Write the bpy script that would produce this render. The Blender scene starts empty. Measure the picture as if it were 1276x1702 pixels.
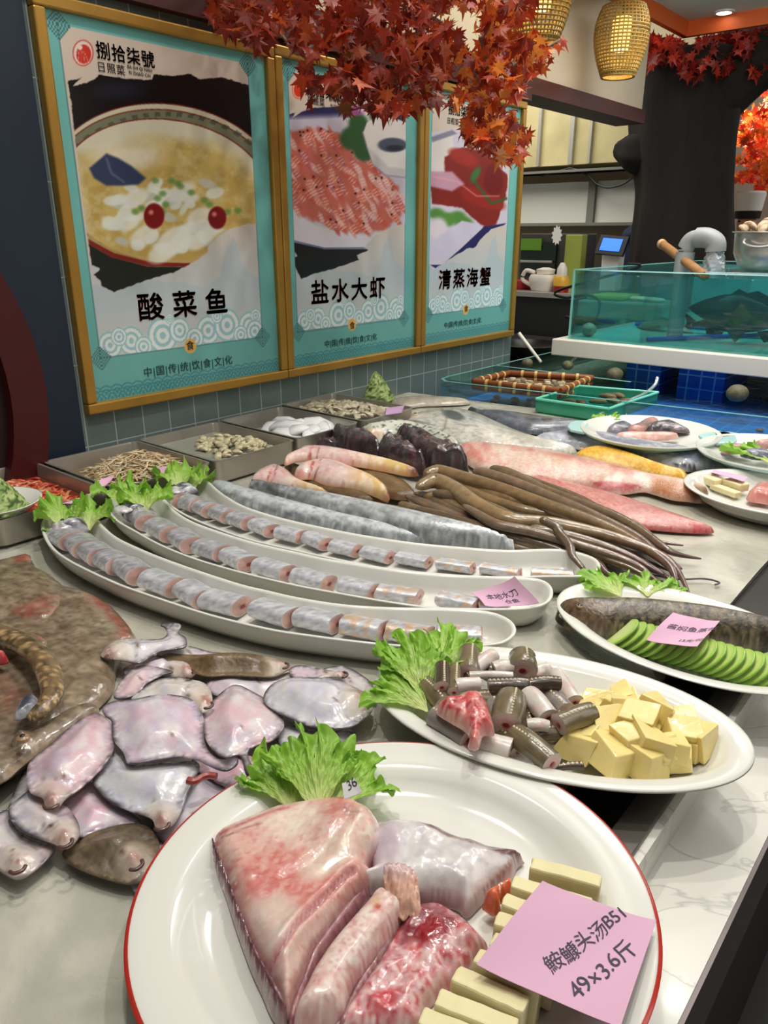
import bpy, bmesh, math, random
import numpy as np
from mathutils import Vector, Matrix
from mathutils.geometry import delaunay_2d_cdt
C = bpy.context.scene
col = C.collection
R = math.radians
# ---------------- camera ----------------
FPX = 1250.0
PITCH, YAW, HC = R(20.3), R(40.0), 0.55
fw = np.array([-math.sin(YAW)*math.cos(PITCH), math.cos(YAW)*math.cos(PITCH), -math.sin(PITCH)])
rt = np.array([math.cos(YAW), math.sin(YAW), 0.0]); up = np.cross(rt, fw)
CP = np.array([0.0, 0.0, HC])
cd = bpy.data.cameras.new('camera'); cam = bpy.data.objects.new('camera', cd); col.objects.link(cam)
cd.sensor_fit = 'VERTICAL'; cd.sensor_height = 36.0; cd.lens = 36.0*FPX/1702.0
cd.clip_start = 0.02; cd.clip_end = 60
cam.matrix_world = Matrix(((rt[0], up[0], -fw[0], 0), (rt[1], up[1], -fw[1], 0), (rt[2], up[2], -fw[2], HC), (0, 0, 0, 1)))
C.camera = cam
C.view_settings.view_transform = 'Standard'; C.view_settings.look = 'None'
C.view_settings.exposure = -0.16; C.view_settings.gamma = 1.0
C.cycles.transparent_max_bounces = 40
# ---------------- world and lights ----------------
w = bpy.data.worlds.new('world'); C.world = w; w.use_nodes = True
w.node_tree.nodes['Background'].inputs[0].default_value = (1.0, 0.97, 0.92, 1)
w.node_tree.nodes['Background'].inputs[1].default_value = 0.36
def lamp(name, kind, loc, energy, color=(1, .95, .87), size=.1, size_y=None, target=None, spot=None, blend=.6):
    l = bpy.data.lights.new(name, kind); l.energy = energy; l.color = color
    if kind == 'AREA':
        l.size = size
        if size_y: l.shape = 'RECTANGLE'; l.size_y = size_y
    else: l.shadow_soft_size = size
    if kind == 'SPOT': l.spot_size = R(spot or 90); l.spot_blend = blend
    o = bpy.data.objects.new(name, l); col.objects.link(o); o.location = loc
    if target is not None:
        o.rotation_euler = (Vector(target)-Vector(loc)).to_track_quat('-Z', 'Y').to_euler()
    return o
lamp('ceiling_downlight', 'SPOT', (-.42, .50, 2.0), 40, size=.022, target=(-.42, .6, 0), spot=95)
lamp('ceiling_downlight', 'SPOT', (-.30, 1.25, 2.0), 40, size=.022, target=(-.4, 1.2, 0), spot=95)
lamp('ceiling_downlight', 'SPOT', (-1.05, .75, 2.0), 34, size=.03, target=(-1.1, .8, 0), spot=90)
lamp('ceiling_downlight', 'SPOT', (-.95, 1.75, 2.0), 34, size=.03, target=(-1., 1.8, 0), spot=90)
lamp('ceiling_downlight', 'SPOT', (-.45, 2.2, 2.0), 32, size=.03, target=(-.5, 2.2, 0), spot=90)
lamp('overhead_fill', 'AREA', (-.5, 1.0, 2.25), 32, color=(1, .97, .92), size=2.6, size_y=3.0, target=(-.6, 1.0, 0))  # broad unseen fill, added overhead to brighten the whole scene
lamp('shelf_shade_fill', 'AREA', (-.75, 2.70, .42), 1.6, color=(.92, .97, 1), size=1.2, size_y=.05, target=(-.75, 2.95, -.1))  # low fill added to lighten the pool and posts under the shelf
lamp('wall_washer', 'AREA', (.9, 1.6, 1.9), 20, color=(1, .96, .9), size=1.2, size_y=2.4, target=(-1.7, 1.7, .6))
lamp('tank_light', 'AREA', (-.6, 3.3, 1.44), 24, color=(1, .98, .94), size=1.6, size_y=.8, target=(-.6, 3.8, .1))
lamp('pool_light', 'AREA', (-1.0, 2.6, 1.9), 16, color=(1, .98, .94), size=.6, size_y=.6, target=(-.9, 2.7, 0))
lamp('kitchen_light', 'AREA', (-2.9, 4.3, 2.2), 62, color=(1, .97, .88), size=1.6, size_y=1.6, target=(-2.6, 5.3, .5))
lamp('hall_light', 'AREA', (.2, 7.2, 2.2), 70, color=(1, .96, .92), size=2.0, size_y=2.0, target=(-.6, 7.0, 0))
# ---------------- projection helpers (a pixel of the photograph seen on a real plane) ----------------
def ray(x, y): return FPX*fw + (x-638.0)*rt + (851.0-y)*up
def P(x, y, z=0.0):
    d = ray(x, y); return CP + d*((z-HC)/d[2])
def PX(x, y, X):
    d = ray(x, y); return CP + d*(X/d[0])
def PY(x, y, Y):
    d = ray(x, y); return CP + d*(Y/d[1])
def J(p):
    d = np.asarray(p, float)-CP; z = d@fw
    return 638+FPX*(d@rt)/z, 851-FPX*(d@up)/z
# ---------------- noise ----------------
def _h(i, j, s):
    n = (i.astype(np.int64)*374761393 + j.astype(np.int64)*668265263 + int(s)*362437) & 0x7fffffff
    n = ((n ^ (n >> 13))*1274126177) & 0x7fffffff
    return ((n ^ (n >> 16)) & 0xffff)/65535.0
def vn(x, y, s=0):
    x = np.asarray(x, float); y = np.asarray(y, float)
    i = np.floor(x); j = np.floor(y); u = x-i; v = y-j; u = u*u*(3-2*u); v = v*v*(3-2*v)
    return (_h(i, j, s)*(1-u)+_h(i+1, j, s)*u)*(1-v) + (_h(i, j+1, s)*(1-u)+_h(i+1, j+1, s)*u)*v
def fbm(x, y, s=0, o=4):
    x = np.asarray(x, float); y = np.asarray(y, float)
    t = 0; a = .5; n = 0
    for k in range(o): t = t+a*vn(x*2**k+17*k, y*2**k+31*k, s+k); n += a; a *= .5
    return t/n
def ss(a, b, x):
    t = np.clip((np.asarray(x, float)-a)/(b-a), 0, 1); return t*t*(3-2*t)
def lin(c):
    c = np.clip(np.asarray(c, float), 0, 1); return np.where(c <= .04045, c/12.92, ((c+.055)/1.055)**2.4)
# ---------------- painter: prints and skins, colours per vertex ----------------
def segd(x, y, pts, closed=False):
    pts = np.asarray(pts, float); n = len(pts); d = np.full(np.shape(x), 1e9)
    for k in range(n if closed else n-1):
        a = pts[k]; b = pts[(k+1) % n]; e = b-a; L = e@e+1e-12
        t = np.clip(((x-a[0])*e[0]+(y-a[1])*e[1])/L, 0, 1)
        d = np.minimum(d, np.hypot(x-a[0]-t*e[0], y-a[1]-t*e[1]))
    return d
def inside(x, y, pts):
    r = np.zeros(np.shape(x), bool); n = len(pts); j = n-1
    for i in range(n):
        xi, yi = pts[i]; xj, yj = pts[j]
        c = ((yi > y) != (yj > y)) & (x < (xj-xi)*(y-yi)/((yj-yi) or 1e-12)+xi)
        r ^= c; j = i
    return r
class Paint:
    def __init__(s, x, y, base, **kw):
        s.x = np.asarray(x, float); s.y = np.asarray(y, float); s.c = np.tile(np.array(base, float)/255, (len(s.x), 1)); s.__dict__.update(kw)
    def mix(s, colr, m):
        m = np.clip(m, 0, 1)[:, None]; s.c = s.c*(1-m)+np.asarray(colr, float)/255*m; return s
    def poly(s, pts, colr, soft=1., a=1., rough=0, rs=8, seed=3):
        d = segd(s.x, s.y, pts, True)*np.where(inside(s.x, s.y, pts), 1, -1)
        if rough: d = d+rough*(fbm(s.x/rs, s.y/rs, seed)-.5)*2
        return s.mix(colr, a*ss(-soft, soft, d))
    def ell(s, cx, cy, rx, ry, colr, rot=0, soft=1., a=1.):
        c, n = math.cos(R(rot)), math.sin(R(rot)); u = (s.x-cx)*c+(s.y-cy)*n; v = -(s.x-cx)*n+(s.y-cy)*c
        q = np.sqrt((u/rx)**2+(v/ry)**2); return s.mix(colr, a*ss(soft, -soft, (q-1)*min(rx, ry)))
    def line(s, pts, wd, colr, a=1., soft=1., closed=False):
        return s.mix(colr, a*ss(wd/2+soft, wd/2-soft, segd(s.x, s.y, pts, closed)))
    def noise(s, colr, sc, a=.5, lo=.45, hi=.7, seed=1, sy=None, rot=0):
        c, n = math.cos(R(rot)), math.sin(R(rot)); u = s.x*c+s.y*n; v = -s.x*n+s.y*c
        return s.mix(colr, a*.8*ss(lo-.07, hi+.07, fbm(u/sc, v/(sy or sc), seed)))
# ---------------- materials ----------------
def sr(c): v = lin(np.array(c)/255); return (float(v[0]), float(v[1]), float(v[2]), 1)
MC = {}
def mat(name, rgb=(200, 200, 200), rough=.5, metal=0, coat=0, bump=0, bs=60, var=0, vs=20, trans=0, alpha=1, emit=None, es=0, vc=False, sss=0, ior=1.45, wr=0, stretch=None, spec=.5):
    if name in MC: return MC[name]
    m = bpy.data.materials.new(name); m.use_nodes = True; nt = m.node_tree; N = nt.nodes; L = nt.links
    b = N['Principled BSDF']; b.inputs['Base Color'].default_value = sr(rgb)
    b.inputs['Roughness'].default_value = rough; b.inputs['Metallic'].default_value = metal
    b.inputs['Coat Weight'].default_value = coat; b.inputs['Coat Roughness'].default_value = .08
    b.inputs['Transmission Weight'].default_value = trans; b.inputs['IOR'].default_value = ior; b.inputs['Alpha'].default_value = alpha
    b.inputs['Specular IOR Level'].default_value = spec
    if emit: b.inputs['Emission Color'].default_value = sr(emit); b.inputs['Emission Strength'].default_value = es
    if sss: b.inputs['Subsurface Weight'].default_value = sss; b.inputs['Subsurface Scale'].default_value = .01; b.inputs['Subsurface Radius'].default_value = (1, .5, .35)
    tc = N.new('ShaderNodeTexCoord'); co = tc.outputs['Object']
    if stretch:
        mp = N.new('ShaderNodeMapping'); mp.inputs['Scale'].default_value = stretch; L.new(co, mp.inputs[0]); co = mp.outputs[0]
    src = None
    if vc: a = N.new('ShaderNodeAttribute'); a.attribute_name = 'Col'; src = a.outputs['Color']
    if var:
        n = N.new('ShaderNodeTexNoise'); n.inputs['Scale'].default_value = vs; n.inputs['Detail'].default_value = 5; L.new(co, n.inputs[0])
        mr = N.new('ShaderNodeMapRange'); mr.inputs[1].default_value = .3; mr.inputs[2].default_value = .7; mr.inputs[3].default_value = 1-var; mr.inputs[4].default_value = 1+var*.6
        L.new(n.outputs[0], mr.inputs[0]); mx = N.new('ShaderNodeVectorMath'); mx.operation = 'SCALE'
        if src: L.new(src, mx.inputs[0])
        else: mx.inputs[0].default_value = sr(rgb)[:3]
        L.new(mr.outputs[0], mx.inputs['Scale']); src = mx.outputs[0]
    if src: L.new(src, b.inputs['Base Color'])
    if wr:
        n = N.new('ShaderNodeTexNoise'); n.inputs['Scale'].default_value = bs*.3; L.new(co, n.inputs[0])
        mr = N.new('ShaderNodeMapRange'); mr.inputs[1].default_value = .35; mr.inputs[2].default_value = .65; mr.inputs[3].default_value = rough; mr.inputs[4].default_value = rough+wr
        L.new(n.outputs[0], mr.inputs[0]); L.new(mr.outputs[0], b.inputs['Roughness'])
    if bump:
        n = N.new('ShaderNodeTexNoise'); n.inputs['Scale'].default_value = bs; n.inputs['Detail'].default_value = 6; L.new(co, n.inputs[0])
        bp = N.new('ShaderNodeBump'); bp.inputs['Strength'].default_value = bump; bp.inputs['Distance'].default_value = .003
        L.new(n.outputs[0], bp.inputs['Height']); L.new(bp.outputs[0], b.inputs['Normal'])
        if coat: L.new(bp.outputs[0], b.inputs['Coat Normal'])
    MC[name] = m; return m
def clearmat(name, tint=(220, 240, 240), gloss=.04, gz=.6, rough=.02, bump=0, bs=30, milky=0, milkc=(200, 210, 210), glc=(255, 255, 255)):
    """thin clear film, glass pane or water surface: tinted see-through with a mirror share"""
    if name in MC: return MC[name]
    m = bpy.data.materials.new(name); m.use_nodes = True; nt = m.node_tree; N = nt.nodes; L = nt.links
    N.remove(N['Principled BSDF']); out = N['Material Output']
    t = N.new('ShaderNodeBsdfTransparent'); t.inputs[0].default_value = sr(tint)
    g = N.new('ShaderNodeBsdfGlossy'); g.inputs['Roughness'].default_value = rough; g.inputs[0].default_value = sr(glc)
    f = N.new('ShaderNodeLayerWeight'); f.inputs[0].default_value = .25
    ad = N.new('ShaderNodeMath'); ad.operation = 'MULTIPLY_ADD'; ad.inputs[1].default_value = gz; ad.inputs[2].default_value = gloss; ad.use_clamp = True
    L.new(f.outputs['Fresnel'], ad.inputs[0]); mx = N.new('ShaderNodeMixShader'); L.new(ad.outputs[0], mx.inputs[0]); L.new(g.outputs[0], mx.inputs[2])
    if milky:
        d = N.new('ShaderNodeBsdfDiffuse'); d.inputs[0].default_value = sr(milkc); m2 = N.new('ShaderNodeMixShader'); m2.inputs[0].default_value = milky
        L.new(t.outputs[0], m2.inputs[1]); L.new(d.outputs[0], m2.inputs[2]); L.new(m2.outputs[0], mx.inputs[1])
    else: L.new(t.outputs[0], mx.inputs[1])
    if bump:
        n = N.new('ShaderNodeTexNoise'); n.inputs['Scale'].default_value = bs; n.inputs['Detail'].default_value = 3
        tc = N.new('ShaderNodeTexCoord'); L.new(tc.outputs['Object'], n.inputs[0])
        bp = N.new('ShaderNodeBump'); bp.inputs['Strength'].default_value = bump; bp.inputs['Distance'].default_value = .01
        L.new(n.outputs[0], bp.inputs['Height']); L.new(bp.outputs[0], g.inputs['Normal']); L.new(bp.outputs[0], f.inputs['Normal'])
    L.new(mx.outputs[0], out.inputs[0]); MC[name] = m; return m
# ---------------- object helpers ----------------
def tag(o, label=None, cat=None, group=None, kind=None):
    if label: o['label'] = label
    if cat: o['category'] = cat
    if group: o['group'] = group
    if kind: o['kind'] = kind
    return o
def empty(name, loc=(0, 0, 0), label=None, cat=None, group=None, rz=0):
    o = bpy.data.objects.new(name, None); col.objects.link(o); o.location = [float(v) for v in loc]; o.rotation_euler.z = rz
    o.empty_display_size = .02; return tag(o, label, cat, group)
def link(name, me, parent=None):
    o = bpy.data.objects.new(name, me); col.objects.link(o)
    if parent is not None:
        o.parent = parent
        if parent.type == 'EMPTY' or parent.location.length > 0:
            bpy.context.view_layer.update; o.matrix_parent_inverse = Matrix.LocRotScale(parent.location, parent.rotation_euler, None).inverted() if parent.parent is None else Matrix.Identity(4)
    return o
def mesh(name, V, Fc, m, parent=None, colors=None, smooth=True, mi=None):
    me = bpy.data.meshes.new(name)
    me.from_pydata([tuple(map(float, v)) for v in V], [], [tuple(int(i) for i in f) for f in Fc]); me.update()
    for k in (m if isinstance(m, (list, tuple)) else [m]): me.materials.append(k)
    if mi is not None: me.polygons.foreach_set('material_index', np.asarray(mi, np.int32))
    if colors is not None:
        a = me.color_attributes.new('Col', 'FLOAT_COLOR', 'POINT')
        c = np.ones((len(me.vertices), 4), np.float32); c[:, :3] = lin(colors); a.data.foreach_set('color', c.ravel())
    if smooth: me.polygons.foreach_set('use_smooth', np.ones(len(me.polygons), bool))
    return link(name, me, parent)
class MB:
    """collects boxes, prisms and tubes into one mesh"""
    def __init__(s): s.V = []; s.F = []; s.C = []; s.cc = None
    def add(s, V, Fc, c=None):
        n = len(s.V); s.V += [tuple(v) for v in V]; s.F += [tuple(i+n for i in f) for f in Fc]
        s.C += [c if c is not None else (s.cc or (200, 200, 200))]*len(V); return s
    def box(s, a, b, c=None, M=None):
        x0, y0, z0 = a; x1, y1, z1 = b
        V = [(x0, y0, z0), (x1, y0, z0), (x1, y1, z0), (x0, y1, z0), (x0, y0, z1), (x1, y0, z1), (x1, y1, z1), (x0, y1, z1)]
        if M is not None: V = [tuple(M@Vector(v)) for v in V]
        return s.add(V, [(0, 3, 2, 1), (4, 5, 6, 7), (0, 1, 5, 4), (1, 2, 6, 5), (2, 3, 7, 6), (3, 0, 4, 7)], c)
    def prism(s, pts, z0, z1, c=None):
        n = len(pts); V = [(p[0], p[1], z0) for p in pts]+[(p[0], p[1], z1) for p in pts]
        return s.add(V, [tuple(range(n))[::-1], tuple(range(n, 2*n))]+[(i, (i+1) % n, n+(i+1) % n, n+i) for i in range(n)], c)
    def tube(s, path, r, n=10, c=None, flat=1., caps=True, upv=(0, 0, 1)):
        V, Fc = tube_geo(path, r, n, flat, caps, upv); return s.add(V, Fc, c)
    def lathe(s, prof, cx, cy, n=32, c=None):
        V = []; Fc = []; k = len(prof)
        for i in range(n):
            a = 2*math.pi*i/n
            V += [(cx+r*math.cos(a), cy+r*math.sin(a), z) for r, z in prof]
        for i in range(n):
            j = (i+1) % n
            for q in range(k-1): Fc.append((i*k+q, j*k+q, j*k+q+1, i*k+q+1))
        return s.add(V, Fc, c)
    def build(s, name, m, parent=None, smooth=False, vc=False, bev=0):
        o = mesh(name, s.V, s.F, m, parent, colors=np.array(s.C)/255 if vc else None, smooth=smooth)
        if bev:
            b = o.modifiers.new('bevel', 'BEVEL'); b.width = bev; b.segments = 2; b.limit_method = 'ANGLE'
        if smooth: smooth_angle(o)
        return o
def smooth_angle(o, ang=40):
    bm = bmesh.new(); bm.from_mesh(o.data)
    for e in bm.edges:
        if len(e.link_faces) == 2 and e.calc_face_angle(0) > R(ang): e.smooth = False
    bm.to_mesh(o.data); bm.free()
def tube_geo(path, r, n=10, flat=1., caps=True, upv=(0, 0, 1)):
    p = np.array([np.asarray(q, float) for q in path]); k = len(p); r = np.ones(k)*r if np.isscalar(r) else np.asarray(r, float)
    fl = np.ones(k)*flat if np.isscalar(flat) else np.asarray(flat)
    T = np.gradient(p, axis=0); T /= np.linalg.norm(T, axis=1)[:, None]+1e-12
    V = []; upv = np.array(upv, float)
    for i in range(k):
        s = np.cross(T[i], upv)
        if np.linalg.norm(s) < .05: s = np.cross(T[i], (0, 1, .1)) if i == 0 else last
        s = s/np.linalg.norm(s); last = s; u = np.cross(s, T[i])
        for a in range(n):
            t = 2*math.pi*a/n; V.append(p[i]+s*math.cos(t)*r[i]+u*math.sin(t)*r[i]*fl[i])
    Fc = [(i*n+a, i*n+(a+1) % n, (i+1)*n+(a+1) % n, (i+1)*n+a) for i in range(k-1) for a in range(n)]
    if caps: Fc += [tuple(range(n))[::-1], tuple(range((k-1)*n, k*n))]
    return V, Fc
def spline(pts, n=8, closed=False):
    """Catmull-Rom through the points"""
    p = np.array(pts, float); m = len(p); out = []
    for i in range(m if closed else m-1):
        if closed: a, b, c, d = p[(i-1) % m], p[i], p[(i+1) % m], p[(i+2) % m]
        else: a, b, c, d = p[max(i-1, 0)], p[i], p[i+1], p[min(i+2, m-1)]
        for k in range(n):
            t = k/n; out.append(.5*((2*b)+(c-a)*t+(2*a-5*b+4*c-d)*t*t+(-a+3*b-3*c+d)*t**3))
    if not closed: out.append(p[-1])
    return np.array(out)
def resample(p, step, closed=True):
    q = np.vstack([p, p[:1]]) if closed else p
    L = np.r_[0, np.cumsum(np.linalg.norm(np.diff(q, axis=0), axis=1))]; n = max(8 if closed else 2, int(L[-1]/step))
    t = np.linspace(0, L[-1], n+(0 if closed else 1), endpoint=not closed)
    return np.stack([np.interp(t, L, q[:, k]) for k in range(q.shape[1])], 1)
def Z(pts, ox, oy, s): return [(ox+x/s, oy+y/s) for x, y in pts]
def organic(name, outline, z0, T, paint, m, parent=None, step=.005, prof=2.0, Rm=None, hf=None, world=False, rnd=True, thin=.0015, tilt=None, seed=0, sub=6, lead=.72):
    """a lying body: real outline on the plane z0, domed up to the thickness T, closed underneath"""
    if world: o2 = np.array(outline, float)
    else:
        ya = min(p[1] for p in outline); yb = max(p[1] for p in outline)      # the far edge is seen over the body's back
        o2 = np.array([P(x, y, z0+thin+lead*T*(yb-y)/(yb-ya))[:2] for x, y in outline])
    if rnd: o2 = spline(o2, sub, True)
    o2 = resample(o2, step)
    x0, y0 = o2.min(0); x1, y1 = o2.max(0); rs = np.random.RandomState(seed)
    gx, gy = np.meshgrid(np.arange(x0, x1, step), np.arange(y0, y1, step*.87)); gx = gx+(np.arange(gx.shape[0]) % 2)[:, None]*step*.5
    gx = gx.ravel()+rs.uniform(-.12, .12, gx.size)*step; gy = gy.ravel()+rs.uniform(-.12, .12, gy.size)*step
    k = inside(gx, gy, o2) & (segd(gx, gy, o2, True) > step*.55)
    gx, gy = gx[k], gy[k]; nb = len(o2)
    r = delaunay_2d_cdt([Vector(v) for v in o2]+[Vector((a, b)) for a, b in zip(gx, gy)], [(i, (i+1) % nb) for i in range(nb)], [], 1, 1e-7)
    v2 = np.array([tuple(v) for v in r[0]]); Fc = [tuple(f) for f in r[2]]
    x, y = v2.T; d = segd(x, y, o2, True); Rr = Rm or d.max()
    h = T*(1-(1-np.clip(d/Rr, 0, 1))**prof)**(1/prof) if prof else T*ss(.004, Rr, d)
    if tilt: z0v = z0+tilt[0]*(x-x.mean())+tilt[1]*(y-y.mean())
    else: z0v = z0
    z = z0v+h+thin
    px, py = J(np.stack([x, y, z], 1))
    if hf is not None: z = z+hf(x, y, px, py, d, h)
    colr = paint(px, py, d, x, y); n = len(x)
    if isinstance(colr, Paint): colr = colr.c
    V = np.vstack([np.stack([x, y, z], 1), np.stack([x, y, np.minimum(z-thin, z0v+.0*z)], 1)])
    cnt = {}
    for f in Fc:
        for i in range(3):
            e = (f[i], f[(i+1) % 3]); cnt[e] = 1
    side = [(a, b) for a, b in cnt if (b, a) not in cnt]
    # orient triangles upward
    A = [f if (v2[f[1]][0]-v2[f[0]][0])*(v2[f[2]][1]-v2[f[0]][1])-(v2[f[1]][1]-v2[f[0]][1])*(v2[f[2]][0]-v2[f[0]][0]) > 0 else f[::-1] for f in Fc]
    F2 = A+[(f[2]+n, f[1]+n, f[0]+n) for f in A]+[(b, a, a+n, b+n) for a, b in side]
    return mesh(name, V, F2, m, parent, colors=np.vstack([colr, colr]))
def offset(p, d):
    """closed outline moved inwards by d"""
    a = np.roll(p, 1, 0); b = np.roll(p, -1, 0); t = b-a; t /= np.linalg.norm(t, axis=1)[:, None]+1e-12
    area = .5*np.sum(p[:, 0]*np.roll(p[:, 1], -1)-p[:, 1]*np.roll(p[:, 0], -1)); s = 1 if area > 0 else -1
    return p+np.stack([-t[:, 1], t[:, 0]], 1)*d*s
def dish(name, outline, rings, m, parent=None):
    """outline: rim on its plane; rings: (inset, z) from the underside's middle round the rim to the floor"""
    V = []; Fc = []; n = len(outline)
    for d, z in rings:
        q = offset(outline, d) if abs(d) > 1e-6 else outline
        V += [(a, b, z) for a, b in q]
    for k in range(len(rings)-1):
        for i in range(n):
            j = (i+1) % n; Fc.append((k*n+i, k*n+j, (k+1)*n+j, (k+1)*n+i))
    Fc.append(tuple(range(n))[::-1]); Fc.append(tuple(range((len(rings)-1)*n, len(rings)*n)))
    return mesh(name, V, Fc, m, parent)
def oval(cx, cy, a, b, rot, n=96):
    t = np.arange(n)*2*math.pi/n; c, s = math.cos(R(rot)), math.sin(R(rot))
    return np.stack([cx+a*np.cos(t)*c-b*np.sin(t)*s, cy+a*np.cos(t)*s+b*np.sin(t)*c], 1)
def word(name, txt, size, M, m, parent=None, ext=.0004, sx=1., sp=1., align='LEFT', bold=0):
    """lettering as a mesh, laid out with the matrix M"""
    cu = bpy.data.curves.new(name, 'FONT'); cu.body = txt; cu.size = size; cu.extrude = ext; cu.space_character = sp; cu.align_x = align; cu.resolution_u = 3
    t = bpy.data.objects.new(name, cu); col.objects.link(t); bpy.context.view_layer.update()
    dg = bpy.context.evaluated_depsgraph_get(); me = bpy.data.meshes.new_from_object(t.evaluated_get(dg)); bpy.data.objects.remove(t)
    
    if bold:
        bm = bmesh.new()
        for k in range(6):
            m2 = me.copy(); m2.transform(Matrix.Translation((bold*math.cos(k*math.pi/3), bold*math.sin(k*math.pi/3), 0))); bm.from_mesh(m2)
        bm.to_mesh(me); bm.free()
    me.transform(M@Matrix.Diagonal((sx, 1, 1, 1))); me.materials.clear(); me.materials.append(m); me.name = name
    return link(name, me, parent)
def frameM(o, ex, ey):
    ex = Vector(ex).normalized(); ey = Vector(ey); ey = (ey-ex*ey.dot(ex)).normalized(); ez = ex.cross(ey)
    M = Matrix((ex, ey, ez)).transposed().to_4x4(); M.translation = Vector([float(v) for v in o]); return M
def copy_tree(o, parent=None):
    c = o.copy(); col.objects.link(c)
    if parent is not None: c.parent = parent
    for ch in o.children: copy_tree(ch, c)
    return c
# ================= the setting =================
WX = -1.713
M_dark = mat('dark paint', (38, 34, 32), .6)
M_gold = mat('gold frame', (176, 134, 58), .38, metal=.55, var=.12, vs=8, bump=.1, bs=200)
M_white = mat('porcelain', (218, 218, 210), .16, coat=.35, spec=.5)
M_steel = mat('stainless steel', (186, 182, 176), .3, metal=.7, bump=.06, bs=120, var=.08, vs=6)
M_black = mat('black', (22, 22, 24), .5)
def tilemat():
    m = mat('grey green wall tile', (104, 118, 116), .22); nt = m.node_tree; N = nt.nodes; L = nt.links; b = N['Principled BSDF']
    g = N.new('ShaderNodeNewGeometry'); s = N.new('ShaderNodeSeparateXYZ'); L.new(g.outputs['Position'], s.inputs[0])
    cb = N.new('ShaderNodeCombineXYZ'); a1 = N.new('ShaderNodeMath'); a1.inputs[1].default_value = -.987+.0805*40; L.new(s.outputs[1], a1.inputs[0]); L.new(a1.outputs[0], cb.inputs[0])
    a2 = N.new('ShaderNodeMath'); a2.inputs[1].default_value = -.057+.2*10; L.new(s.outputs[2], a2.inputs[0]); L.new(a2.outputs[0], cb.inputs[1])
    br = N.new('ShaderNodeTexBrick'); br.offset = 0; br.inputs['Scale'].default_value = 1; br.inputs['Brick Width'].default_value = .0805; br.inputs['Row Height'].default_value = .2
    br.inputs['Mortar Size'].default_value = .0016; br.inputs['Color1'].default_value = sr((104, 119, 117)); br.inputs['Color2'].default_value = sr((96, 111, 110)); br.inputs['Mortar'].default_value = sr((160, 168, 164))
    L.new(cb.outputs[0], br.inputs[0]); L.new(br.outputs[0], b.inputs['Base Color'])
    bp = N.new('ShaderNodeBump'); bp.inputs['Strength'].default_value = .5; bp.inputs['Distance'].default_value = .001; bp.invert = True; L.new(br.outputs['Fac'], bp.inputs['Height']); L.new(bp.outputs[0], b.inputs['Normal'])
    return m
def struct(o): o['kind'] = 'structure'; return o
def gridmat(name, c1, mort, bw, bh, ms=.004, rough=.3, spaces=('X', 'Z')):
    m = mat(name, c1, rough); nt = m.node_tree; N = nt.nodes; L = nt.links; b = N['Principled BSDF']
    g = N.new('ShaderNodeNewGeometry'); s = N.new('ShaderNodeSeparateXYZ'); L.new(g.outputs['Position'], s.inputs[0]); cb = N.new('ShaderNodeCombineXYZ')
    for i, k in enumerate(spaces):
        a = N.new('ShaderNodeMath'); a.inputs[1].default_value = 20; L.new(s.outputs['XYZ'.index(k)], a.inputs[0]); L.new(a.outputs[0], cb.inputs[i])
    br = N.new('ShaderNodeTexBrick'); br.offset = 0; br.inputs['Scale'].default_value = 1; br.inputs['Brick Width'].default_value = bw; br.inputs['Row Height'].default_value = bh
    br.inputs['Mortar Size'].default_value = ms; br.inputs['Color1'].default_value = sr(c1); br.inputs['Color2'].default_value = sr([v*.85 for v in c1]); br.inputs['Mortar'].default_value = sr(mort)
    L.new(cb.outputs[0], br.inputs[0]); L.new(br.outputs[0], b.inputs['Base Color']); return m
FZ = -.86
# floor, with dark slate tiles
struct(MB().box((-7, -3, FZ-.05), (4, 12, FZ)).build('floor', gridmat('slate floor tile', (64, 62, 62), (34, 33, 33), .6, .6, .004, .35, ('X', 'Y'))))
# poster wall: tiled, with a cream upper band and the dark blue pier at its near end
M_tile = tilemat()
struct(MB().box((WX-.12, .894, FZ), (WX, 2.90, 1.12)).build('wall_left', M_tile))
struct(MB().box((WX-.12, .894, 1.12), (WX, 2.90, 2.3)).build('wall_left_upper', mat('cream plaster', (216, 200, 168), .7)))
struct(MB().box((WX-.14, -2.5, FZ), (WX+.012, .893, 2.3)).build('wall_left_blue', mat('dark blue paint', (23, 36, 54), .55, var=.06, vs=3)))
ringp = [(WX+.03, .2+.62*math.cos(a), .22+.62*math.sin(a)) for a in np.linspace(0, 2*math.pi, 73)]
rb = MB(); n = 72
for k in range(n):
    a0, a1 = 2*math.pi*k/n, 2*math.pi*(k+1)/n
    for (r0, r1, x0, x1) in ((.52, .60, WX+.005, WX+.05),):
        V = []
        for a in (a0, a1):
            for r in (r0, r1):
                for x in (x0, x1): V.append((x, .2+r*math.cos(a), .22+r*math.sin(a)))
        rb.add(V, [(0, 1, 3, 2)[::-1], (4, 5, 7, 6), (0, 4, 5, 1), (2, 3, 7, 6), (1, 5, 7, 3), (0, 2, 6, 4)])
struct(rb.build('trim_1', mat('dark red lacquer', (66, 16, 18), .4)))
struct(MB().lathe([(0, 0), (.52, 0)], 0, 0, 72).build('trim_2', mat('dark recess', (30, 14, 14), .6)))
t2 = bpy.data.objects['trim_2']; t2.rotation_euler = (0, R(90), 0); t2.location = (WX+.02, .2, .22)
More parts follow.
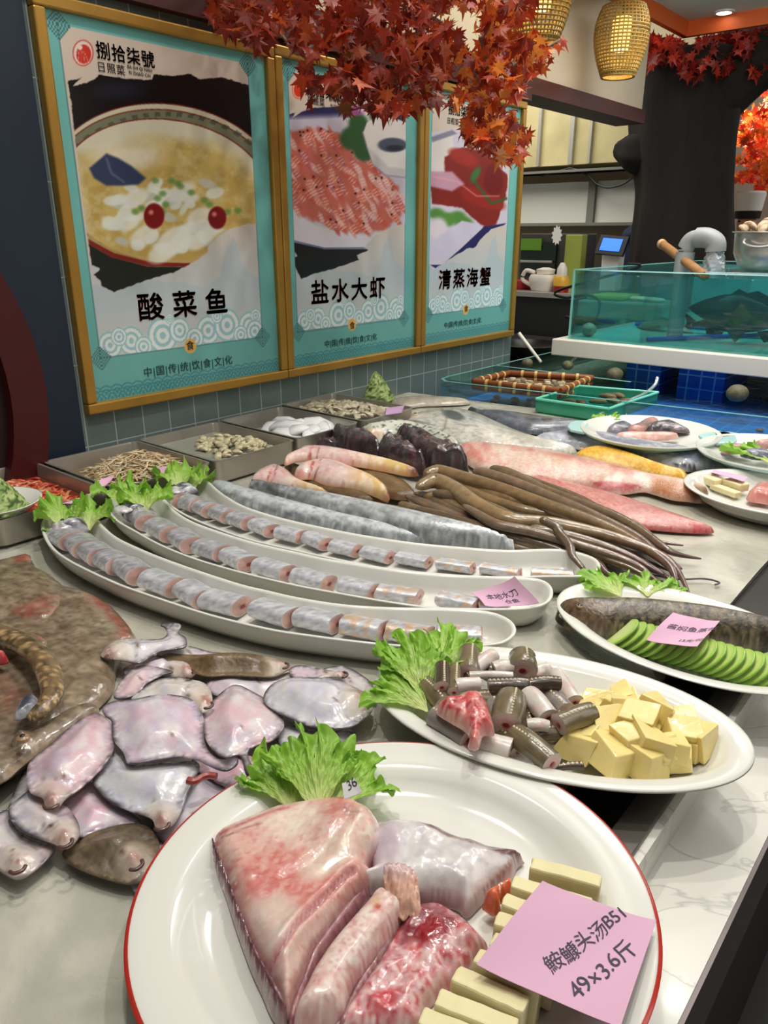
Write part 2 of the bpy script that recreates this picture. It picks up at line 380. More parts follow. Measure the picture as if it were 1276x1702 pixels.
# lintel over the posters and along the kitchen opening
struct(MB().box((WX-.12, 2.90, 1.12), (WX, 4.03, 2.3)).build('wall_left_lintel', mat('beige lintel', (188, 172, 150), .7, var=.05, vs=4)))
struct(MB().box((WX-.14, 2.905, 1.065), (WX+.012, 4.05, 1.125)).build('trim_3', mat('maroon trim', (66, 22, 16), .5)))
struct(MB().box((WX-.03, .2, 1.035), (WX+.03, 2.90, 1.125)).build('trim_4', mat('maroon trim')))
struct(MB().box((-5.5, -2.5, 2.3), (3, 9.5, 2.4)).build('ceiling', mat('black ceiling', (34, 31, 29), .8)))
# dropped canopy with an orange edge, open at the upper right
zc = 1.5; cx0, cy0 = P(1135, 64, zc)[0], P(1135, 64, zc)[1]
cb = MB(); e = .03
cb.box((cx0, 2.95, zc), (cx0+e, cy0, zc+.35)); cb.box((cx0+e, cy0-e, zc), (cx0+4, cy0, zc+.35))
struct(cb.build('ceiling_canopy_edge', mat('orange paint', (206, 92, 38), .55)))
struct(MB().box((cx0+e, 2.95, zc+.07), (cx0+4, cy0-e, zc+.35)).build('ceiling_canopy_panel', mat('white panel', (212, 210, 206), .6)))
dl = P(1203, 21, zc+.065); dlt = empty('recessed_downlight', (dl[0], dl[1], zc+.065), 'small round recessed downlight in the white ceiling panel', 'downlight')
MB().lathe([(.05, 0), (.05, -.006), (.036, -.008), (.034, 0)], dl[0], dl[1], 24).build('bezel', mat('white panel'), dlt, smooth=True)
for v in dlt.children: v.data.transform(Matrix.Translation((0, 0, zc+.0695)))
o = MB().lathe([(0, 0), (.034, 0)], dl[0], dl[1], 24).build('lens', mat('lit lens', (255, 250, 240), .5, emit=(255, 246, 230), es=9), dlt); o.data.transform(Matrix.Translation((0, 0, zc+.0655)))
# ================= counter =================
def icemat():
    m = mat('wet ice slab', (170, 168, 152), .2, coat=.3); nt = m.node_tree; N = nt.nodes; L = nt.links; b = N['Principled BSDF']
    tc = N.new('ShaderNodeTexCoord')
    n = N.new('ShaderNodeTexNoise'); n.inputs['Scale'].default_value = 9; n.inputs['Detail'].default_value = 6; n.inputs['Distortion'].default_value = .6; L.new(tc.outputs['Object'], n.inputs[0])
    r = N.new('ShaderNodeValToRGB'); e = r.color_ramp.elements; e[0].position = .3; e[0].color = sr((166, 165, 151)); e[1].position = .72; e[1].color = sr((200, 198, 184)); L.new(n.outputs[0], r.inputs[0])
    L.new(r.outputs[0], b.inputs['Base Color'])
    v = N.new('ShaderNodeTexNoise'); v.inputs['Scale'].default_value = 45; v.inputs['Detail'].default_value = 6; L.new(tc.outputs['Object'], v.inputs[0])
    bp = N.new('ShaderNodeBump'); bp.inputs['Strength'].default_value = .5; bp.inputs['Distance'].default_value = .003; L.new(v.outputs[0], bp.inputs['Height'])
    n2 = N.new('ShaderNodeTexNoise'); n2.inputs['Scale'].default_value = 5; L.new(tc.outputs['Object'], n2.inputs[0])
    b2 = N.new('ShaderNodeBump'); b2.inputs['Strength'].default_value = .4; b2.inputs['Distance'].default_value = .02; L.new(n2.outputs[0], b2.inputs['Height']); L.new(bp.outputs[0], b2.inputs['Normal'])
    L.new(b2.outputs[0], b.inputs['Normal'])
    mr = N.new('ShaderNodeMapRange'); mr.inputs[1].default_value = .35; mr.inputs[2].default_value = .65; mr.inputs[3].default_value = .12; mr.inputs[4].default_value = .4; L.new(n.outputs[0], mr.inputs[0]); L.new(mr.outputs[0], b.inputs['Roughness'])
    return m
M_ice = icemat()
ctr = empty('display_counter', (-.9, 1.0, FZ), 'long seafood display counter with grey ice bed, steel rail and white marble ledge', 'counter')
gx = np.linspace(WX+.001, -.268, 60); gy = np.linspace(0, 1, 110); X, Y = np.meshgrid(gx, gy); Y = -.6+Y*(2.196+(X+1.62)*.13+.6)
# slight swell of the ice
Zi = (fbm(X*6, Y*6, 4)-.5)*.006-.003; Zi = np.minimum(Zi, -.0005)
V = np.stack([X.ravel(), Y.ravel(), Zi.ravel()], 1); nx = len(gx)
Fc = [(j*nx+i, j*nx+i+1, (j+1)*nx+i+1, (j+1)*nx+i) for j in range(len(gy)-1) for i in range(nx-1)]
mesh('ice_bed', V, Fc, M_ice, ctr)
MB().prism([(WX, -.6), (-.269, -.6), (-.269, 2.196+(1.62-.269)*.13), (WX, 2.196+(1.62+WX)*.13)], -.12, -.008).build('bed_tray', M_steel, ctr)
MB().box((-.268, -.6, -.05), (-.205, 3.2, -.014)).build('drain_channel', mat('dark wet steel', (70, 68, 64), .35, metal=.7, var=.15, vs=10), ctr)
MB().box((-.205, -.6, -.06), (-.176, 3.2, .002)).build('steel_rail', mat('grey steel rail', (110, 106, 100), .35, metal=.8), ctr, bev=.001)
def marble():
    m = mat('white veined marble', (226, 224, 216), .22, coat=.2); nt = m.node_tree; N = nt.nodes; L = nt.links; b = N['Principled BSDF']; tc = N.new('ShaderNodeTexCoord')
    n = N.new('ShaderNodeTexNoise'); n.inputs['Scale'].default_value = 7; n.inputs['Detail'].default_value = 8; n.inputs['Distortion'].default_value = 1.6; L.new(tc.outputs['Object'], n.inputs[0])
    r = N.new('ShaderNodeValToRGB'); e = r.color_ramp.elements; e[0].position = .465; e[0].color = sr((226, 224, 216)); e[1].position = .505; e[1].color = sr((226, 224, 216))
    q = e.new(.485); q.color = sr((196, 194, 188)); L.new(n.outputs[0], r.inputs[0]); L.new(r.outputs[0], b.inputs['Base Color']); return m
M_marble = marble(); MZ = -.045
MB().box((-.176, -.6, MZ), (-.168, 3.2, -.004)).box((-.168, -.6, MZ-.03), (-.092, 3.2, MZ)).build('marble_ledge', M_marble, ctr)
MB().box((-.098, -.6, MZ-.10), (-.088, 3.2, MZ-.001)).build('steel_fascia', mat('brushed dark steel', (120, 112, 112), .4, metal=.7, stretch=(1, .05, 8), var=.15, vs=30), ctr)
MB().box((WX, -.6, FZ+.001), (-.13, 2.18, -.12)).box((WX, 2.18, FZ+.001), (-.13, 4.25, -.161)).box((-.165, -.6, -.13), (-.12, 3.2, MZ-.03)).build('cabinet', mat('dark cabinet', (60, 58, 58), .5), ctr)
# ================= posters =================
def poster(y0, y1, z0, z1, label, paintfn, step=.0019, fl=.026):
    root = empty('framed_poster', (WX, (y0+y1)/2, z0), label, 'poster', 'framed dish posters')
    fb = MB(); x0, x1 = WX+.001, WX+.026
    fb.box((x0, y0, z0), (x1, y1, z0+fl)).box((x0, y0, z1-fl), (x1, y1, z1)).box((x0, y0, z0+fl), (x1, y0+fl, z1-fl)).box((x0, y1-fl, z0+fl), (x1, y1, z1-fl))
    fb.build('frame', M_gold, root, bev=.004)
    ya = np.arange(y0+fl, y1-fl+step*.5, step); za = np.arange(z0+fl, z1-fl+step*.5, step); Y, Z_ = np.meshgrid(ya, za); nx = len(ya)
    V = np.stack([np.full(Y.size, WX+.012), Y.ravel(), Z_.ravel()], 1); px, py = J(V)
    c = paintfn(px, py, (Y.ravel()-y0)/(y1-y0), (Z_.ravel()-z0)/(z1-z0)); c = c.c if isinstance(c, Paint) else c
    i = np.arange((len(za)-1)*nx).reshape(len(za)-1, nx)[:, :-1].ravel()
    Fc = np.stack([i, i+1, i+nx+1, i+nx], 1)
    mesh('printed_panel', V, Fc, mat('poster print', vc=True, rough=.3, coat=.3), root, colors=c)
    return root
def wallword(root, name, txt, px, py, size, m, sx=1., sp=1., x=WX+.0135, bold=0):
    p = PX(px, py, WX+.012); return word(name, txt, size, frameM((x, p[1], p[2]), (0, 1, 0), (0, 0, 1)), m, root, ext=.0003, sx=sx, sp=sp, align='CENTER', bold=bold)
TEAL = (112, 184, 178)
def border(px, py, u, v, bu=.485):
    p = Paint(px, py, TEAL)
    p.c *= (1-.10*ss(.5, .05, v))[:, None]
    # wave scales along the bottom
    s = .045; k = u/s
    for row in range(2):
        cxk = np.round(k+.5*row)-.5*row
        rr = np.hypot((k-cxk), (v-.036-.012*(1-row))/s*1.33)
        band = (np.sin(rr*22) > 0) & (rr < .72) & (v > .03) & (v-.036 < .055-.012*row)
        p.mix((58, 128, 136), .8*band)
    # paper card with stepped corners
    a = (u > .085) & (u < .872) & (v > .148) & (v < .942)
    card = Paint(px, py, (212, 196, 180))
    card.mix((192, 198, 200), .9*ss(.62, .3, v))
    # misty hills
    h1 = .30+.07*fbm(u*7, u*0, 5)+.13*np.exp(-((u-.73)/.05)**2)*(.7+.3*vn(u*40, v*0, 2)); card.mix((170, 190, 200), .55*ss(h1+.004, h1-.004, v)*ss(.20, .30, v))
    # surf scrolls
    for (uc, vc, rr0) in ((.22, .185, .055), (.36, .19, .07), (.44, .2, .05), (.58, .19, .06), (.68, .2, .07), (.80, .19, .06), (.27, .165, .04), (.51, .17, .045), (.75, .165, .04), (.63, .23, .03), (.40, .235, .02), (.84, .22, .03), (.13, .18, .05), (.17, .2, .035), (.83, .17, .05)):
        rr = np.hypot(u-uc, (v-vc)*1.33)
        card.mix((226, 234, 234), .8*ss(rr0+.003, rr0-.003, rr)*(v < .26))
        card.mix((130, 184, 192), .75*((np.sin(rr/rr0*15) > .1) & (rr < rr0)))
    corner = np.zeros_like(u, bool)
    for (uc, vc) in ((.085, .148), (.872, .148), (.085, .942), (.872, .942)):
        du = np.abs(u-uc); dv = np.abs(v-vc)*1.33; corner |= (du+dv < .045) & (((du+dv)*160 % 2) < 5) & (du < .04) & (dv < .04)
    p.c[a & ~corner] = card.c[a & ~corner]
    ed = ((np.abs(u-.085) < .003) | (np.abs(u-.872) < .003) | (np.abs(v-.148) < .0025)) & (u > .08) & (u < .875) & (v > .143) & (v < .945)
    p.mix((70, 110, 118), .6*ed)
    for (uc, vc) in ((.085, .148), (.872, .148), (.085, .942), (.872, .942)):
        du = np.abs(u-uc); dv = np.abs(v-vc)*1.33
        p.mix((60, 96, 104), .8*((np.abs(du-dv) < 1) & (du+dv < .05) & (du+dv > .0) & ((np.floor(du/.006)+np.floor(dv/.006)) % 2 == 0)))
    p.mix((226, 176, 92), ss(.031, .028, np.hypot(u-bu, (v-.150)*1.33)))
    return p, a & ~corner
def photo_mask(px, py, pts, rough=2.5): return ss(-.8, .8, segd(px, py, pts, True)*np.where(inside(px, py, pts), 1, -1)+rough*(fbm(px/6, py/6, 8)-.5)*2)
def blend(p, q, m): p.c = p.c*(1-m[:, None])+q.c*m[:, None]; return p
def p1(px, py, u, v):
    p, a = border(px, py, u, v)
    q = Paint(px, py, (16, 14, 15)); z = lambda L: Z(L, 0, 0, 2.431)
    q.ell(195, 150, 40, 14, (34, 44, 62), a=.6, soft=10)
    # bowl
    q.ell(1010, 950, 0.1, 0.1, (0, 0, 0))
    E = (272, 340, 0)
    def ringe(rx, ry, c, soft=.7, cx=275, cy=318, rot=8): q.ell(cx, cy, rx, ry, c, rot=rot, soft=soft)
    ringe(197, 146, (110, 30, 26)); ringe(195, 144, (206, 200, 172)); ringe(190, 136, (122, 42, 32)); ringe(188, 134, (120, 122, 98))
    ang = np.arctan2(py-318, px-275); rr = np.hypot((px-275)/188, (py-318)/134)
    q.mix((62, 70, 58), .6*((np.sin(ang*44) > .0) & (rr > .93) & (rr < .985)))
    ringe(176, 120, (124, 36, 28)); ringe(173.5, 118, (214, 208, 184))
    q.poly(z([(310, 620), (330, 760), (360, 965), (460, 1030), (600, 1070), (780, 1072), (1040, 900), (1040, 760), (1000, 690), (880, 600), (700, 560), (520, 580), (400, 620)]), (186, 156, 84), soft=14)
    qm = ss(1., .9, np.hypot((px-272)/172, (py-325)/112)); c0 = q.c.copy(); q.noise((214, 196, 130), 30, .7, .4, .65, 4); q.noise((224, 214, 170), 9, .5, .5, .75, 7); q.c = c0*(1-qm[:, None])+q.c*qm[:, None]
    q.poly(z([(355, 965), (460, 1022), (600, 1058), (782, 1064), (780, 1078), (600, 1076), (450, 1040), (358, 985)]), (130, 34, 30), soft=.8)
    q.poly(z([(356, 985), (450, 1040), (600, 1078), (785, 1080), (700, 1110), (540, 1150), (470, 1180), (390, 1150)]), (30, 34, 28), soft=1)
    q.ell(210, 262, 60, 22, (236, 230, 210), rot=-5, soft=14, a=.8)
    for x, y, r in ((285, 268, 12), (205, 290, 18), (345, 275, 14), (360, 268, 16), (190, 345, 14), (160, 300, 14)): q.ell(x, y, r, r*.7, (200, 176, 100), soft=3, a=.7)
    # fish slices
    rs = np.random.RandomState(5)
    for k in range(46):
        x = rs.uniform(185, 385); y = 300+(rs.rand()**.8)*120; 
        if y > 430-.25*abs(x-290): continue
        q.ell(x, y, rs.uniform(9, 22), rs.uniform(5, 10), (222, 226, 214) if rs.rand() < .75 else (190, 194, 184), rot=rs.uniform(-60, 40), soft=2.2, a=.85)
    for x, y, r in ((225, 330, 24), (255, 345, 16), (300, 320, 24), (330, 360, 22), (290, 400, 34), (240, 392, 26), (215, 370, 20), (330, 400, 22), (270, 420, 26), (345, 390, 18)): q.ell(x, y, r, r*.6, (232, 234, 224), rot=-30, soft=4, a=.8)
    q.poly(z([(360, 680), (430, 620), (480, 640), (530, 670), (590, 720), (560, 745), (500, 750), (430, 750), (380, 720)]), (52, 62, 92), soft=3); q.noise((176, 182, 196), 6, .0)
    q.line(z([(430, 640), (450, 700), (500, 735)]), 3, (150, 156, 170), .5, 3)
    for x, y in ((262, 330), (270, 322), (296, 305), (275, 340), (285, 300), (340, 333), (348, 340), (235, 346), (225, 352), (270, 352), (300, 310), (378, 352), (395, 350), (318, 320), (258, 300)): q.ell(x, y, 6, 5, (96, 140, 66), soft=3, a=.8)
    for x, y, r in ((256, 359, 17), (361, 362, 15)):
        q.ell(x, y, r, r*1.25, (120, 16, 18), soft=2); q.ell(x-5, y-6, 4, 4, (230, 150, 140), soft=2.5, a=.8)
    m = photo_mask(px, py, z([(274, 325), (310, 322), (330, 312), (290, 350), (350, 335), (385, 318), (400, 300), (520, 318), (615, 322), (620, 300), (700, 305), (770, 298), (800, 320), (900, 312), (1005, 345), (1045, 620), (1060, 905), (1000, 905), (930, 925), (880, 960), (840, 1000), (840, 1020), (780, 1060), (700, 1100), (600, 1130), (540, 1150), (460, 1180), (410, 1155), (405, 1135), (380, 1110), (405, 1085), (370, 1070), (360, 1000), (330, 780), (300, 520), (280, 360)]), 1.6)*a
    blend(p, q, m)
    p.ell(138, 88, 17.5, 22, (206, 60, 46), soft=.8); p.ell(138, 88, 15.5, 20, (228, 212, 198), soft=.8); p.ell(139, 90, 12.5, 16, (206, 54, 40), soft=.8)
    for k in range(5): p.line([(128+k*3, 82+k*1), (124+k*6, 106)], .6, (240, 220, 210), .8, .6)
    p.ell(133, 79, 4, 4, (236, 214, 204), soft=1)
    return p
M_ink = mat('dark red print ink', (112, 26, 26), .4); M_inkb = mat('black print ink', (34, 32, 34), .4); M_inkg = mat('dark green print ink', (20, 66, 66), .4); M_halo = mat('white print ink', (240, 238, 234), .4)
def captions(root, title, tc, tsize, tag_, tags, badge, bsize, logo=None, ls=.045, sp=1.35):
    wallword(root, 'title_lettering', title, tc[0], tc[1]+1, tsize, M_halo, sp=sp, sx=1.12, x=WX+.0127, bold=.0018)
    wallword(root, 'title_lettering', title, tc[0], tc[1], tsize, M_ink, sp=sp, sx=1.12, x=WX+.0138, bold=.0009)
    wallword(root, 'slogan_lettering', '中|国|传|统|饮|食|文|化', tag_[0], tag_[1], tags, M_inkg, sp=1.12)
    wallword(root, 'badge_lettering', '食', badge[0], badge[1], bsize, M_inkb)
    if logo:
        wallword(root, 'logo_lettering', '捌拾柒號', logo[0], logo[1], ls, M_inkb, sp=1.1, bold=.0004)
        wallword(root, 'logo_lettering', '日照菜', logo[2], logo[3], ls*.62, M_inkb, sp=1.15)
        wallword(root, 'logo_lettering', 'BA SHI QI HAO', logo[4], logo[3]-4, ls*.27, M_inkb); wallword(root, 'logo_lettering', 'RI ZHAO CAI', logo[4], logo[3]+5, ls*.27, M_inkb)
po1 = poster(.908, 1.562, .139, 1.012, 'framed poster of a sour fish soup bowl, nearest the blue wall', p1)
captions(po1, '酸菜鱼', (308, 522), .070, (316, 614), .027, (316, 580), .026, (210, 103, 185, 121, 232), .036, sp=1.62)
def p2(px, py, u, v):
    p, a = border(px, py, u, v, .457); z = lambda L: Z(L, 360, 0, 2.454)
    q = Paint(px, py, (222, 216, 214)); q.poly(z([(280, 470), (330, 450), (400, 430), (520, 440), (540, 480), (300, 490)]), (34, 36, 80)); q.poly(z([(700, 440), (770, 450), (770, 500), (700, 480)]), (34, 36, 80))
    q.poly(z([(310, 985), (440, 1015), (620, 1015), (600, 1070), (420, 1140), (300, 1140)]), (24, 22, 24), soft=2)
    q.poly(z([(290, 480), (520, 470), (560, 600), (770, 700), (770, 920), (600, 960), (400, 920), (300, 850)]), (196, 190, 206), soft=8)
    q.poly(z([(305, 870), (440, 940), (600, 965), (700, 950), (620, 1005), (450, 1012), (310, 985)]), (216, 212, 222), soft=2)
    q.line(z([(305, 980), (440, 1012), (620, 1010)]), 1.6, (60, 90, 150), 1, 1)
    q.poly(z([(298, 540), (370, 520), (500, 540), (560, 620), (660, 690), (740, 760), (755, 880), (680, 940), (560, 950), (440, 920), (350, 880), (305, 850)]), (196, 104, 88), soft=4, rough=4)
    
    rs = np.random.RandomState(8); PL = z([(298, 530), (370, 515), (500, 535), (640, 650), (760, 760), (755, 880), (680, 940), (560, 950), (440, 920), (350, 880), (305, 850)])
    k = 0
    while k < 130:
        x, y = rs.uniform(480, 672), rs.uniform(212, 388)
        if not inside(np.array([x]), np.array([y]), PL)[0]: continue
        k += 1; ro = 55+rs.uniform(-18, 18)
        c = [(196, 84, 64), (214, 140, 124), (222, 176, 172), (180, 92, 96), (206, 112, 90)][rs.randint(5)]
        q.ell(x, y, rs.uniform(10, 20), rs.uniform(3, 5.5), c, rot=ro, soft=1.5, a=.8)
        for j in (-5, 0, 5): q.ell(x+j*math.cos(R(ro)), y+j*math.sin(R(ro)), 1.2, 4, (244, 214, 200), rot=ro, soft=1, a=.6)
        if k % 3 == 0: q.ell(x-8, y-8, 1.8, 1.8, (40, 20, 20), soft=1)
        if k % 4 == 0: q.line([(x, y), (x+rs.uniform(-20, 20), y-rs.uniform(8, 20))], .6, (190, 60, 50), .7, .6)
    for x, y, r in ((595, 205, 16), (585, 230, 20), (605, 250, 18), (600, 225, 22), (625, 190, 12)): q.ell(x, y, r, r, (44, 84, 44), soft=5); 
    q.noise((90, 130, 80), 4, .0)
    q.ell(592, 183, 14, 9, (150, 60, 130), soft=4, a=.9); q.ell(606, 180, 10, 7, (226, 206, 226), soft=3)
    q.line(z([(598, 540), (615, 600), (640, 670), (690, 714), (770, 722)]), 4, (150, 140, 160), .8, 2); q.poly(z([(598, 540), (612, 500), (660, 475), (720, 478), (770, 500), (770, 720), (690, 710), (640, 670), (615, 600)]), (220, 216, 210), soft=1.5); q.poly(z([(615, 600), (640, 670), (690, 712), (770, 720), (770, 690), (700, 680), (640, 620)]), (190, 184, 188), soft=3, a=.7)
    q.ell(652, 241, 24, 12, (70, 78, 96), rot=0, soft=2); q.ell(656, 246, 14, 5, (30, 34, 50), soft=2)
    m = photo_mask(px, py, z([(285, 470), (320, 460), (310, 480), (350, 455), (400, 440), (560, 430), (700, 440), (775, 455), (775, 905), (740, 920), (680, 945), (640, 965), (600, 1010), (620, 1020), (570, 1040), (580, 1060), (480, 1095), (400, 1115), (345, 1140), (325, 1100), (315, 1050), (330, 1045), (305, 1000)]), 1.2)*a
    blend(p, q, m)
    p.ell(496, 148, 11, 17, (224, 88, 50), soft=.8); p.ell(496, 148, 9.5, 15, (230, 214, 200), soft=.8); p.ell(496, 149, 8, 12.5, (218, 60, 34), soft=.8)
    return p
po2 = poster(1.564, 2.222, .139, 1.02, 'framed poster of pink boiled shrimps beside a dipping cup, middle of the three', p2)
captions(po2, '盐水大虾', (581, 496), .074, (584, 570), .024, (585, 546), .026, (540, 162, 525, 174, 560), .036, sp=1.2)
def p3(px, py, u, v):
    p, a = border(px, py, u, v, .457); z = lambda L: Z(L, 360, 0, 2.454)
    q = Paint(px, py, (206, 200, 214))
    q.poly(z([(870, 560), (960, 540), (970, 620), (930, 700), (870, 700)]), (222, 214, 208), soft=2); q.poly(z([(870, 560), (960, 530), (980, 545), (880, 580)]), (130, 130, 150), soft=2)
    q.poly(z([(930, 640), (1000, 600), (1100, 620), (1190, 720), (1180, 800), (1140, 920), (1090, 930), (1000, 850), (880, 830), (870, 760), (930, 700)]), (130, 36, 30), soft=2, rough=2)
    q.poly(z([(870, 700), (960, 700), (1010, 750), (960, 780), (870, 760)]), (196, 150, 170), soft=3); q.noise((170, 60, 44), 10, .0)
    q.ell(770, 262, 26, 12, (160, 44, 34), rot=25, soft=3); q.ell(800, 330, 40, 14, (150, 40, 32), rot=20, soft=3); q.ell(820, 300, 16, 26, (112, 24, 26), soft=3)
    q.line(z([(1050, 740), (1120, 830), (1180, 810)]), 5, (60, 90, 50), .9, 2); q.ell(790, 290, 6, 14, (60, 110, 60), rot=30, soft=3)
    q.line(z([(880, 720), (980, 740), (1060, 800), (1150, 800)]), 2, (236, 170, 170), .6, 2)
    for x, y, r in ((740, 365, 12), (725, 355, 9), (760, 360, 9), (770, 370, 10), (850, 250, 10)): q.ell(x, y, r*1.5, r, (86, 140, 64), soft=4)
    q.ell(728, 380, 16, 18, (220, 210, 220), soft=5); q.poly(z([(1000, 900), (1090, 920), (990, 1000), (900, 1080), (870, 1060), (870, 990)]), (206, 200, 222), soft=2); q.poly(z([(870, 1080), (920, 1080), (1000, 1010), (1090, 925), (1180, 910), (1100, 980), (900, 1100)]), (38, 36, 92), soft=1)
    m = photo_mask(px, py, z([(865, 540), (1000, 520), (1190, 500), (1185, 915), (1120, 935), (1075, 975), (1050, 1015), (1030, 1010), (960, 1050), (885, 1100), (865, 1070)]), 1.2)*a
    return blend(p, q, m)
po3 = poster(2.224, 2.880, .139, 1.03, 'framed poster of dark red steamed crab, nearest the kitchen opening', p3)
captions(po3, '清蒸海蟹', (773, 474), .074, (769, 540), .024, (774, 517), .026, (765, 192, 752, 206, 785), .036, sp=1.2)
# ================= kitchen behind the wall's end =================
YK = 5.5
def rectY(px0, py0, px1, py1, Y): a = PY(px0, py1, Y); b = PY(px1, py0, Y); return a[0], b[0], a[2], b[2]
struct(MB().box((-6, YK, FZ), (-1.9, YK+.1, 2.3)).build('wall_kitchen_back', mat('kitchen wall', (196, 182, 150), .6)))
struct(MB().box((-6, 2.9, FZ), (-5.9, YK, 2.3)).build('wall_kitchen_side', mat('kitchen wall')))
struct(MB().box((-6, 9.2, FZ), (3, 9.3, 2.3)).build('wall_hall_back', mat('hall wall', (190, 180, 166), .6)))
struct(MB().box((3, -3, FZ), (3.1, 9.3, 2.3)).build('wall_right', mat('hall wall')))
ksh = empty('wall_cabinet', PY(955, 372, YK-.4), 'kitchen wall cabinet with cream upper panels and white lower panels', 'cabinet')
YC = YK-.4
x0, x1, z0, z1 = rectY(780, 182, 1100, 284, YC)
MB().box((x0, YC, z0), (x1, YC+.3, z1+.3)).build('upper_panel', mat('stained cream panel', (206, 192, 142), .45, var=.3, vs=3), ksh)
fb = MB()
for q, wd in ((893, 5), (945, 7), (977, 4)):
    a = PY(q, 284, YC)[0]; fb.box((a, YC-.03, z0), (a+wd*.0042, YC-.001, z1+.3))
fb.build('post', mat('aluminium post', (190, 188, 178), .35, metal=.5), ksh)
x0, x1, z0, z1 = rectY(780, 281, 1100, 295, YC); MB().box((x0, YC-.12, z0), (x1, YC, z1)).box((x0, YC-.16, z1), (x1, YC+.05, z1+.015)).build('beam', mat('grey beam', (128, 128, 118), .5), ksh)
x0, x1, z0, z1 = rectY(780, 296, 1100, 372, YC); MB().box((x0, YC, z0), (x1, YC+.3, z1)).build('lower_panel', mat('white enamel panel', (232, 230, 220), .4), ksh)
fb = MB(); a = PY(982, 300, YC)[0]; fb.box((a, YC-.03, z0), (a+.05, YC-.001, z1)); fb.box((x0, YC-.05, z0-.02), (x1, YC+.1, z0)).build('trim_rail', mat('grey beam'), ksh)
cp = [PY(*q, YC-.13) for q in ((900, 292), (930, 284), (950, 280), (975, 290), (990, 305), (1010, 312), (1035, 306), (1050, 296))]
tag(MB().tube(spline(cp, 6), .006, 6).build('electric_cable', M_black, smooth=True), 'thin black cable drooping across the kitchen cabinet beam', 'cable')
YK2 = 4.0
x0, x1, z0, z1 = rectY(780, 478, 1060, 490, YK2)
kc = empty('kitchen_counter', (-2.2, YK2, FZ), 'stainless kitchen counter with dark front behind the fish tank', 'counter')
KT = .235
MB().box((-3.6, YK2, KT-.03), (-1.98, 4.75, KT)).build('worktop', M_steel, kc, bev=.004)
MB().box((-3.6, YK2+.03, FZ+.001), (-1.99, 4.7, KT-.031)).build('front', mat('dark kitchen front', (40, 40, 38), .4), kc)
def onk(px, py, Y): p = PY(px, py, Y); return float(p[0]), Y, KT
ov = empty('warming_oven', onk(915, 460, 4.62), 'grey oven with green trays at the back of the kitchen counter', 'oven')
a = PY(862, 455, 4.5)[0]; b = PY(960, 455, 4.5)[0]; zt = PY(900, 388, 4.5)[2]
MB().box((a, 4.5, KT+.001), (b, 4.72, zt)).build('body', mat('oven grey', (78, 76, 72), .4, metal=.4), ov, bev=.006)
MB().box((a+.02, 4.48, KT+.06), (b-.15, 4.499, zt-.05)).build('door', mat('oven glass', (22, 34, 26), .12), ov)
MB().box((a+.02, 4.47, zt-.1), (b-.25, 4.479, zt-.03)).build('tray', mat('green plastic', (96, 140, 40), .4), ov)
MB().tube([(a+.03, 4.46, KT+.15), (b-.16, 4.46, KT+.15)], .008, 8).build('handle', M_steel, ov, smooth=True)
a = PY(935, 455, 4.4); MB_ = MB().box((a[0], 4.4, KT+.001), (a[0]+.11, 4.47, PY(935, 390, 4.4)[2])).build('plastic_crate', mat('lime plastic', (150, 160, 70), .45), bev=.005); tag(MB_, 'upright lime green plastic crate leaning on the oven', 'crate')
def star(c, r0, r1, n, nx=1):
    V = []; 
    for k in range(2*n):
        r = r0 if k % 2 else r1; t = math.pi*k/n; V.append((c[0]+r*math.cos(t), c[1], c[2]+r*math.sin(t)))
    V += [(v[0], v[1]+.004, v[2]) for v in V]; m = 2*n
    return V, [tuple(range(m)), tuple(range(m, 2*m))[::-1]]+[(i, (i+1) % m, m+(i+1) % m, m+i) for i in range(m)]
c = PY(925, 391, 4.36); V, Fc = star(c, .032, .045, 11); V = [(c[0]+(v[0]-c[0])*.8, v[1], c[2]+(v[2]-c[2])*1.3) for v in V]
tag(mesh('price_sticker', V, Fc, mat('white paper', (236, 232, 224), .6), smooth=False), 'white starburst price sticker in front of the oven', 'sticker')
# jug, bottle, basin
x, y, z = onk(905, 475, 4.15); jg = empty('plastic_jug', (x, y, z), 'white lidded jug on the kitchen counter', 'jug')
MB().lathe([(0, 0), (.075, 0), (.09, .03), (.095, .07), (.085, .09), (0, .092)], x, y, 24).build('body', mat('white plastic', (226, 218, 206), .35), jg, smooth=True)
MB().lathe([(.05, .092), (.055, .12), (.02, .13), (0, .13)], x, y, 24).build('lid', mat('white plastic'), jg, smooth=True)
MB().tube(spline([(x-.08, y-.02, .03), (x-.14, y-.02, .06), (x-.12, y-.02, .11), (x-.06, y-.02, .10)], 5), .012, 8).build('handle', mat('white plastic'), jg, smooth=True)
for ch in jg.children: ch.data.transform(Matrix.Translation((0, 0, z)))
x, y, z = onk(932, 475, 4.1); bt = empty('sauce_bottle', (x, y, z), 'squeeze bottle of red and amber sauce beside the jug', 'bottle')
MB().lathe([(0, 0), (.042, 0), (.045, .01), (.045, .035), (0, .035)], x, y, 20).build('red_sauce', mat('red sauce', (150, 34, 16), .3), bt, smooth=True)
MB().lathe([(.045, .0351), (.045, .075), (.035, .09), (0, .09)], x, y, 20).build('amber_sauce', mat('amber sauce', (220, 168, 60), .3), bt, smooth=True)
MB().lathe([(.03, .0901), (.028, .13), (.012, .16), (0, .162)], x, y, 20).build('neck', mat('white plastic'), bt, smooth=True)
for ch in bt.children: ch.data.transform(Matrix.Translation((0, 0, z)))
x, y, z = onk(862, 470, 4.2); o = MB().lathe([(0, z+.001), (.08, z+.001), (.10, z+.05), (.094, z+.05), (.075, z+.006), (0, z+.006)], x, y, 28).build('basin', mat('red plastic', (170, 30, 34), .35), smooth=True); tag(o, 'red plastic basin at the left of the kitchen counter', 'basin')
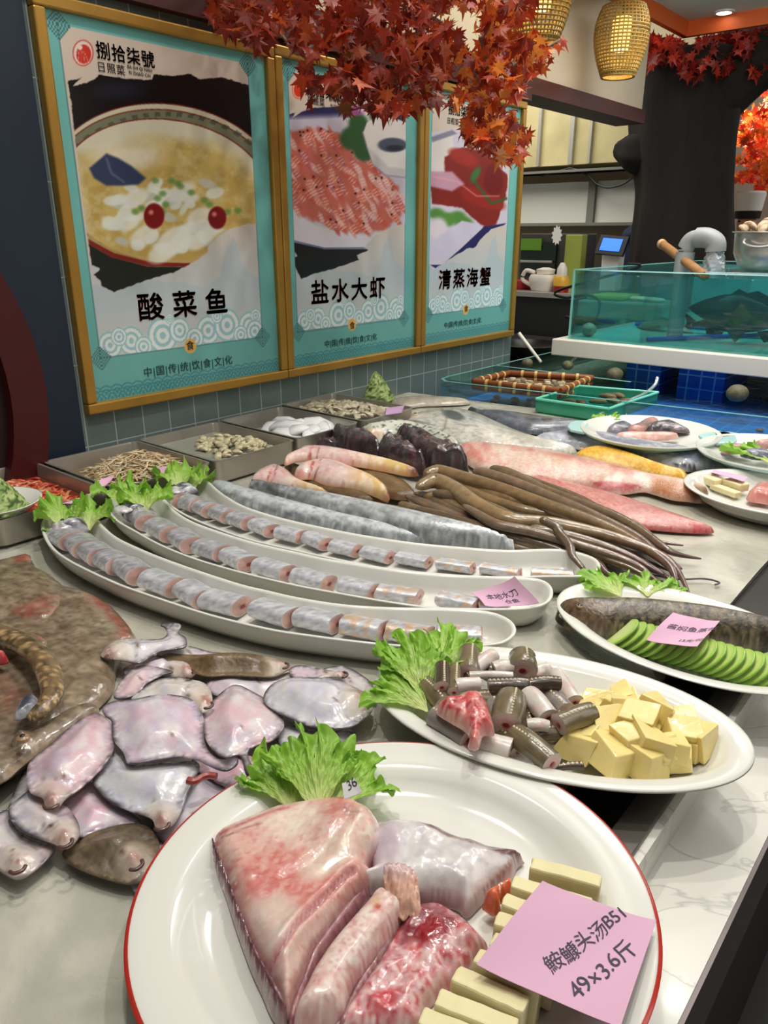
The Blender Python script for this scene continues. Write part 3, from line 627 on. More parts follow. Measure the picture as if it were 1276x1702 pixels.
# till with a blue screen
x, y, z = onk(1014, 440, 4.3); tl = empty('till_terminal', (x, y, z), 'black till terminal with lit blue screen on white stand', 'till')
sc0 = PY(1016, 407, 4.3); Mt = Matrix.Translation(sc0.tolist())@Matrix.Rotation(R(-25), 4, 'X')@Matrix.Rotation(R(4), 4, 'Y')
MB().box((-.085, 0, -.055), (.085, .02, .055), M=Mt).build('bezel', M_black, tl); MB().box((-.062, -.003, -.036), (.058, -.0005, .036), M=Mt).build('screen', mat('blue screen', (40, 90, 220), .3, emit=(60, 120, 250), es=1.6), tl)
MB().box((x-.07, 4.33, z), (x+.03, 4.42, sc0[2]-.03)).build('stand', mat('white plastic'), tl, bev=.006)
# person in the kitchen, seen as a bent back behind the trunk
def person(name, joints, edges, m, parent=None, sub=2):
    me = bpy.data.meshes.new(name); me.from_pydata([j[0] for j in joints], edges, []); o = link(name, me, parent)
    md = o.modifiers.new('skin', 'SKIN'); 
    for i, j in enumerate(joints):
        r = j[1]; v = me.skin_vertices[0].data[i]; v.radius = r if isinstance(r, tuple) else (r, r); v.use_root = (i == 0)
    s = o.modifiers.new('sub', 'SUBSURF'); s.levels = sub; s.render_levels = sub; me.materials.append(m)
    return o
M_skin = mat('skin', (196, 142, 116), .5, sss=.1); M_navy = mat('navy cloth', (38, 48, 76), .8, var=.1, vs=12)
pc = PY(1046, 420, 5.0); X0, Y0, Z0 = pc
cook = empty('person', (X0+.1, Y0, FZ), 'person in navy blue jacket bending over behind the tree trunk', 'person')
J0 = lambda x, y, z: (X0+x, Y0+y, Z0+z)
person('body', [(J0(.16, 0, -.42), .13), (J0(.14, 0, -.15), .135), (J0(.1, -.02, .02), .13), (J0(.05, -.06, .1), .06), (J0(.03, -.1, .16), .085), (J0(-.05, .02, .0), .065), (J0(-.12, -.08, -.16), .045), (J0(-.1, -.25, -.2), .035), (J0(.16, 0, -.85), .08), (J0(.16, 0, -1.2), .06)],
       [(0, 1), (1, 2), (2, 3), (3, 4), (2, 5), (5, 6), (6, 7), (0, 8), (8, 9)], M_navy, cook)
# chef in the hall
YH = 6.6; hc = PY(1241, 368, YH); X0, Y0, Z0 = hc
chef = empty('person', (X0, YH, FZ), 'person in dark clothes and tall white chef hat beyond the tank', 'person')
bj = [(J0(0, 0, -.75), .15), (J0(0, 0, -.45), .16), (J0(0, 0, -.23), .13), (J0(0, 0, -.13), .055), (J0(0, 0, -.04), .075), (J0(0, -.01, .05), .085), (J0(-.2, 0, -.25), .06), (J0(-.25, -.08, -.5), .045), (J0(-.1, -.25, -.45), .035), (J0(.2, 0, -.25), .06), (J0(.25, -.08, -.5), .045), (J0(.1, -.25, -.45), .035), (J0(-.1, 0, -1.1), .09), (J0(-.1, 0, -1.3), .06), (J0(.1, 0, -1.1), .09), (J0(.1, 0, -1.3), .06)]
person('body', bj, [(0, 1), (1, 2), (2, 3), (3, 4), (4, 5), (2, 6), (6, 7), (7, 8), (2, 9), (9, 10), (10, 11), (0, 12), (12, 13), (0, 14), (14, 15)], M_skin, chef)
jk = [(q[0], q[1]*1.12) for q in bj[:3]+[bj[6], bj[7], bj[9], bj[10]]]; person('jacket', jk, [(0, 1), (1, 2), (2, 3), (3, 4), (2, 5), (5, 6)], mat('dark jacket', (44, 42, 52), .8), chef)
MB().lathe([(.092, .07), (.098, .11), (.11, .2), (.10, .215), (0, .22)], 0, 0, 24).build('chef_hat', mat('white cloth', (232, 230, 224), .8), chef, smooth=True)
MB().lathe([(.09, .02), (.097, .07), (.08, .09)], 0, 0, 24).build('hair', mat('black hair', (26, 22, 20), .6), chef, smooth=True)
for s in (-1, 1): MB().lathe([(0, -.008), (.008, -.006), (.011, 0), (.008, .006), (0, .008)], s*.03, -.088, 10).build('eye', M_black, chef, smooth=True)
for nme in ('chef_hat', 'hair', 'eye'):
    for ch in chef.children:
        if ch.name.startswith(nme): ch.data.transform(Matrix.Translation((float(X0), float(YH)-.005, float(Z0))))
# ================= low pool =================
PF = lambda x: 2.20+(x+1.62)*.13       # front line of the pool
pb = empty('shallow_pool', (-1.0, 2.9, FZ), 'shallow blue seafood pool with glass walls behind the ice bed', 'pool')
px0, px1, yb = -1.62, -.275, 4.25
fp = [(px0, PF(px0)), (px1, PF(px1)), (px1, yb), (px0, yb)]
MB().prism([(WX+.001, PF(WX)), (px1, PF(px1)), (px1, yb), (WX+.001, yb)], -.16, -.055).build('pool_base', mat('dark stone', (90, 88, 84), .4), pb)
MB().prism(fp, -.055, -.05).build('pool_floor', gridmat('blue pool floor', (36, 118, 196), (60, 140, 206), .05, .05, .003, .3, ('X', 'Y')), pb)
M_glass = clearmat('green edged glass', (236, 247, 245), .04, .3)
M_glassedge = mat('glass edge', (128, 186, 178), .15, coat=.4)
gb = MB(); th = .008
def pane(a, b, z0, z1, nrm):
    a = Vector((a[0], a[1])); b = Vector((b[0], b[1])); n = Vector(nrm)*th
    return [(a.x, a.y), (b.x, b.y), (b.x+n.x, b.y+n.y), (a.x+n.x, a.y+n.y)]
rc = [(px0+.0, PF(px0)+.10), (px0+.012, PF(px0)+.04), (px0+.05, PF(px0)+.006), (px1, PF(px1))]
MB().prism(rc+[(q[0]+.006, q[1]+.009) for q in rc][::-1], -.05, .052).build('glass_wall', M_glass, pb)
MB().prism(rc+[(q[0]+.006, q[1]+.009) for q in rc][::-1], .052, .0535).build('glass_rim', M_glassedge, pb)
MB().box((px0, PF(px0)+.1, -.05), (px0+.008, yb, .052)).build('glass_wall', M_glass, pb); MB().box((px0, PF(px0)+.1, .052), (px0+.008, yb, .0535)).build('glass_rim', M_glassedge, pb)
MB().box((px0, 2.62, -.05), (-1.05, 2.63, .052)).build('glass_wall', M_glass, pb); MB().box((px0, 2.62, .052), (-1.05, 2.63, .0535)).build('glass_rim', M_glassedge, pb)
n = 2; mesh('water', [(px0+.008, PF(px0)+.06, .02), (px1, PF(px1)+.01, .02), (px1, yb, .02), (px0+.008, yb, .02)], [(0, 1, 2, 3)], clearmat('pool water', (190, 226, 238), .03, .22, .03, bump=.7, bs=22), pb, smooth=False)
MB().box((px0+.01, 2.64, -.049), (-1.06, 4.28, -.035)).build('gravel_bed', mat('yellow grey gravel', (176, 166, 130), .7, var=.4, vs=60, bump=.6, bs=90), pb)
# clams and shells scattered on the pool floor
rs = random.Random(4); sb = MB()
for k in range(260):
    x = rs.uniform(-1.55, -.25); y = rs.uniform(PF(x)+.03, 3.3); s = rs.uniform(.008, .02); c = rs.choice([(150, 120, 90), (110, 84, 62), (180, 160, 130), (70, 64, 54), (120, 70, 50), (40, 60, 80)])
    if fbm(x*6, y*6, 3) < .47: continue
    V, Fc = tube_geo([(x-s, y, -.05), (x-s*.6, y, -.048), (x, y+s*.2, -.046), (x+s*.6, y, -.048), (x+s, y, -.05)], [.001, s*.6, s*.8, s*.6, .001], 8, .5); a = rs.uniform(0, 3.14)
    V = [(x+(v[0]-x)*math.cos(a)-(v[1]-y)*math.sin(a), y+(v[0]-x)*math.sin(a)+(v[1]-y)*math.cos(a), v[2]+.004) for v in V]; sb.add(V, Fc, c)
tag(sb.build('pool_shells', mat('shell speckle', vc=True, rough=.5), smooth=True, vc=True), 'brown clams and shell bits scattered over the blue pool floor', 'shellfish', kind='stuff')
# bamboo basket
bs = empty('bamboo_basket', (-1.3, 2.45, .02), 'flat square bamboo basket of clams floating in the shallow pool', 'basket')
B4 = [P(787, 634, .05), P(930, 650, .05), P(983, 628, .05), P(846, 620, .05)]; B4 = [Vector((q[0], q[1], .05)) for q in B4]
cen = sum(B4, Vector())/4
MB().prism([(cen.x+(q.x-cen.x)*.97, cen.y+(q.y-cen.y)*.97) for q in B4], .022, .028).build('woven_base', mat('brown wicker', (112, 84, 48), .6, bump=.5, bs=150, var=.3, vs=80), bs)
for i in range(4):
    a, b = B4[i], B4[(i+1) % 4]; V = MB()
    V.tube([a, b], .011, 10, c=(124, 66, 30)); V.tube([a-Vector((0, 0, .02)), b-Vector((0, 0, .02))], .009, 10, c=(104, 56, 28))
    L = (b-a).length
    for k in range(1, int(L/.055)+1):
        q = a+(b-a)*(k/(int(L/.055)+1)); d = (b-a).normalized()*.005; V.tube([q-d, q+d], .0135, 10, c=(206, 172, 104)); V.tube([q-d-Vector((0, 0, .02)), q+d-Vector((0, 0, .02))], .0115, 10, c=(196, 160, 96))
    V.build('rim', mat('bamboo rim', vc=True, rough=.4), bs, vc=True, smooth=True)
clb = MB(); rs = random.Random(9)
for k in range(60):
    u, v = rs.random(), rs.random(); q = (B4[0]*(1-u)+B4[1]*u)*(1-v)+(B4[3]*(1-u)+B4[2]*u)*v; q = cen+(q-cen)*.85; s = rs.uniform(.008, .016)
    clb.lathe([(0, .028), (s, .030), (s*.8, .034+s*.3), (0, .036+s*.3)], q.x, q.y, 8, c=rs.choice([(170, 160, 130), (150, 138, 108), (196, 186, 160), (120, 108, 84)]))
tag(clb.build('basket_clams', mat('shell speckle'), smooth=True, vc=True), 'heap of pale clams lying in the bamboo basket', 'clams', kind='stuff')
# green tray
G4 = [P(890, 673, .025), P(1010, 690, .025), P(1092, 662, .025), P(960, 651, .025)]; G4 = [Vector((q[0], q[1], .045)) for q in G4]
M_green = clearmat('green tray plastic', (120, 205, 180), .04, .3, .1, milky=.45, milkc=(80, 190, 160))
gt = empty('green_tray', (G4[0].x, G4[0].y, 0), 'translucent green plastic tray of sea cucumbers at the pool front', 'tray')
MB().prism([(q.x, q.y) for q in G4], .004, .008).build('tray_floor', M_green, gt)
cg = sum(G4, Vector())/4
for i in range(4):
    a, b = G4[i], G4[(i+1) % 4]; f = lambda q: cg+(q-cg)*.97
    fa, fb_ = f(a), f(b); MB().prism([(a.x, a.y), (b.x, b.y), (fb_.x, fb_.y), (fa.x, fa.y)], .008, .045).build('tray_wall', M_green, gt)
    MB().tube([a, b], .0045, 8).build('tray_rim', mat('mint plastic', (112, 206, 182), .3), gt, smooth=True)
rs = random.Random(2); scb = []
for k in range(9):
    u, v = rs.uniform(.25, .9), rs.uniform(.3, .85); q = (G4[0]*(1-u)+G4[1]*u)*(1-v)+(G4[3]*(1-u)+G4[2]*u)*v; L = rs.uniform(.03, .05)
    if k == 0:
        path = [(-L, 0, 0), (-L*.7, .002, .002), (0, .004, .003), (L*.7, 0, .002), (L, 0, 0)]; V, Fc = tube_geo(path, [.002, .011, .014, .011, .002], 10, .7)
        V = [(v[0], v[1], v[2]+.0015*math.sin(v[0]*600)) for v in V]; o = mesh('sea_cucumber', V, Fc, mat('sea cucumber skin', (96, 82, 50), .5, bump=.6, bs=200, var=.4, vs=60))
        o0 = o
    else: o = o0.copy(); col.objects.link(o)
    o.location = (q.x, q.y, .022+.001*k); o.rotation_euler.z = rs.uniform(-.4, .6); tag(o, 'brown knobbly sea cucumber lying in the green tray', 'sea cucumber', 'sea cucumbers in the green tray')
# tiled posts
M_bt = gridmat('blue mosaic tile', (22, 88, 190), (110, 170, 215), .05, .05, .0028, .25)
for i, (a, b, lb) in enumerate(((1040, 1098, 'short blue mosaic tiled post under the tank shelf, left one'), (1128, 1206, 'wide blue mosaic tiled post under the tank shelf, right one'))):
    xa, xb = P(a, 655, .02)[0], P(b, 662, .02)[0]
    q0, q1 = PY(a, 620, 2.92)[0], PY(b, 620, 2.92)[0]
    tag(MB().box((q0, 2.92, -.05), (q1, 3.22, .10)).build('tiled_post', M_bt), lb, 'post')
# scrubber balls / turban shells on the rims
for (px, py, r, lb) in ((875, 618, .022, 'round turban shell on the pool divider, behind the basket'), (942, 622, .022, 'dark turban shell at the basket right corner'), (1021, 628, .03, 'grey turban shell in the pool, beside the left tiled post'), (1224, 660, .034, 'round olive sea urchin shell in the blue water at right')):
    p = P(px, py, r); V = []; Fc = []; nn, mm = 24, 14
    for i in range(mm+1):
        for j in range(nn):
            th_, ph = math.pi*i/mm, 2*math.pi*j/nn; rr = r*(1+.07*math.sin(ph*9)*math.sin(th_)+.05*math.sin(th_*14)); V.append((p[0]+rr*math.sin(th_)*math.cos(ph), p[1]+rr*math.sin(th_)*math.sin(ph), (.02 if r > .025 else .04)+r*.8+rr*.85*math.cos(th_)))
    for i in range(mm):
        for j in range(nn): Fc.append((i*nn+j, (i+1)*nn+j, (i+1)*nn+(j+1) % nn, i*nn+(j+1) % nn))
    tag(mesh('turban_shell', V, Fc, mat('olive shell', (96, 92, 66), .6, bump=.6, bs=120, var=.35, vs=50)), lb, 'shell')
hs = [P(1092, 628, .08), P(1088, 640, .06), P(1070, 655, .04), P(1040, 668, .03), P(1010, 682, .03), P(990, 694, .03)]
tag(MB().tube(spline(hs, 8), .006, 10).build('air_hose', clearmat('hose plastic', (200, 210, 205), .1, .5, .1, milky=.5), smooth=True), 'translucent air hose curving into the shallow pool', 'hose')
h0, h1 = P(901, 603, .055), None
sp_ = PY(862, 554, 2.95); tag(MB().tube([tuple(P(899, 602, .03)), tuple(sp_)], [.006, .009], 10).build('ladle_handle', mat('white plastic'), smooth=True), 'white ladle handle leaning out of the shallow pool', 'ladle')
ba = P(936, 612, .03); bb = PY(958, 593, 2.86); rp = MB()
for k in range(8):
    t = k/8; q = ba*(1-t)+bb*t; q2 = ba*(1-(k+.7)/8)+bb*(k+.7)/8; rp.tube([q, q2], .006, 8)
tag(rp.build('twisted_cord', mat('white plastic'), smooth=True), 'short white twisted cord hanging from the tank shelf', 'cord')
# wok behind the wall's end
x, y = -2.02, 3.42; sv = MB().box((-2.9, 3.05, FZ+.001), (-1.73, 3.95, .0)).build('stove_top', mat('dark kitchen front')); tag(sv, 'low dark kitchen stove top behind the tiled wall end', 'stove')
q = P(882, 570, .07); x, y = q[0], q[1]
wk = MB().lathe([(0, .002), (.09, .004), (.135, .03), (.152, .068), (.146, .069), (.125, .034), (.08, .012), (0, .010)], x, y, 40).build('wok', mat('black iron', (44, 42, 40), .35, metal=.6), smooth=True); tag(wk, 'black iron wok standing past the end of the tiled wall', 'wok')
# ================= upper tank on its shelf =================
YT = 2.85
s0 = PY(917, 563, YT-.04); s1 = PY(917, 590, YT-.04); SZ1, SZ0 = float(s0[2]), float(s1[2]); SX = float(s0[0])
sh = MB().box((SX, YT-.04, SZ0), (.9, 4.27, SZ1)).build('tank_shelf', mat('white stone shelf', (214, 208, 194), .4, var=.04, vs=3), bev=.004); tag(sh, 'thick white stone shelf carrying the upper glass tank', 'shelf')
TX = float(PY(953, 455, YT)[0]); TZ = float(PY(953, 449, YT)[2]); TB = 4.25; TXR = .85
tk = empty('glass_tank', ((TX+TXR)/2, YT, SZ1), 'long glass fish tank with teal water on the white shelf', 'fish tank')
for (a, b) in (((TX, YT, SZ1+.001), (TXR, YT+.008, TZ)), ((TX, TB-.008, SZ1+.001), (TXR, TB, TZ)), ((TX, YT+.008, SZ1+.001), (TX+.008, TB-.008, TZ)), ((TXR-.008, YT+.008, SZ1+.001), (TXR, TB-.008, TZ)), ((TX+.29, YT+.01, SZ1+.001), (TX+.296, TB-.01, TZ-.03))):
    MB().box(a, b).build('glass_wall', M_glass, tk)
rb = MB(); 
for (a, b) in (((TX, YT, TZ), (TXR, YT+.010, TZ+.004)), ((TX, TB-.01, TZ), (TXR, TB, TZ+.004)), ((TX, YT+.01, TZ), (TX+.01, TB-.01, TZ+.004))): rb.box(a, b)
rb.box((TX-.001, YT-.001, SZ1+.001), (TX+.006, YT+.006, TZ)); rb.build('glass_rim', M_glassedge, tk)
MB().box((TX+.009, YT+.009, SZ1+.001), (TXR-.009, TB-.009, SZ1+.006)).build('tank_floor', mat('teal tank floor', (96, 176, 172), .5, var=.12, vs=5), tk)
WL = TZ-.012
nxw, nyw = 90, 60; gx = np.linspace(TX+.009, TXR-.009, nxw); gy = np.linspace(YT+.009, TB-.009, nyw); X, Y = np.meshgrid(gx, gy); jx, jy, _ = PY(1155, 455, YT+.2)
dj = np.hypot(X-jx, Y-jy); Zw = WL+(fbm(X*20, Y*20, 6)-.5)*.010*np.exp(-dj*2)+(fbm(X*50, Y*50, 9)-.5)*.014*np.exp(-dj*7)
mesh('water_surface', np.stack([X.ravel(), Y.ravel(), Zw.ravel()], 1), [(j*nxw+i, j*nxw+i+1, (j+1)*nxw+i+1, (j+1)*nxw+i) for j in range(nyw-1) for i in range(nxw-1)], clearmat('tank water top', (190, 232, 232), .05, .3, .03, bump=.5, bs=30), tk)
mesh('water_front', [(TX+.0095, YT+.010, SZ1+.007), (TXR-.01, YT+.010, SZ1+.007), (TXR-.01, YT+.010, WL-.001), (TX+.0095, YT+.010, WL-.001)], [(0, 1, 2, 3)], clearmat('teal water', (176, 222, 224), .03, .15, bump=.6, bs=14, milky=.08, milkc=(130, 200, 204)), tk, smooth=False)
MB().box((TX+.0095, TB-.03, SZ1+.007), (TXR-.01, TB-.025, WL-.001)).build('back_film', mat('teal back film', (110, 172, 178), .6, var=.25, vs=4), tk)
# pvc pipe, elbow and jet
M_pvc = mat('grey pvc', (150, 154, 152), .4)
a0 = PY(1134, 556, YT+.2); a0[2] = SZ1+.008; zt = PY(1140, 412, YT+.2)[2]; xx = float(PY(1136, 440, YT+.2)[0])
pv = empty('pvc_pipe', (xx, YT+.2, SZ1), 'grey pvc pipe with elbow pouring water into the upper tank', 'pipe')
pr = .030
MB().tube(spline([(xx, YT+.2, SZ1+.008), (xx, YT+.2, zt-.04), (xx, YT+.2, zt), (xx+.018, YT+.2, zt+.03), (xx+.05, YT+.2, zt+.036)], 6), pr, 20).build('pipe', M_pvc, pv, smooth=True)
MB().tube(spline([(xx+.035, YT+.2, zt+.036), (xx+.075, YT+.2, zt+.035), (xx+.105, YT+.2, zt+.018), (xx+.11, YT+.2, zt-.012)], 6), pr+.006, 20).build('elbow', M_pvc, pv, smooth=True)
MB().tube([(xx, YT+.2, WL-.0), (xx, YT+.2, zt-.015)], pr+.004, 20).build('collar', M_pvc, pv, smooth=True)
V, Fc = tube_geo(spline([(xx+.11, YT+.2, zt-.01), (xx+.112, YT+.2, zt-.04), (xx+.118, YT+.2, WL)], 12), np.linspace(.026, .042, 25), 24); V = [tuple(np.array(v)+np.array([fbm(v[2]*60+k % 24*.9, 3, 2)-.5, fbm(v[2]*60+k % 24*.9, 8, 4)-.5, 0])*.02) for k, v in enumerate(V)]
tag(mesh('water_jet', V, Fc, clearmat('foamy water', (225, 235, 240), .12, .5, .1, milky=.45, milkc=(225, 232, 236), bump=.8, bs=90)), 'white splashing water jet falling from the pvc elbow', 'water', kind='stuff')
# black groupers in the tank
def side_fish(name, c, L, H, Wd, yaw, colr, label, cat, dz=0, flip=1):
    root = empty(name, c, label, cat); n = 26; m = 20; V = []; cc = []
    prof = [(0, .02, .02), (.05, .25, .3), (.14, .55, .62), (.28, .88, .95), (.42, 1, 1), (.6, .82, .8), (.76, .5, .5), (.88, .26, .25), (.95, .22, .14), (1, .25, .06)]
    t = np.linspace(0, 1, n); hh = np.interp(t, *zip(*[(a, b) for a, b, _ in prof]))*H/2; ww = np.interp(t, *zip(*[(a, b) for a, _, b in prof]))*Wd/2
    for i in range(n):
        for j in range(m):
            a = 2*math.pi*j/m; V.append(((t[i]-.5)*L*flip, ww[i]*math.cos(a), hh[i]*math.sin(a)+.01*math.sin(t[i]*4)))
    V = np.array(V); V[:, 1] += .02*np.sin(V[:, 0]/L*4)
    Fc = [(i*m+j, i*m+(j+1) % m, (i+1)*m+(j+1) % m, (i+1)*m+j) for i in range(n-1) for j in range(m)]+[tuple(range(m))[::-1], tuple(range((n-1)*m, n*m))]
    Mx = Matrix.Translation([float(v) for v in c])@Matrix.Rotation(yaw, 4, 'Z')@Matrix.Rotation(R(dz), 4, 'Y')
    tr = lambda V: [tuple(Mx@Vector([float(q) for q in v])) for v in V]
    mesh('body', tr(V), Fc, mat('black grouper skin', colr, .4, var=.6, vs=14, bump=.3, bs=80), root)
    def fin(nm, pts, th=.006):
        pts = [(p_[0]*flip, p_[1], p_[2]) for p_ in pts]; k = len(pts); W = [(x, y-th/2, z) for x, y, z in pts]+[(x, y+th/2, z) for x, y, z in pts]
        mesh(nm, tr(W), [tuple(range(k)), tuple(range(k, 2*k))[::-1]]+[(i, (i+1) % k, k+(i+1) % k, k+i) for i in range(k)], mat('dark fin', (24, 24, 26), .4), root, smooth=False)
    fin('tail_fin', [(.46*L, 0, .03*H), (.62*L, 0, .42*H), (.58*L, 0, 0), (.62*L, 0, -.42*H), (.46*L, 0, -.03*H)]); 
    fin('dorsal_fin', [(-.2*L, 0, .44*H), (-.12*L, 0, .7*H), (-.04*L, 0, .62*H), (.04*L, 0, .72*H), (.14*L, 0, .6*H), (.24*L, 0, .62*H), (.34*L, 0, .2*H), (.1*L, 0, .38*H)])
    fin('anal_fin', [(.12*L, 0, -.38*H), (.2*L, 0, -.66*H), (.32*L, 0, -.5*H), (.34*L, 0, -.2*H)]); fin('pelvic_fin', [(-.14*L, -.03, -.4*H), (-.02*L, -.05, -.75*H), (.04*L, -.03, -.42*H)])
    return root
g1 = PY(1240, 525, YT+.25); side_fish('grouper_fish', g1, .42, .13, .09, R(8), (34, 34, 36), 'large black grouper nearest the glass of the upper tank', 'fish', dz=6)
g2 = PY(1215, 572, YT+.45); g2[2] = SZ1+.06; side_fish('grouper_fish', g2, .36, .10, .08, R(-12), (60, 52, 40), 'mottled brown grouper low behind the black one in the tank', 'fish', dz=-4, flip=-1)
g3 = PY(1100, 575, YT+.5); V, Fc = tube_geo([(g3[0]-.12, YT+.5, SZ1+.01), (g3[0]-.06, YT+.48, SZ1+.02), (g3[0], YT+.45, SZ1+.028), (g3[0]+.08, YT+.45, SZ1+.02), (g3[0]+.14, YT+.45, SZ1+.008)], [.004, .05, .065, .045, .006], 16, .4)
tag(mesh('flounder', V, Fc, mat('grey flounder skin', (140, 140, 124), .5, var=.2, vs=30)), 'pale grey flounder resting on the tank floor by the pipe', 'fish')
q = PY(978, 552, YT+.08); V = []; Fc = []
for i in range(11):
    for j in range(16):
        a, b = math.pi*i/10, 2*math.pi*j/16; r = .028*(1+.12*math.sin(5*b+i)); V.append((q[0]+r*math.sin(a)*math.cos(b), YT+.08+r*math.sin(a)*math.sin(b), SZ1+.033+r*.9*math.cos(a)))
Fc = [(i*16+j, (i+1)*16+j, (i+1)*16+(j+1) % 16, i*16+(j+1) % 16) for i in range(10) for j in range(16)]
tag(mesh('conch_shell', V, Fc, mat('pale shell', (176, 168, 150), .5, bump=.5, bs=80, var=.35, vs=40)), 'pale knobbly conch shell in the left corner of the tank', 'shell')
q = PY(978, 508, YT+.5); x, y = q[0], YT+.5
tag(MB().tube(spline([(TX+.006, y, TZ+.011), (TX+.05, y, TZ-.005), (x-.16, y, q[2]+.06), (x-.12, y, q[2]+.03), (x-.02, y+.02, q[2]+.045), (x+.05, y, q[2]+.02), (x+.05, y-.02, q[2]-.05), (x-.02, y-.02, q[2]-.06), (x-.1, y-.02, q[2]-.055)], 6), .006, 8).build('net_hoop', M_black, smooth=True), 'black wire net hoop in the left end of the tank', 'net')
bx = PY(1030, 505, YT+.8); mt = MB().box((bx[0]-.2, YT+.75, SZ1+.007), (bx[0]+.22, YT+1.05, SZ1+.09)).build('plastic_tub', clearmat('frosted tub', (190, 220, 210), .05, .5, .3, milky=.5, milkc=(180, 210, 196)), bev=.01); tag(mt, 'frosted plastic tub inside the tank behind the net hoop', 'tub')
tag(MB().box((bx[0]-.17, YT+.78, SZ1+.0901), (bx[0]+.02, YT+1.0, SZ1+.115)).build('folded_cloth', mat('lime cloth', (150, 178, 70), .8), bev=.01), 'lime green cloth lying on the frosted tub', 'cloth')
rs = random.Random(6)
for k in range(5):
    x = bx[0]+.05+k*.034; o = MB().lathe([(0, 0), (.022, .002), (.027, .012), (.016, .022), (0, .024)], x, YT+.82+rs.uniform(0, .05), 14).build('scallop', mat('cream shell', (214, 208, 184), .5), smooth=True); o.data.transform(Matrix.Translation((0, 0, SZ1+.091))); tag(o, 'cream shellfish in a row on the frosted tub', 'shellfish', 'shellfish on the frosted tub')
bl = [PY(1065, 590, YT+.02), PY(1120, 560, YT+.5)]
tag(MB().tube([(bl[0][0], YT+.06, SZ1+.016), (bl[0][0]+.5, YT+.8, SZ1+.016)], .008, 8).build('blue_tube', mat('blue plastic', (20, 80, 190), .35), smooth=True), 'thin blue tube lying on the tank floor before the pipe', 'tube')
tag(MB().tube([(TX+.05, YT+.55, SZ1+.016), (TX+.42, YT+.6, SZ1+.016)], .008, 8).build('blue_tube', mat('blue plastic'), smooth=True), 'short blue tube on the tank floor under the net hoop', 'tube')
# bamboo stick
a, b = PY(1099, 405, YT+.35), PY(1142, 437, YT+.16); b[2] = max(b[2], TZ+.006)
st = empty('bamboo_stick', (b[0], YT+.16, b[2]), 'sawn bamboo stick slanting up out of the tank by the elbow', 'stick')
b2 = b+(b-a)*.6
MB().tube([a, (a+b)/2, b, b2], .017, 14).build('cane', mat('tan bamboo', (156, 112, 66), .5, var=.2, vs=30), st, smooth=True)
dd = (a-b)/np.linalg.norm(a-b); MB().tube([a-dd*.02, a+dd*.002], .0185, 14).build('cut_end', mat('pale cut bamboo', (206, 168, 120), .6), st, smooth=True)
# steel pot with shellfish on the tank's front rim
pc = PY(1262, 455, YT+.06); x, y, z = float(pc[0]), YT+.12, TZ+.0045
br = MB().box((x-.16, YT-.01, TZ+.0045), (x+.16, YT+.30, TZ+.010)).build('glass_board', M_glass); tag(br, 'clear glass board across the tank rim under the steel pot', 'board')
z = TZ+.0105; pt = empty('steel_pot', (x, y, z), 'stainless steel pot full of shellfish on the tank rim', 'pot')
rr = .115
MB().lathe([(0, z), (rr*.55, z), (rr*.8, z+.02), (rr*.96, z+.06), (rr, z+.125), (rr*1.08, z+.128), (rr*1.07, z+.131), (rr*.97, z+.129), (rr*.93, z+.06), (rr*.7, z+.03), (0, z+.02)], x, y, 48).build('body', M_steel, pt, smooth=True)
MB().tube(spline([(x-.05, y-rr*.98, z+.105), (x-.045, y-rr*1.1, z+.09), (x+.0, y-rr*1.14, z+.082), (x+.045, y-rr*1.1, z+.09), (x+.05, y-rr*.98, z+.105)], 5), .005, 8).build('handle', M_steel, pt, smooth=True)
rs = random.Random(12)
for k in range(26):
    a, r = rs.uniform(0, 6.28), rr*.85*math.sqrt(rs.random())
    if k == 0:
        V, Fc = tube_geo([(-.03, 0, 0), (-.018, 0, .004), (0, 0, .007), (.02, 0, .004), (.032, 0, 0)], [.003, .013, .018, .012, .002], 10, .55); m0 = o = mesh('mussel', V, Fc, mat('mottled mussel', (186, 162, 130), .35, var=.6, vs=50))
    else: o = m0.copy(); col.objects.link(o)
    o.location = (x+r*math.cos(a), y+r*math.sin(a), z+.12+.045*(1-r/rr)+rs.uniform(0, .012)); o.rotation_euler = (rs.uniform(-.8, .8), rs.uniform(-.8, .8), rs.uniform(0, 6)); tag(o, 'mottled shellfish heaped in the steel pot', 'shellfish', 'shellfish in the steel pot')
# ================= tree =================
YTr = 4.62
def pr_at(px, py, Y, w): return w*float((PY(px, py, Y)-CP)@fw)/FPX
tr = empty('maple_tree', (float(PY(1132, 440, YTr)[0]), YTr, FZ), 'artificial maple tree with thick dark brown trunk behind the tank', 'tree')
M_bark = mat('dark bark', (25, 17, 13), .95, var=.35, vs=8, stretch=(3, 3, .5), bump=.8, bs=30)
def limb(pts, Y, nm='trunk'):
    path = np.array([PY(x, y, yy) for x, y, w_, yy in pts]); rad = [pr_at(x, y, yy, w_) for x, y, w_, yy in pts]
    pp = spline(np.c_[path, rad], 8); V, Fc = tube_geo(pp[:, :3], pp[:, 3], 40); V = np.array(V); cen = np.repeat(pp[:, :3], 40, 0)
    an = np.tile(np.arange(40)*2*math.pi/40, len(pp)); f = 1+.05*np.sin(an*7+V[:, 2]*2)+.06*(fbm(an*3, V[:, 2]*2, 3)-.5)
    return mesh(nm, cen+(V-cen)*f[:, None], Fc, M_bark, tr)
b0 = PY(1134, 440, YTr)
limb([(1134, 900, 90, YTr), (1133, 500, 86, YTr), (1133, 400, 80, YTr), (1138, 310, 76, YTr), (1136, 230, 82, YTr), (1140, 150, 90, YTr), (1146, 96, 100, YTr)], YTr)
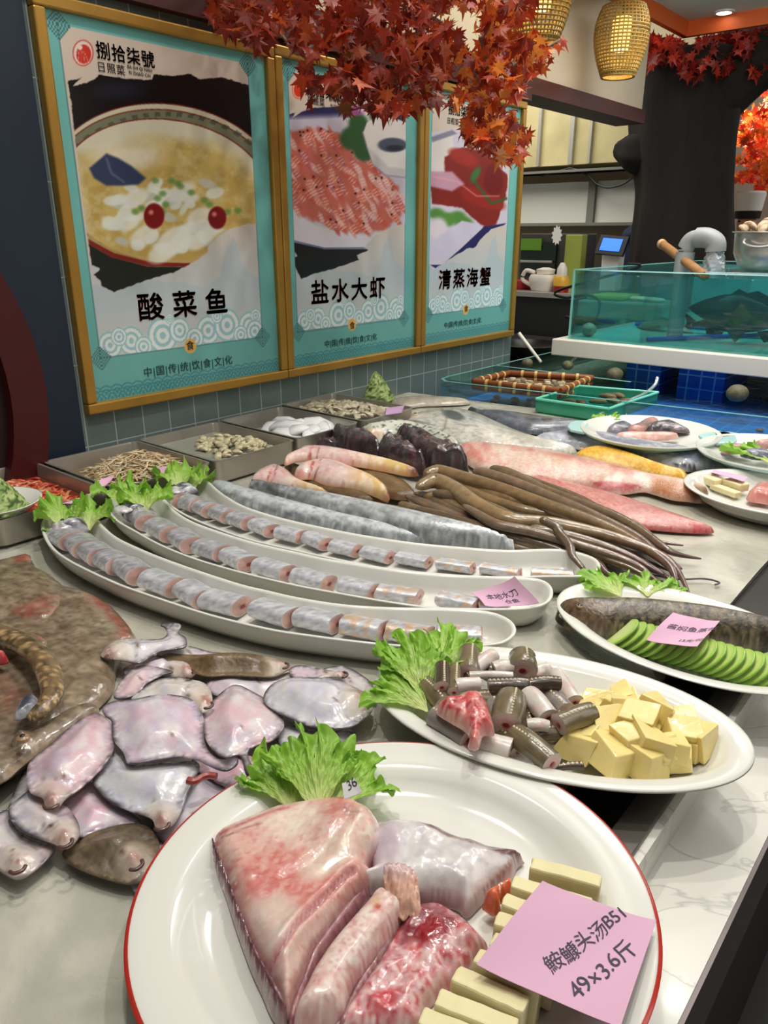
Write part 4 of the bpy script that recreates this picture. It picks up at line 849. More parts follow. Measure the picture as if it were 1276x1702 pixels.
limb([(1130, 250, 45, YTr-.1), (1085, 250, 44, YTr-.08), (1058, 252, 34, YTr-.1), (1036, 250, 20, YTr-.1), (1024, 248, 11, YTr-.1)], YTr, 'branch_knot')
limb([(1150, 200, 50, YTr), (1190, 160, 48, YTr), (1240, 118, 44, YTr), (1300, 82, 38, YTr), (1380, 40, 30, YTr+.1)], YTr, 'branch')
LEAF = np.array([(0, 0)]+[(math.sin(R(a))*r, math.cos(R(a))*r) for a, r in ((180, .12), (150, .5), (128, .3), (110, .78), (88, .42), (78, .5), (66, .95), (50, .5), (38, .6), (30, .46), (14, .62), (0, 1.1), (-14, .62), (-30, .46), (-38, .6), (-50, .5), (-66, .95), (-78, .5), (-88, .42), (-110, .78), (-128, .3), (-150, .5))])
def foliage(name, parent, regions, m, seed=1):
    rs = np.random.RandomState(seed); V = []; Fc = []; Cc = []; nl = len(LEAF)
    for poly, cnt, (d0, d1), size, cols in regions:
        poly = np.array(poly, float); lo, hi = poly.min(0), poly.max(0); k = 0; g = 0
        while k < cnt and g < cnt*20:
            g += 1; x, y = rs.uniform(lo, hi)
            if not inside(np.array([x]), np.array([y]), poly)[0] or fbm(np.array([x/28]), np.array([y/28]), seed+9)[0] < .40: continue
            k += 1; d = rs.uniform(d0, d1); dr = ray(x, y); c = CP+dr/FPX*d
            s = size*rs.uniform(.65, 1.15); L = np.c_[LEAF*s*.55, np.abs(LEAF[:, 0])*s*.12*rs.uniform(-1, 1.5)-.1*s*LEAF[:, 1]**2]
            # hanging: tip points down, blade faces anywhere sideways
            th_, ti, ro = rs.uniform(0, 2*math.pi), rs.normal(0, .6), rs.normal(math.pi, .7)
            Rm = (Matrix.Rotation(th_, 3, 'Z')@Matrix.Rotation(math.pi/2+ti, 3, 'X')@Matrix.Rotation(ro, 3, 'Z'))
            W = L@np.array(Rm).T+c; b = len(V); V += W.tolist(); Fc += [(b, b+1+i, b+1+(i+1) % (nl-1)) for i in range(nl-1)]
            cc = np.array(cols[rs.randint(len(cols))], float)*rs.uniform(.85, 1.1); Cc += [cc]*nl
    return mesh(name, V, Fc, m, parent, colors=np.array(Cc)/255, smooth=False)
def leafmat():
    m = mat('maple leaf', vc=True, rough=.45, var=.15, vs=40); nt = m.node_tree; N = nt.nodes; L = nt.links; b = N['Principled BSDF']
    t = N.new('ShaderNodeBsdfTranslucent'); a = N.new('ShaderNodeAttribute'); a.attribute_name = 'Col'; L.new(a.outputs[0], t.inputs[0]); mx = N.new('ShaderNodeMixShader'); mx.inputs[0].default_value = .4
    L.new(b.outputs[0], mx.inputs[1]); L.new(t.outputs[0], mx.inputs[2]); L.new(mx.outputs[0], N['Material Output'].inputs[0]); return m
M_leaf = leafmat()
RED = [(138, 40, 18), (118, 32, 16), (156, 52, 22), (128, 36, 18), (172, 76, 34), (140, 44, 20)]; ORG = [(196, 80, 28), (212, 104, 38), (176, 60, 26), (214, 130, 54), (156, 48, 22)]; BRT = [(232, 70, 34), (240, 110, 44), (216, 50, 30), (250, 150, 70)]
foliage('foliage', tr, [([(1062, 60), (1135, 66), (1290, 44), (1290, 105), (1255, 130), (1225, 105), (1205, 140), (1170, 115), (1150, 145), (1120, 100), (1095, 128), (1070, 90)], 620, (3.7, 4.3), .085, [(150, 34, 24), (120, 28, 20), (180, 50, 28)]),
                        ], M_leaf, 3)
hb = empty('maple_branch', (float(PY(1250, 230, 6.4)[0]), 6.4, 1.2), 'bright orange red maple foliage in the hall, right of the trunk', 'branch')
foliage('foliage', hb, [([(1210, 150), (1290, 130), (1290, 320), (1262, 315), (1245, 300), (1214, 300)], 900, (6.0, 7.2), .10, BRT)], M_leaf, 4)
lp = PY(1250, 230, 8.0); lamp('hall_foliage_light', 'POINT', (float(lp[0]), 7.6, 1.6), 60, color=(1, .9, .75), size=.15)
mb = empty('maple_branch', (float(PY(600, 0, 1.6)[0]), 1.6, 1.5), 'hanging spray of red maple leaves over the posters', 'branch')
foliage('foliage', mb, [([(345, -60), (345, 25), (380, 55), (420, 75), (470, 62), (500, 90), (505, 140), (520, 190), (545, 140), (600, 150), (640, 185), (690, 180), (712, 150), (740, 90), (760, -60)], 900, (1.45, 1.95), .058, RED),
                        ([(410, 45), (440, 50), (450, 80), (425, 85)], 10, (1.6, 1.8), .058, RED),
                        ([(700, -60), (740, 90), (735, 150), (760, 200), (770, 245), (800, 240), (830, 275), (868, 262), (880, 215), (872, 170), (880, 100), (905, 75), (880, 30), (900, -60)], 800, (1.7, 2.3), .058, ORG+RED[:2]),
                        ([(510, 100), (730, 70), (735, 170), (650, 185), (520, 180)], 250, (1.5, 1.9), .058, RED+[(150, 60, 30), (140, 84, 34)]),
                        ([(880, 85), (925, 68), (942, 58), (935, 72), (905, 110), (880, 130)], 30, (1.9, 2.2), .055, ORG)], M_leaf, 11)
tw = MB()
for pts in ([(560, -80, 1.7), (650, 0, 1.75), (700, 20, 1.8), (760, 60, 1.9), (790, 120, 1.95), (820, 200, 2.0)], [(700, 20, 1.8), (720, -20, 1.75), (760, -60, 1.8)], [(650, 0, 1.75), (560, 40, 1.7), (500, 90, 1.65), (470, 60, 1.65)], [(790, 120, 1.95), (850, 110, 2.05), (930, 66, 2.1)], [(800, 60, 1.9), (812, 120, 1.95), (815, 190, 1.95)]):
    q = [CP+ray(x, y)/FPX*d for x, y, d in pts]; tw.tube(spline(q, 6), np.linspace(.008, .0025, (len(q)-1)*6+1), 8)
tw.build('twig', mat('grey twig', (112, 100, 84), .7), mb, smooth=True)
# ================= woven lanterns =================
def lantern(cx_, ybot, rpx, hpx, d, label):
    c = CP+ray(cx_, ybot)/FPX*d; r = rpx*d/FPX; h = hpx*d/FPX*1.05; x, y, z = [float(v) for v in c]
    root = empty('woven_lantern', (x, y, z), label, 'lantern', 'woven bamboo lanterns')
    prof = lambda t: r*(.62+.38*math.sin(math.pi*min(1, t*1.6)*.5) if t < .62 else 1.0-.22*((t-.62)/.38)**2)
    wv = MB(); nr = 20; nv = 40
    for k in range(nr+1):
        t = k/nr; wv.tube([(x+prof(t)*math.cos(a)*(1+.012*(-1)**(i+k)), y+prof(t)*math.sin(a)*(1+.012*(-1)**(i+k)), z+h*t) for i, a in enumerate(np.linspace(0, 2*math.pi, nv+1))], h/nr*.30, 5, caps=False, flat=1.0)
    for i in range(nv):
        a = 2*math.pi*i/nv; wv.tube([(x+prof(t)*math.cos(a)*1.0, y+prof(t)*math.sin(a), z+h*t) for t in np.linspace(0, 1, 11)], r*.028, 5)
    wv.build('woven_shade', mat('bamboo weave', (150, 118, 52), .5, var=.2, vs=30), root, smooth=True)
    MB().lathe([(r*.56, z), (r*.64, z+.004), (r*.64, z+.02), (r*.56, z+.02)], x, y, 32).build('bottom_hoop', mat('bamboo hoop', (140, 116, 58), .5), root, smooth=True)
    MB().lathe([(0, z+h*.36), (r*.34, z+h*.38), (r*.36, z+h*.5), (r*.36, z+h*.84), (.018, z+h*.88)], x, y, 16).build('bulb', mat('warm bulb', (255, 226, 160), .4, emit=(255, 200, 110), es=1.8), root, smooth=True)
    MB().tube([(x, y, z+h*.88), (x, y, 2.3)], .004, 6).build('cord', M_black, root)
    l = lamp('lantern_light', 'POINT', (x, y, z+h*.22), 1.2, color=(1, .75, .42), size=.03)
lantern(893, 72, 52, 120, 2.7, 'woven bamboo lantern hanging among the leaves, middle one')
lantern(1026, 128, 43, 95, 3.1, 'woven bamboo lantern hanging clear before the tree trunk')
lantern(572, 8, 46, 110, 2.2, 'woven bamboo lantern at the top edge above the shrimp poster')
# ================= trays along the wall =================
ORD = ['first', 'second', 'third', 'fourth', 'fifth', 'sixth', 'seventh', 'eighth', 'ninth', 'tenth', 'eleventh', 'twelfth', 'thirteenth', 'fourteenth', 'fifteenth', 'sixteenth', 'seventeenth', 'eighteenth', 'nineteenth', 'twentieth', 'twenty-first', 'twenty-second', 'twenty-third', 'twenty-fourth']
M_tray = mat('brushed tray steel', (176, 170, 160), .3, metal=.65, var=.1, vs=8, bump=.05, bs=40)
TRZ = .058
def tray(corners, label, wet=None):
    """corners on the rim plane: back left, back right, front right, front left"""
    q = [P(x, y, TRZ) for x, y in corners]; xa = (q[0][0]+q[1][0])/2; xb = (q[2][0]+q[3][0])/2; ya = (q[0][1]+q[3][1])/2; yb = (q[1][1]+q[2][1])/2
    xa = max(xa, WX+.004); o = []
    def rr(x0, y0, x1, y1, r, z): 
        L = []
        for cx, cy, a0 in ((x1-r, y1-r, 0), (x0+r, y1-r, 90), (x0+r, y0+r, 180), (x1-r, y0+r, 270)):
            for k in range(5): a = R(a0+k*22.5); L.append((cx+r*math.cos(a), cy+r*math.sin(a), z))
        return L
    rings = [(.008, .002, .014), (.004, .006, .016), (.001, TRZ-.004, .018), (-.001, TRZ-.002, .02), (-.001, TRZ, .02), (.005, TRZ, .018), (.006, TRZ-.004, .018), (.010, .010, .015), (.018, .005, .012)]
    V = []; Fc = []
    for d, z, r in rings: V += rr(xa+d, ya+d, xb-d, yb-d, r, z)
    n = 20
    for k in range(len(rings)-1):
        for i in range(n): j = (i+1) % n; Fc.append((k*n+i, k*n+j, (k+1)*n+j, (k+1)*n+i))
    Fc += [tuple(range(n))[::-1], tuple(range((len(rings)-1)*n, len(rings)*n))]
    root = empty('steel_tray', ((xa+xb)/2, (ya+yb)/2, 0), label, 'tray', 'steel trays along the wall')
    b = mesh('tray_body', V, Fc, M_tray, root); smooth_angle(b, 50)
    if wet: mesh('liquid', rr(xa+.011, ya+.011, xb-.011, yb-.011, .014, wet[0]), [tuple(range(n))], wet[1], root, smooth=False)
    return xa+.014, ya+.014, xb-.014, yb-.014
milky = clearmat('milky tray water', (200, 205, 195), .05, .5, .06, milky=.55, milkc=(176, 180, 166), bump=.15, bs=20)
TA = tray([(-120, 800), (56, 769), (188, 814), (-30, 872)], 'steel tray of red shrimp meat at the left edge', (.030, clearmat('red tray water', (235, 150, 120), .06, .5, .05, milky=.3, milkc=(190, 90, 60), bump=.2, bs=30)))
TB_ = tray([(70, 767), (226, 732), (355, 770), (190, 812)], 'steel tray of whitebait next to the shrimp tray', (.024, clearmat('amber tray water', (220, 205, 170), .06, .5, .05, milky=.35, milkc=(170, 150, 110))))
TC = tray([(231, 730), (361, 700), (489, 732), (358, 769)], 'steel tray of small clam meat in cloudy water, third from the left', (.034, milky))
TD = tray([(367, 698), (466, 675), (598, 702), (492, 730)], 'steel tray of white squid, fourth from the left', (.012, milky))
TE = tray([(474, 672), (556, 652), (686, 678), (600, 701)], 'steel tray of shelled oysters, farthest along the wall')
def heapz(x, y, B, h0, h1, cx=.5, cy=.5, w=.42):
    u = (x-B[0])/(B[2]-B[0]); v = (y-B[1])/(B[3]-B[1]); return h0+(h1-h0)*np.exp(-(((u-cx)/w)**2+((v-cy)/w)**2))
def strands(name, B, n, L, r, cols, m, h0, h1, seed, cx, cy, w, label, cat, curl=.5, lim=1.):
    rs = np.random.RandomState(seed); V = []; Fc = []; Cc = []
    k = 0
    while k < n:
        x, y = rs.uniform(B[0]+.02, B[2]-.02), rs.uniform(B[1]+.02, B[3]-.02); u = (x-B[0])/(B[2]-B[0]); v = (y-B[1])/(B[3]-B[1])
        if math.hypot((u-cx)/w, (v-cy)/w) > lim+rs.uniform(-.2, .2): continue
        k += 1; z = float(heapz(x, y, B, h0, h1, cx, cy, w*.8))*rs.uniform(.75, 1.03); a = rs.uniform(0, math.pi*2); c = rs.uniform(-curl, curl); l = L*rs.uniform(.6, 1.2)
        pts = []; px_, py_ = x-math.cos(a)*l/2, y-math.sin(a)*l/2
        for i in range(5):
            pts.append((min(max(px_, B[0]+.002), B[2]-.002), min(max(py_, B[1]+.002), B[3]-.002), z+.004*math.sin(i*1.1+k))); a += c/4; px_ += math.cos(a)*l/4; py_ += math.sin(a)*l/4
        v_, f_ = tube_geo(pts, [r*.5, r, r, r*.8, r*.3], 6, .8); b = len(V); V += v_; Fc += [tuple(i+b for i in f) for f in f_]; Cc += [np.array(cols[rs.randint(len(cols))])*rs.uniform(.9, 1.08)]*len(v_)
    return tag(mesh(name, V, Fc, m, None, colors=np.array(Cc)/255), label, cat, kind='stuff')
M_wet = mat('wet flesh', vc=True, rough=.3, coat=.4, sss=.1)
strands('shrimp_meat', TA, 750, .04, .0042, [(206, 90, 54), (222, 120, 80), (190, 60, 40), (230, 160, 130), (214, 140, 100)], M_wet, .026, .038, 1, .5, .5, .6, 'orange red peeled shrimps spread in the leftmost tray', 'shrimp', 1.6, 1.3)
strands('whitebait', TB_, 650, .06, .0022, [(214, 190, 150), (226, 206, 168), (196, 166, 122), (232, 218, 190)], M_wet, .02, .072, 2, .56, .62, .5, 'tangled mound of pale whitebait in its steel tray', 'whitebait', 1.0, .85)
def individuals(name, B, n, geo, m, label, cat, group, seed, h0, h1, cx, cy, w, lim=1., skip=None, zadd=0):
    rs = random.Random(seed); o0 = None; k = 0
    while k < n:
        u, v = rs.random(), rs.random()
        if math.hypot((u-cx)/w, (v-cy)/w) > lim or (skip and skip(u, v)): continue
        x = B[0]+.02+u*(B[2]-B[0]-.04); y = B[1]+.02+v*(B[3]-B[1]-.04)
        if o0 is None: V, Fc = geo(); o = o0 = mesh(name, V, Fc, m)
        else: o = o0.copy(); col.objects.link(o)
        o.location = (x, y, float(heapz(x, y, B, h0, h1, cx, cy, w))+rs.uniform(-.004, .004)+zadd); o.rotation_euler = (rs.uniform(-.5, .5), rs.uniform(-.5, .5), rs.uniform(0, 6.28)); s = rs.uniform(.75, 1.2); o.scale = (s, s*rs.uniform(.8, 1.1), s)
        tag(o, label, cat, group); k += 1
def clamgeo(): return tube_geo([(-.013, 0, 0), (-.009, 0, .002), (0, .002, .004), (.009, .001, .003), (.014, 0, 0)], [.002, .007, .009, .007, .002], 10, .6)
individuals('clam', TC, 95, clamgeo, mat('pale clam meat', (196, 186, 150), .35, coat=.3, var=.55, vs=90), 'small cream clam with dark edge in the cloudy water tray', 'clam', 'clams in the third tray', 5, .032, .046, .62, .68, .42, 1.1, lambda u, v: u > .5 and v < .4 and u+v < .95)
def oystergeo():
    V, Fc = tube_geo([(-.022, 0, 0), (-.015, .003, .002), (-.002, -.002, .005), (.01, .002, .003), (.022, 0, 0)], [.002, .010, .0125, .010, .003], 12, .45); return [tuple(np.array(v)+.0018*np.sin(np.array(v)[[1, 2, 0]]*500)) for v in V], Fc
individuals('oyster', TE, 120, oystergeo, mat('oyster meat', (204, 194, 164), .25, coat=.5, var=.6, vs=55), 'grey and cream shelled oyster in the farthest tray', 'oyster', 'oysters in the farthest tray', 7, .03, .052, .5, .5, .6, 1.3)
def squidgeo():
    V, Fc = tube_geo([(-.05, 0, 0), (-.035, .004, .006), (0, .003, .01), (.03, -.002, .007), (.05, 0, 0)], [.004, .02, .026, .02, .004], 14, .5); return V, Fc
individuals('squid', TD, 13, squidgeo, mat('white squid flesh', (238, 238, 240), .25, coat=.5, var=.06, vs=30, sss=.2), 'plump white squid body heaped in the fourth tray', 'squid', 'white squid in the fourth tray', 3, .018, .034, .55, .6, .4, 1.0)
# ================= notes =================
M_pink = mat('pink paper', (214, 170, 196), .7)
M_pen = mat('pen ink', (58, 50, 74), .6)
def note(q, z, label, lines=(), curl=.004, name='paper_note', n=14, m=None, zc=None, ink=None):
    """q: four pixel corners (upper left, upper right, lower right, lower left of the sheet); lines: (text, size, u, v, ang)"""
    z4 = z if isinstance(z, (list, tuple)) else [z]*4
    W = [P(x, y, zz) for (x, y), zz in zip(q, z4)]; V = []
    for j in range(n+1):
        for i in range(n+1):
            u, v = i/n, j/n; p = (W[0]*(1-u)+W[1]*u)*(1-v)+(W[3]*(1-u)+W[2]*u)*v; p = p+np.array([0, 0, curl*math.sin(u*5+v*2)*math.sin(v*3.1+.4)+curl*1.5*(abs(u-.5)*2)**3]); V.append(p)
    Fc = [(j*(n+1)+i, j*(n+1)+i+1, (j+1)*(n+1)+i+1, (j+1)*(n+1)+i) for j in range(n) for i in range(n)]
    V2 = V+[v-np.array([0, 0, .0004]) for v in V]; k = len(V); Fc2 = Fc+[tuple(i+k for i in f[::-1]) for f in Fc]
    root = empty(name, np.mean(W, 0), label, 'note'); mesh('sheet', V2, Fc2, m or M_pink, root)
    ex = W[1]-W[0]; ey = W[0]-W[3]
    for txt, size, u, v, ang in lines:
        # lettering draped on the sheet
        cu = word('handwriting', txt, size, Matrix.Identity(4), ink or M_pen, root, ext=.0, sp=.95); me = cu.data; lx, ly = np.linalg.norm((W[1]-W[0]+W[2]-W[3])/2), np.linalg.norm((W[3]-W[0]+W[2]-W[1])/2)
        ca, sa = math.cos(R(ang)), math.sin(R(ang)); rs = random.Random(len(txt))
        for vt in me.vertices:
            a = vt.co.x; b = vt.co.y+.06*size*math.sin(a/size*3.3); a, b = a+b*.22, b
            uu = u+(a*ca-b*sa)/lx; vv = v-(a*sa+b*ca)/ly; p = (W[0]*(1-uu)+W[1]*uu)*(1-vv)+(W[3]*(1-uu)+W[2]*uu)*vv
            p = p+np.array([0, 0, curl*math.sin(uu*5+vv*2)*math.sin(vv*3.1+.4)+curl*1.5*(abs(uu-.5)*2)**3+.0006]); vt.co = Vector([float(t) for t in p])
    return root
note([(145, 828), (168, 797), (190, 793), (172, 812)], [.058, .075, .075, .06], 'narrow pink paper note standing on the rim between the first two trays', name='paper_note', curl=.002)
note([(96, 840), (146, 822), (176, 815), (118, 838)], [.06, .06, .061, .061], 'pink paper strip lying over the front edge of the shrimp tray', curl=.001)
note([(250, 779), (304, 771), (310, 778), (268, 789)], .064, 'pink paper note on the front rim of the whitebait tray', curl=.001)
note([(643, 678), (672, 674), (668, 686), (640, 690)], .062, 'small lilac paper note on the right corner of the oyster tray', curl=.001, m=mat('lilac paper', (196, 160, 200), .7))
# ================= green garnish cones =================
def cone(px, py, z, r, h, label, dishr=None):
    q = P(px, py, z); x, y = float(q[0]), float(q[1]); V = []; Fc = []; n, m = 30, 48; Cc = []
    for i in range(n+1):
        t = i/n; rr = r*(1-t)**.75*(1.0) if t > .0 else r
        for j in range(m):
            a = 2*math.pi*j/m; k = 1+.25*(fbm(np.array([a*6]), np.array([t*12]), 3)[0]-.5)
            V.append((x+rr*k*math.cos(a), y+rr*k*math.sin(a), z+.002+h*t)); f = fbm(np.array([a*9+t*3]), np.array([t*16]), 8)[0]
            Cc.append((60, 84, 40) if f < .42 else (122, 150, 74) if f < .55 else (170, 186, 120))
    Fc = [(i*m+j, i*m+(j+1) % m, (i+1)*m+(j+1) % m, (i+1)*m+j) for i in range(n) for j in range(m)]+[tuple(range(m))[::-1]]
    o = mesh('garnish_cone', V, Fc, mat('frosted greens', vc=True, rough=.6, bump=.6, bs=150), None, colors=np.array(Cc)/255); tag(o, label, 'garnish'); return x, y
cone(621, 664, .0, .075, .105, 'cone of frosted chopped greens behind the oyster tray')
cq = P(-8, 845, .06); dd_ = oval(cq[0], cq[1], .085, .085, 0, 48)
d1 = dish('round_dish', dd_, [(.04, .0581), (.02, .0585), (.002, .074), (0, .076), (.004, .076), (.02, .066), (.04, .064)], M_white); tag(d1, 'small white dish resting on the shrimp tray at the left edge', 'dish')
cone(-8, 848, .0645, .058, .075, 'cone of chopped greens on the small white dish at the left edge')
# ================= lettuce =================
M_let = mat('lettuce leaf', vc=True, rough=.38, coat=.15, var=.12, vs=60, bump=.35, bs=120); ntl = M_let.node_tree
_t = ntl.nodes.new('ShaderNodeBsdfTranslucent'); _a = ntl.nodes.new('ShaderNodeAttribute'); _a.attribute_name = 'Col'; ntl.links.new(_a.outputs[0], _t.inputs[0]); _m = ntl.nodes.new('ShaderNodeMixShader'); _m.inputs[0].default_value = .3
ntl.links.new(ntl.nodes['Principled BSDF'].outputs[0], _m.inputs[1]); ntl.links.new(_t.outputs[0], _m.inputs[2]); ntl.links.new(_m.outputs[0], ntl.nodes['Material Output'].inputs[0])
def lettuce(base, to, spread, lift, label, seed=0, z=.012, size=None, nu=150, nv=26, ruf=1., zmin=None):
    """base, to: pixels on the plane z; the leaf fans from base towards to"""
    b = P(base[0], base[1], z); t = P(to[0], to[1], z); d = t-b; L = size or np.linalg.norm(d); a0 = math.atan2(d[1], d[0]); rs = np.random.RandomState(seed)
    u, v = np.meshgrid(np.linspace(-1, 1, nu), np.linspace(.03, 1, nv)); ph = rs.uniform(0, 6, 8)
    lob = .13*np.sin(u*4.2+ph[0])+.07*np.sin(u*9.5+ph[1]); fine = .034*np.sin(u*37+ph[2]+2*np.sin(u*9))+.03*np.sin(u*71+ph[6]+2*np.sin(u*13))
    r = L*v*(1-.22*np.abs(u)**2.5)*(1+lob*v**2+fine*v**6); th = a0+u*R(spread)*(.75+.25*v)
    e = R(lift)*(1.05-.75*v**1.5); ruf1 = v**2.0; ruf2 = v**4.5
    hz = L*(.78 if lift > 55 else .5)*v*math.sin(R(lift))*(1.35-.6*v)+L*.075*ruf*ruf1*np.sin(u*7+ph[3]+v*2.2)+L*.06*ruf*ruf2*np.sin(u*19+ph[4]-v*2)+L*.042*ruf*v**7*np.sin(u*41+ph[5]+v*5+2*np.sin(u*11))+L*.026*v**9*np.sin(u*83+ph[2]+3*np.sin(u*7))
    hz = hz+L*.045*(fbm(u*9+9, v*9, seed)-.5)*2*ss(0, .4, v)+L*.026*(fbm(u*24+3, v*20, seed+2)-.5)*2*ss(.1, .6, v)
    rr = r*math.cos(R(lift)*.75)+L*.045*ruf2*np.cos(u*19+ph[1]+v*3); th = th+.09*ruf2*np.cos(u*25+ph[7])
    x = b[0]+rr*np.cos(th); y = b[1]+rr*np.sin(th); zz = z+.004+np.maximum(hz+.004, 0.0)
    g = ss(.1, 1., v); c = np.zeros(x.shape+(3,)); pale = np.array((214, 226, 150)); mid = np.array((156, 204, 72)); dk = np.array((118, 176, 48))
    c = pale*(1-g[..., None])+mid*g[..., None]; k = (fbm(u*10, v*6, seed+4)*.8*g)[..., None]; c = c*(1-k)+dk*k
    rib = (ss(.04, .0, np.abs(u))*(1-v)+.35*ss(.12, 0, np.abs(np.sin(u*6+v*1.2+fbm(u*5, v*4, seed)*1.5)))*(1-v*.8))[..., None]; c = c*(1-.5*rib)+np.array((222, 232, 180))*.5*rib
    Fc = [(j*nu+i, j*nu+i+1, (j+1)*nu+i+1, (j+1)*nu+i) for j in range(nv-1) for i in range(nu-1)]
    o = mesh('lettuce_leaf', np.stack([x.ravel(), y.ravel(), zz.ravel()], 1), Fc, M_let, None, colors=c.reshape(-1, 3)/255); return tag(o, label, 'lettuce', 'lettuce leaves')
# ================= whole fish between trays and boats =================
M_fish = mat('fish skin', vc=True, rough=.26, coat=.5, var=.1, vs=70, bump=.12, bs=160)
M_scale = mat('scaled skin', vc=True, rough=.28, coat=.45, var=.22, vs=130, bump=.35, bs=260)
M_dull = mat('dull skin', vc=True, rough=.36, coat=.3, var=.22, vs=60, bump=.25, bs=140)
def eye(parent, px, py, z, r, ring=(206, 190, 150)):
    q = P(px, py, z); MB().lathe([(0, z-.001), (r, z-.001), (r*.95, z+r*.25), (r*.7, z+r*.42)], q[0], q[1], 16).build('eye_ring', mat('eye ring %d' % ring[0], ring, .3), parent, smooth=True)
    MB().lathe([(r*.7, z+r*.40), (r*.5, z+r*.6), (0, z+r*.68)], q[0], q[1], 16).build('eye', mat('eye black', (14, 14, 18), .08, coat=1), parent, smooth=True)
Z5 = lambda L: Z(L, 420, 620, 2.9); Z6 = lambda L: Z(L, 700, 560, 2.215)
def fish(name, out, z0, T, pf, label, cat='fish', m=None, step=.006, **k): return tag(organic(name, out, z0, T, pf, m or M_fish, step=step, **k), label, cat)
def pf_white(px, py, d, x, y):
    p = Paint(px, py, (206, 204, 192)); p.noise((120, 122, 116), 6, .6, .5, .62, 14, sy=1.5, rot=18); p.poly([(760, 672), (800, 682), (860, 712), (940, 740), (900, 742), (820, 712)], (150, 150, 140), soft=8, a=.8); p.noise((232, 230, 222), 20, .6); p.noise((150, 152, 146), 5, .35, .5, .7, 4, sy=2)
    p.ell(753, 690, 18, 7, (70, 62, 58), rot=16, soft=2); p.line([(676, 698), (700, 702), (722, 706)], 1.5, (90, 80, 76), .8, 1.5); p.line([(735, 680), (742, 695), (738, 712), (728, 722)], 2.5, (120, 112, 104), .8, 2.5); p.ell(690, 690, 14, 6, (224, 200, 190), soft=5, a=.6); return p
f = fish('white_fish', [(668, 694), (680, 684), (700, 678), (725, 675), (755, 674), (782, 677), (806, 685), (835, 701), (870, 720), (905, 734), (948, 746), (958, 752), (930, 754), (880, 748), (830, 742), (790, 737), (756, 735), (728, 724), (700, 710), (680, 702)], .004, .040, pf_white, 'large silvery white fish with dark fin spot, lying by the oyster tray'); eye(f, 690, 689, .052, .009)
def pf_pale(px, py, d, x, y): return Paint(px, py, (176, 168, 150)).noise((206, 198, 182), 12, .7).noise((150, 140, 120), 6, .4)
fish('white_fish', [(650, 664), (680, 657), (720, 656), (770, 661), (780, 668), (740, 672), (700, 674), (668, 680)], .002, .02, pf_pale, 'pale flat fish behind the large silvery white fish')
def pf_dgrey(px, py, d, x, y): return Paint(px, py, (92, 98, 108)).poly(Z6([(170, 250), (260, 262), (420, 290), (640, 325), (500, 322), (300, 290)]), (62, 66, 76), 3).noise((140, 146, 156), 8, .6, .5, .7).noise((60, 64, 72), 4, .5, .5, .7, 5, sy=2).ell(786, 676, 10, 4, (24, 24, 28), soft=2)
fish('mackerel', Z6([(168, 252), (190, 246), (230, 262), (350, 280), (480, 306), (620, 328), (700, 345), (600, 350), (430, 358), (350, 345), (270, 305), (215, 272)]), .004, .035, pf_dgrey, 'dark grey mackerel with black snout along the pool glass')
def pf_mack(px, py, d, x, y):
    p = Paint(px, py, (186, 190, 198)); p.poly(Z6([(430, 345), (560, 335), (700, 352), (850, 390), (1000, 422), (1160, 488), (1000, 455), (850, 422), (700, 385), (560, 362)]), (104, 112, 130), soft=4, a=.85); p.noise((226, 228, 232), 14, .7, .45, .7, 3, sy=4, rot=15); p.noise((80, 88, 110), 8, .45, .5, .7, 6, sy=3, rot=15); p.poly(Z6([(900, 470), (960, 462), (1100, 490), (1000, 500)]), (44, 42, 44), soft=3); return p
f = fish('mackerel', Z6([(415, 358), (440, 348), (560, 336), (700, 352), (850, 390), (1000, 422), (1110, 462), (1165, 490), (1060, 496), (950, 492), (850, 462), (740, 425), (600, 392), (480, 372)]), .003, .040, pf_mack, 'silver blue spanish mackerel beside the first turquoise bowl'); eye(f, 906, 720, .022, .006)
def pf_yel(px, py, d, x, y): return Paint(px, py, (216, 166, 46)).poly(Z6([(590, 425), (700, 440), (850, 490), (970, 535), (850, 520), (700, 470), (600, 440)]), (232, 206, 140), soft=3, a=.8).noise((190, 120, 40), 8, .5).noise((240, 214, 120), 3, .5, .5, .7, 4).ell(958, 743, 10, 5, (206, 130, 40), soft=4)
f = fish('yellow_croaker', Z6([(566, 416), (600, 400), (660, 396), (720, 403), (800, 438), (880, 478), (935, 502), (978, 512), (975, 542), (925, 528), (880, 520), (800, 492), (720, 470), (640, 450), (590, 432)]), .003, .036, pf_yel, 'golden yellow croaker between the mackerel and the large red fish', m=M_scale, step=.004); eye(f, 966, 745, .024, .005)
def pf_red1(px, py, d, x, y):
    p = Paint(px, py, (206, 178, 164)); p.poly(Z6([(130, 380), (230, 370), (260, 420), (220, 470), (160, 440)]), (206, 110, 96), soft=12, a=.8); p.poly(Z6([(240, 378), (450, 402), (750, 475), (860, 515), (750, 505), (500, 440), (300, 405)]), (196, 120, 110), soft=5, a=.8)
    p.noise((226, 208, 194), 18, .8, .4, .62, 2); p.noise((206, 100, 92), 9, .4, .55, .72, 7); p.noise((190, 176, 120), 12, .3, .6, .75, 9); p.poly(Z6([(850, 510), (1060, 560), (1050, 610), (960, 605), (850, 575)]), (176, 120, 84), soft=8); p.line(Z6([(940, 545), (950, 600)]), 1, (120, 80, 60), .5, 2); p.poly(Z6([(985, 545), (1060, 560), (1045, 612), (1000, 605)]), (92, 62, 40), soft=5); p.poly(Z6([(600, 535), (700, 530), (815, 548), (800, 568), (700, 566)]), (170, 80, 84), soft=2); return p
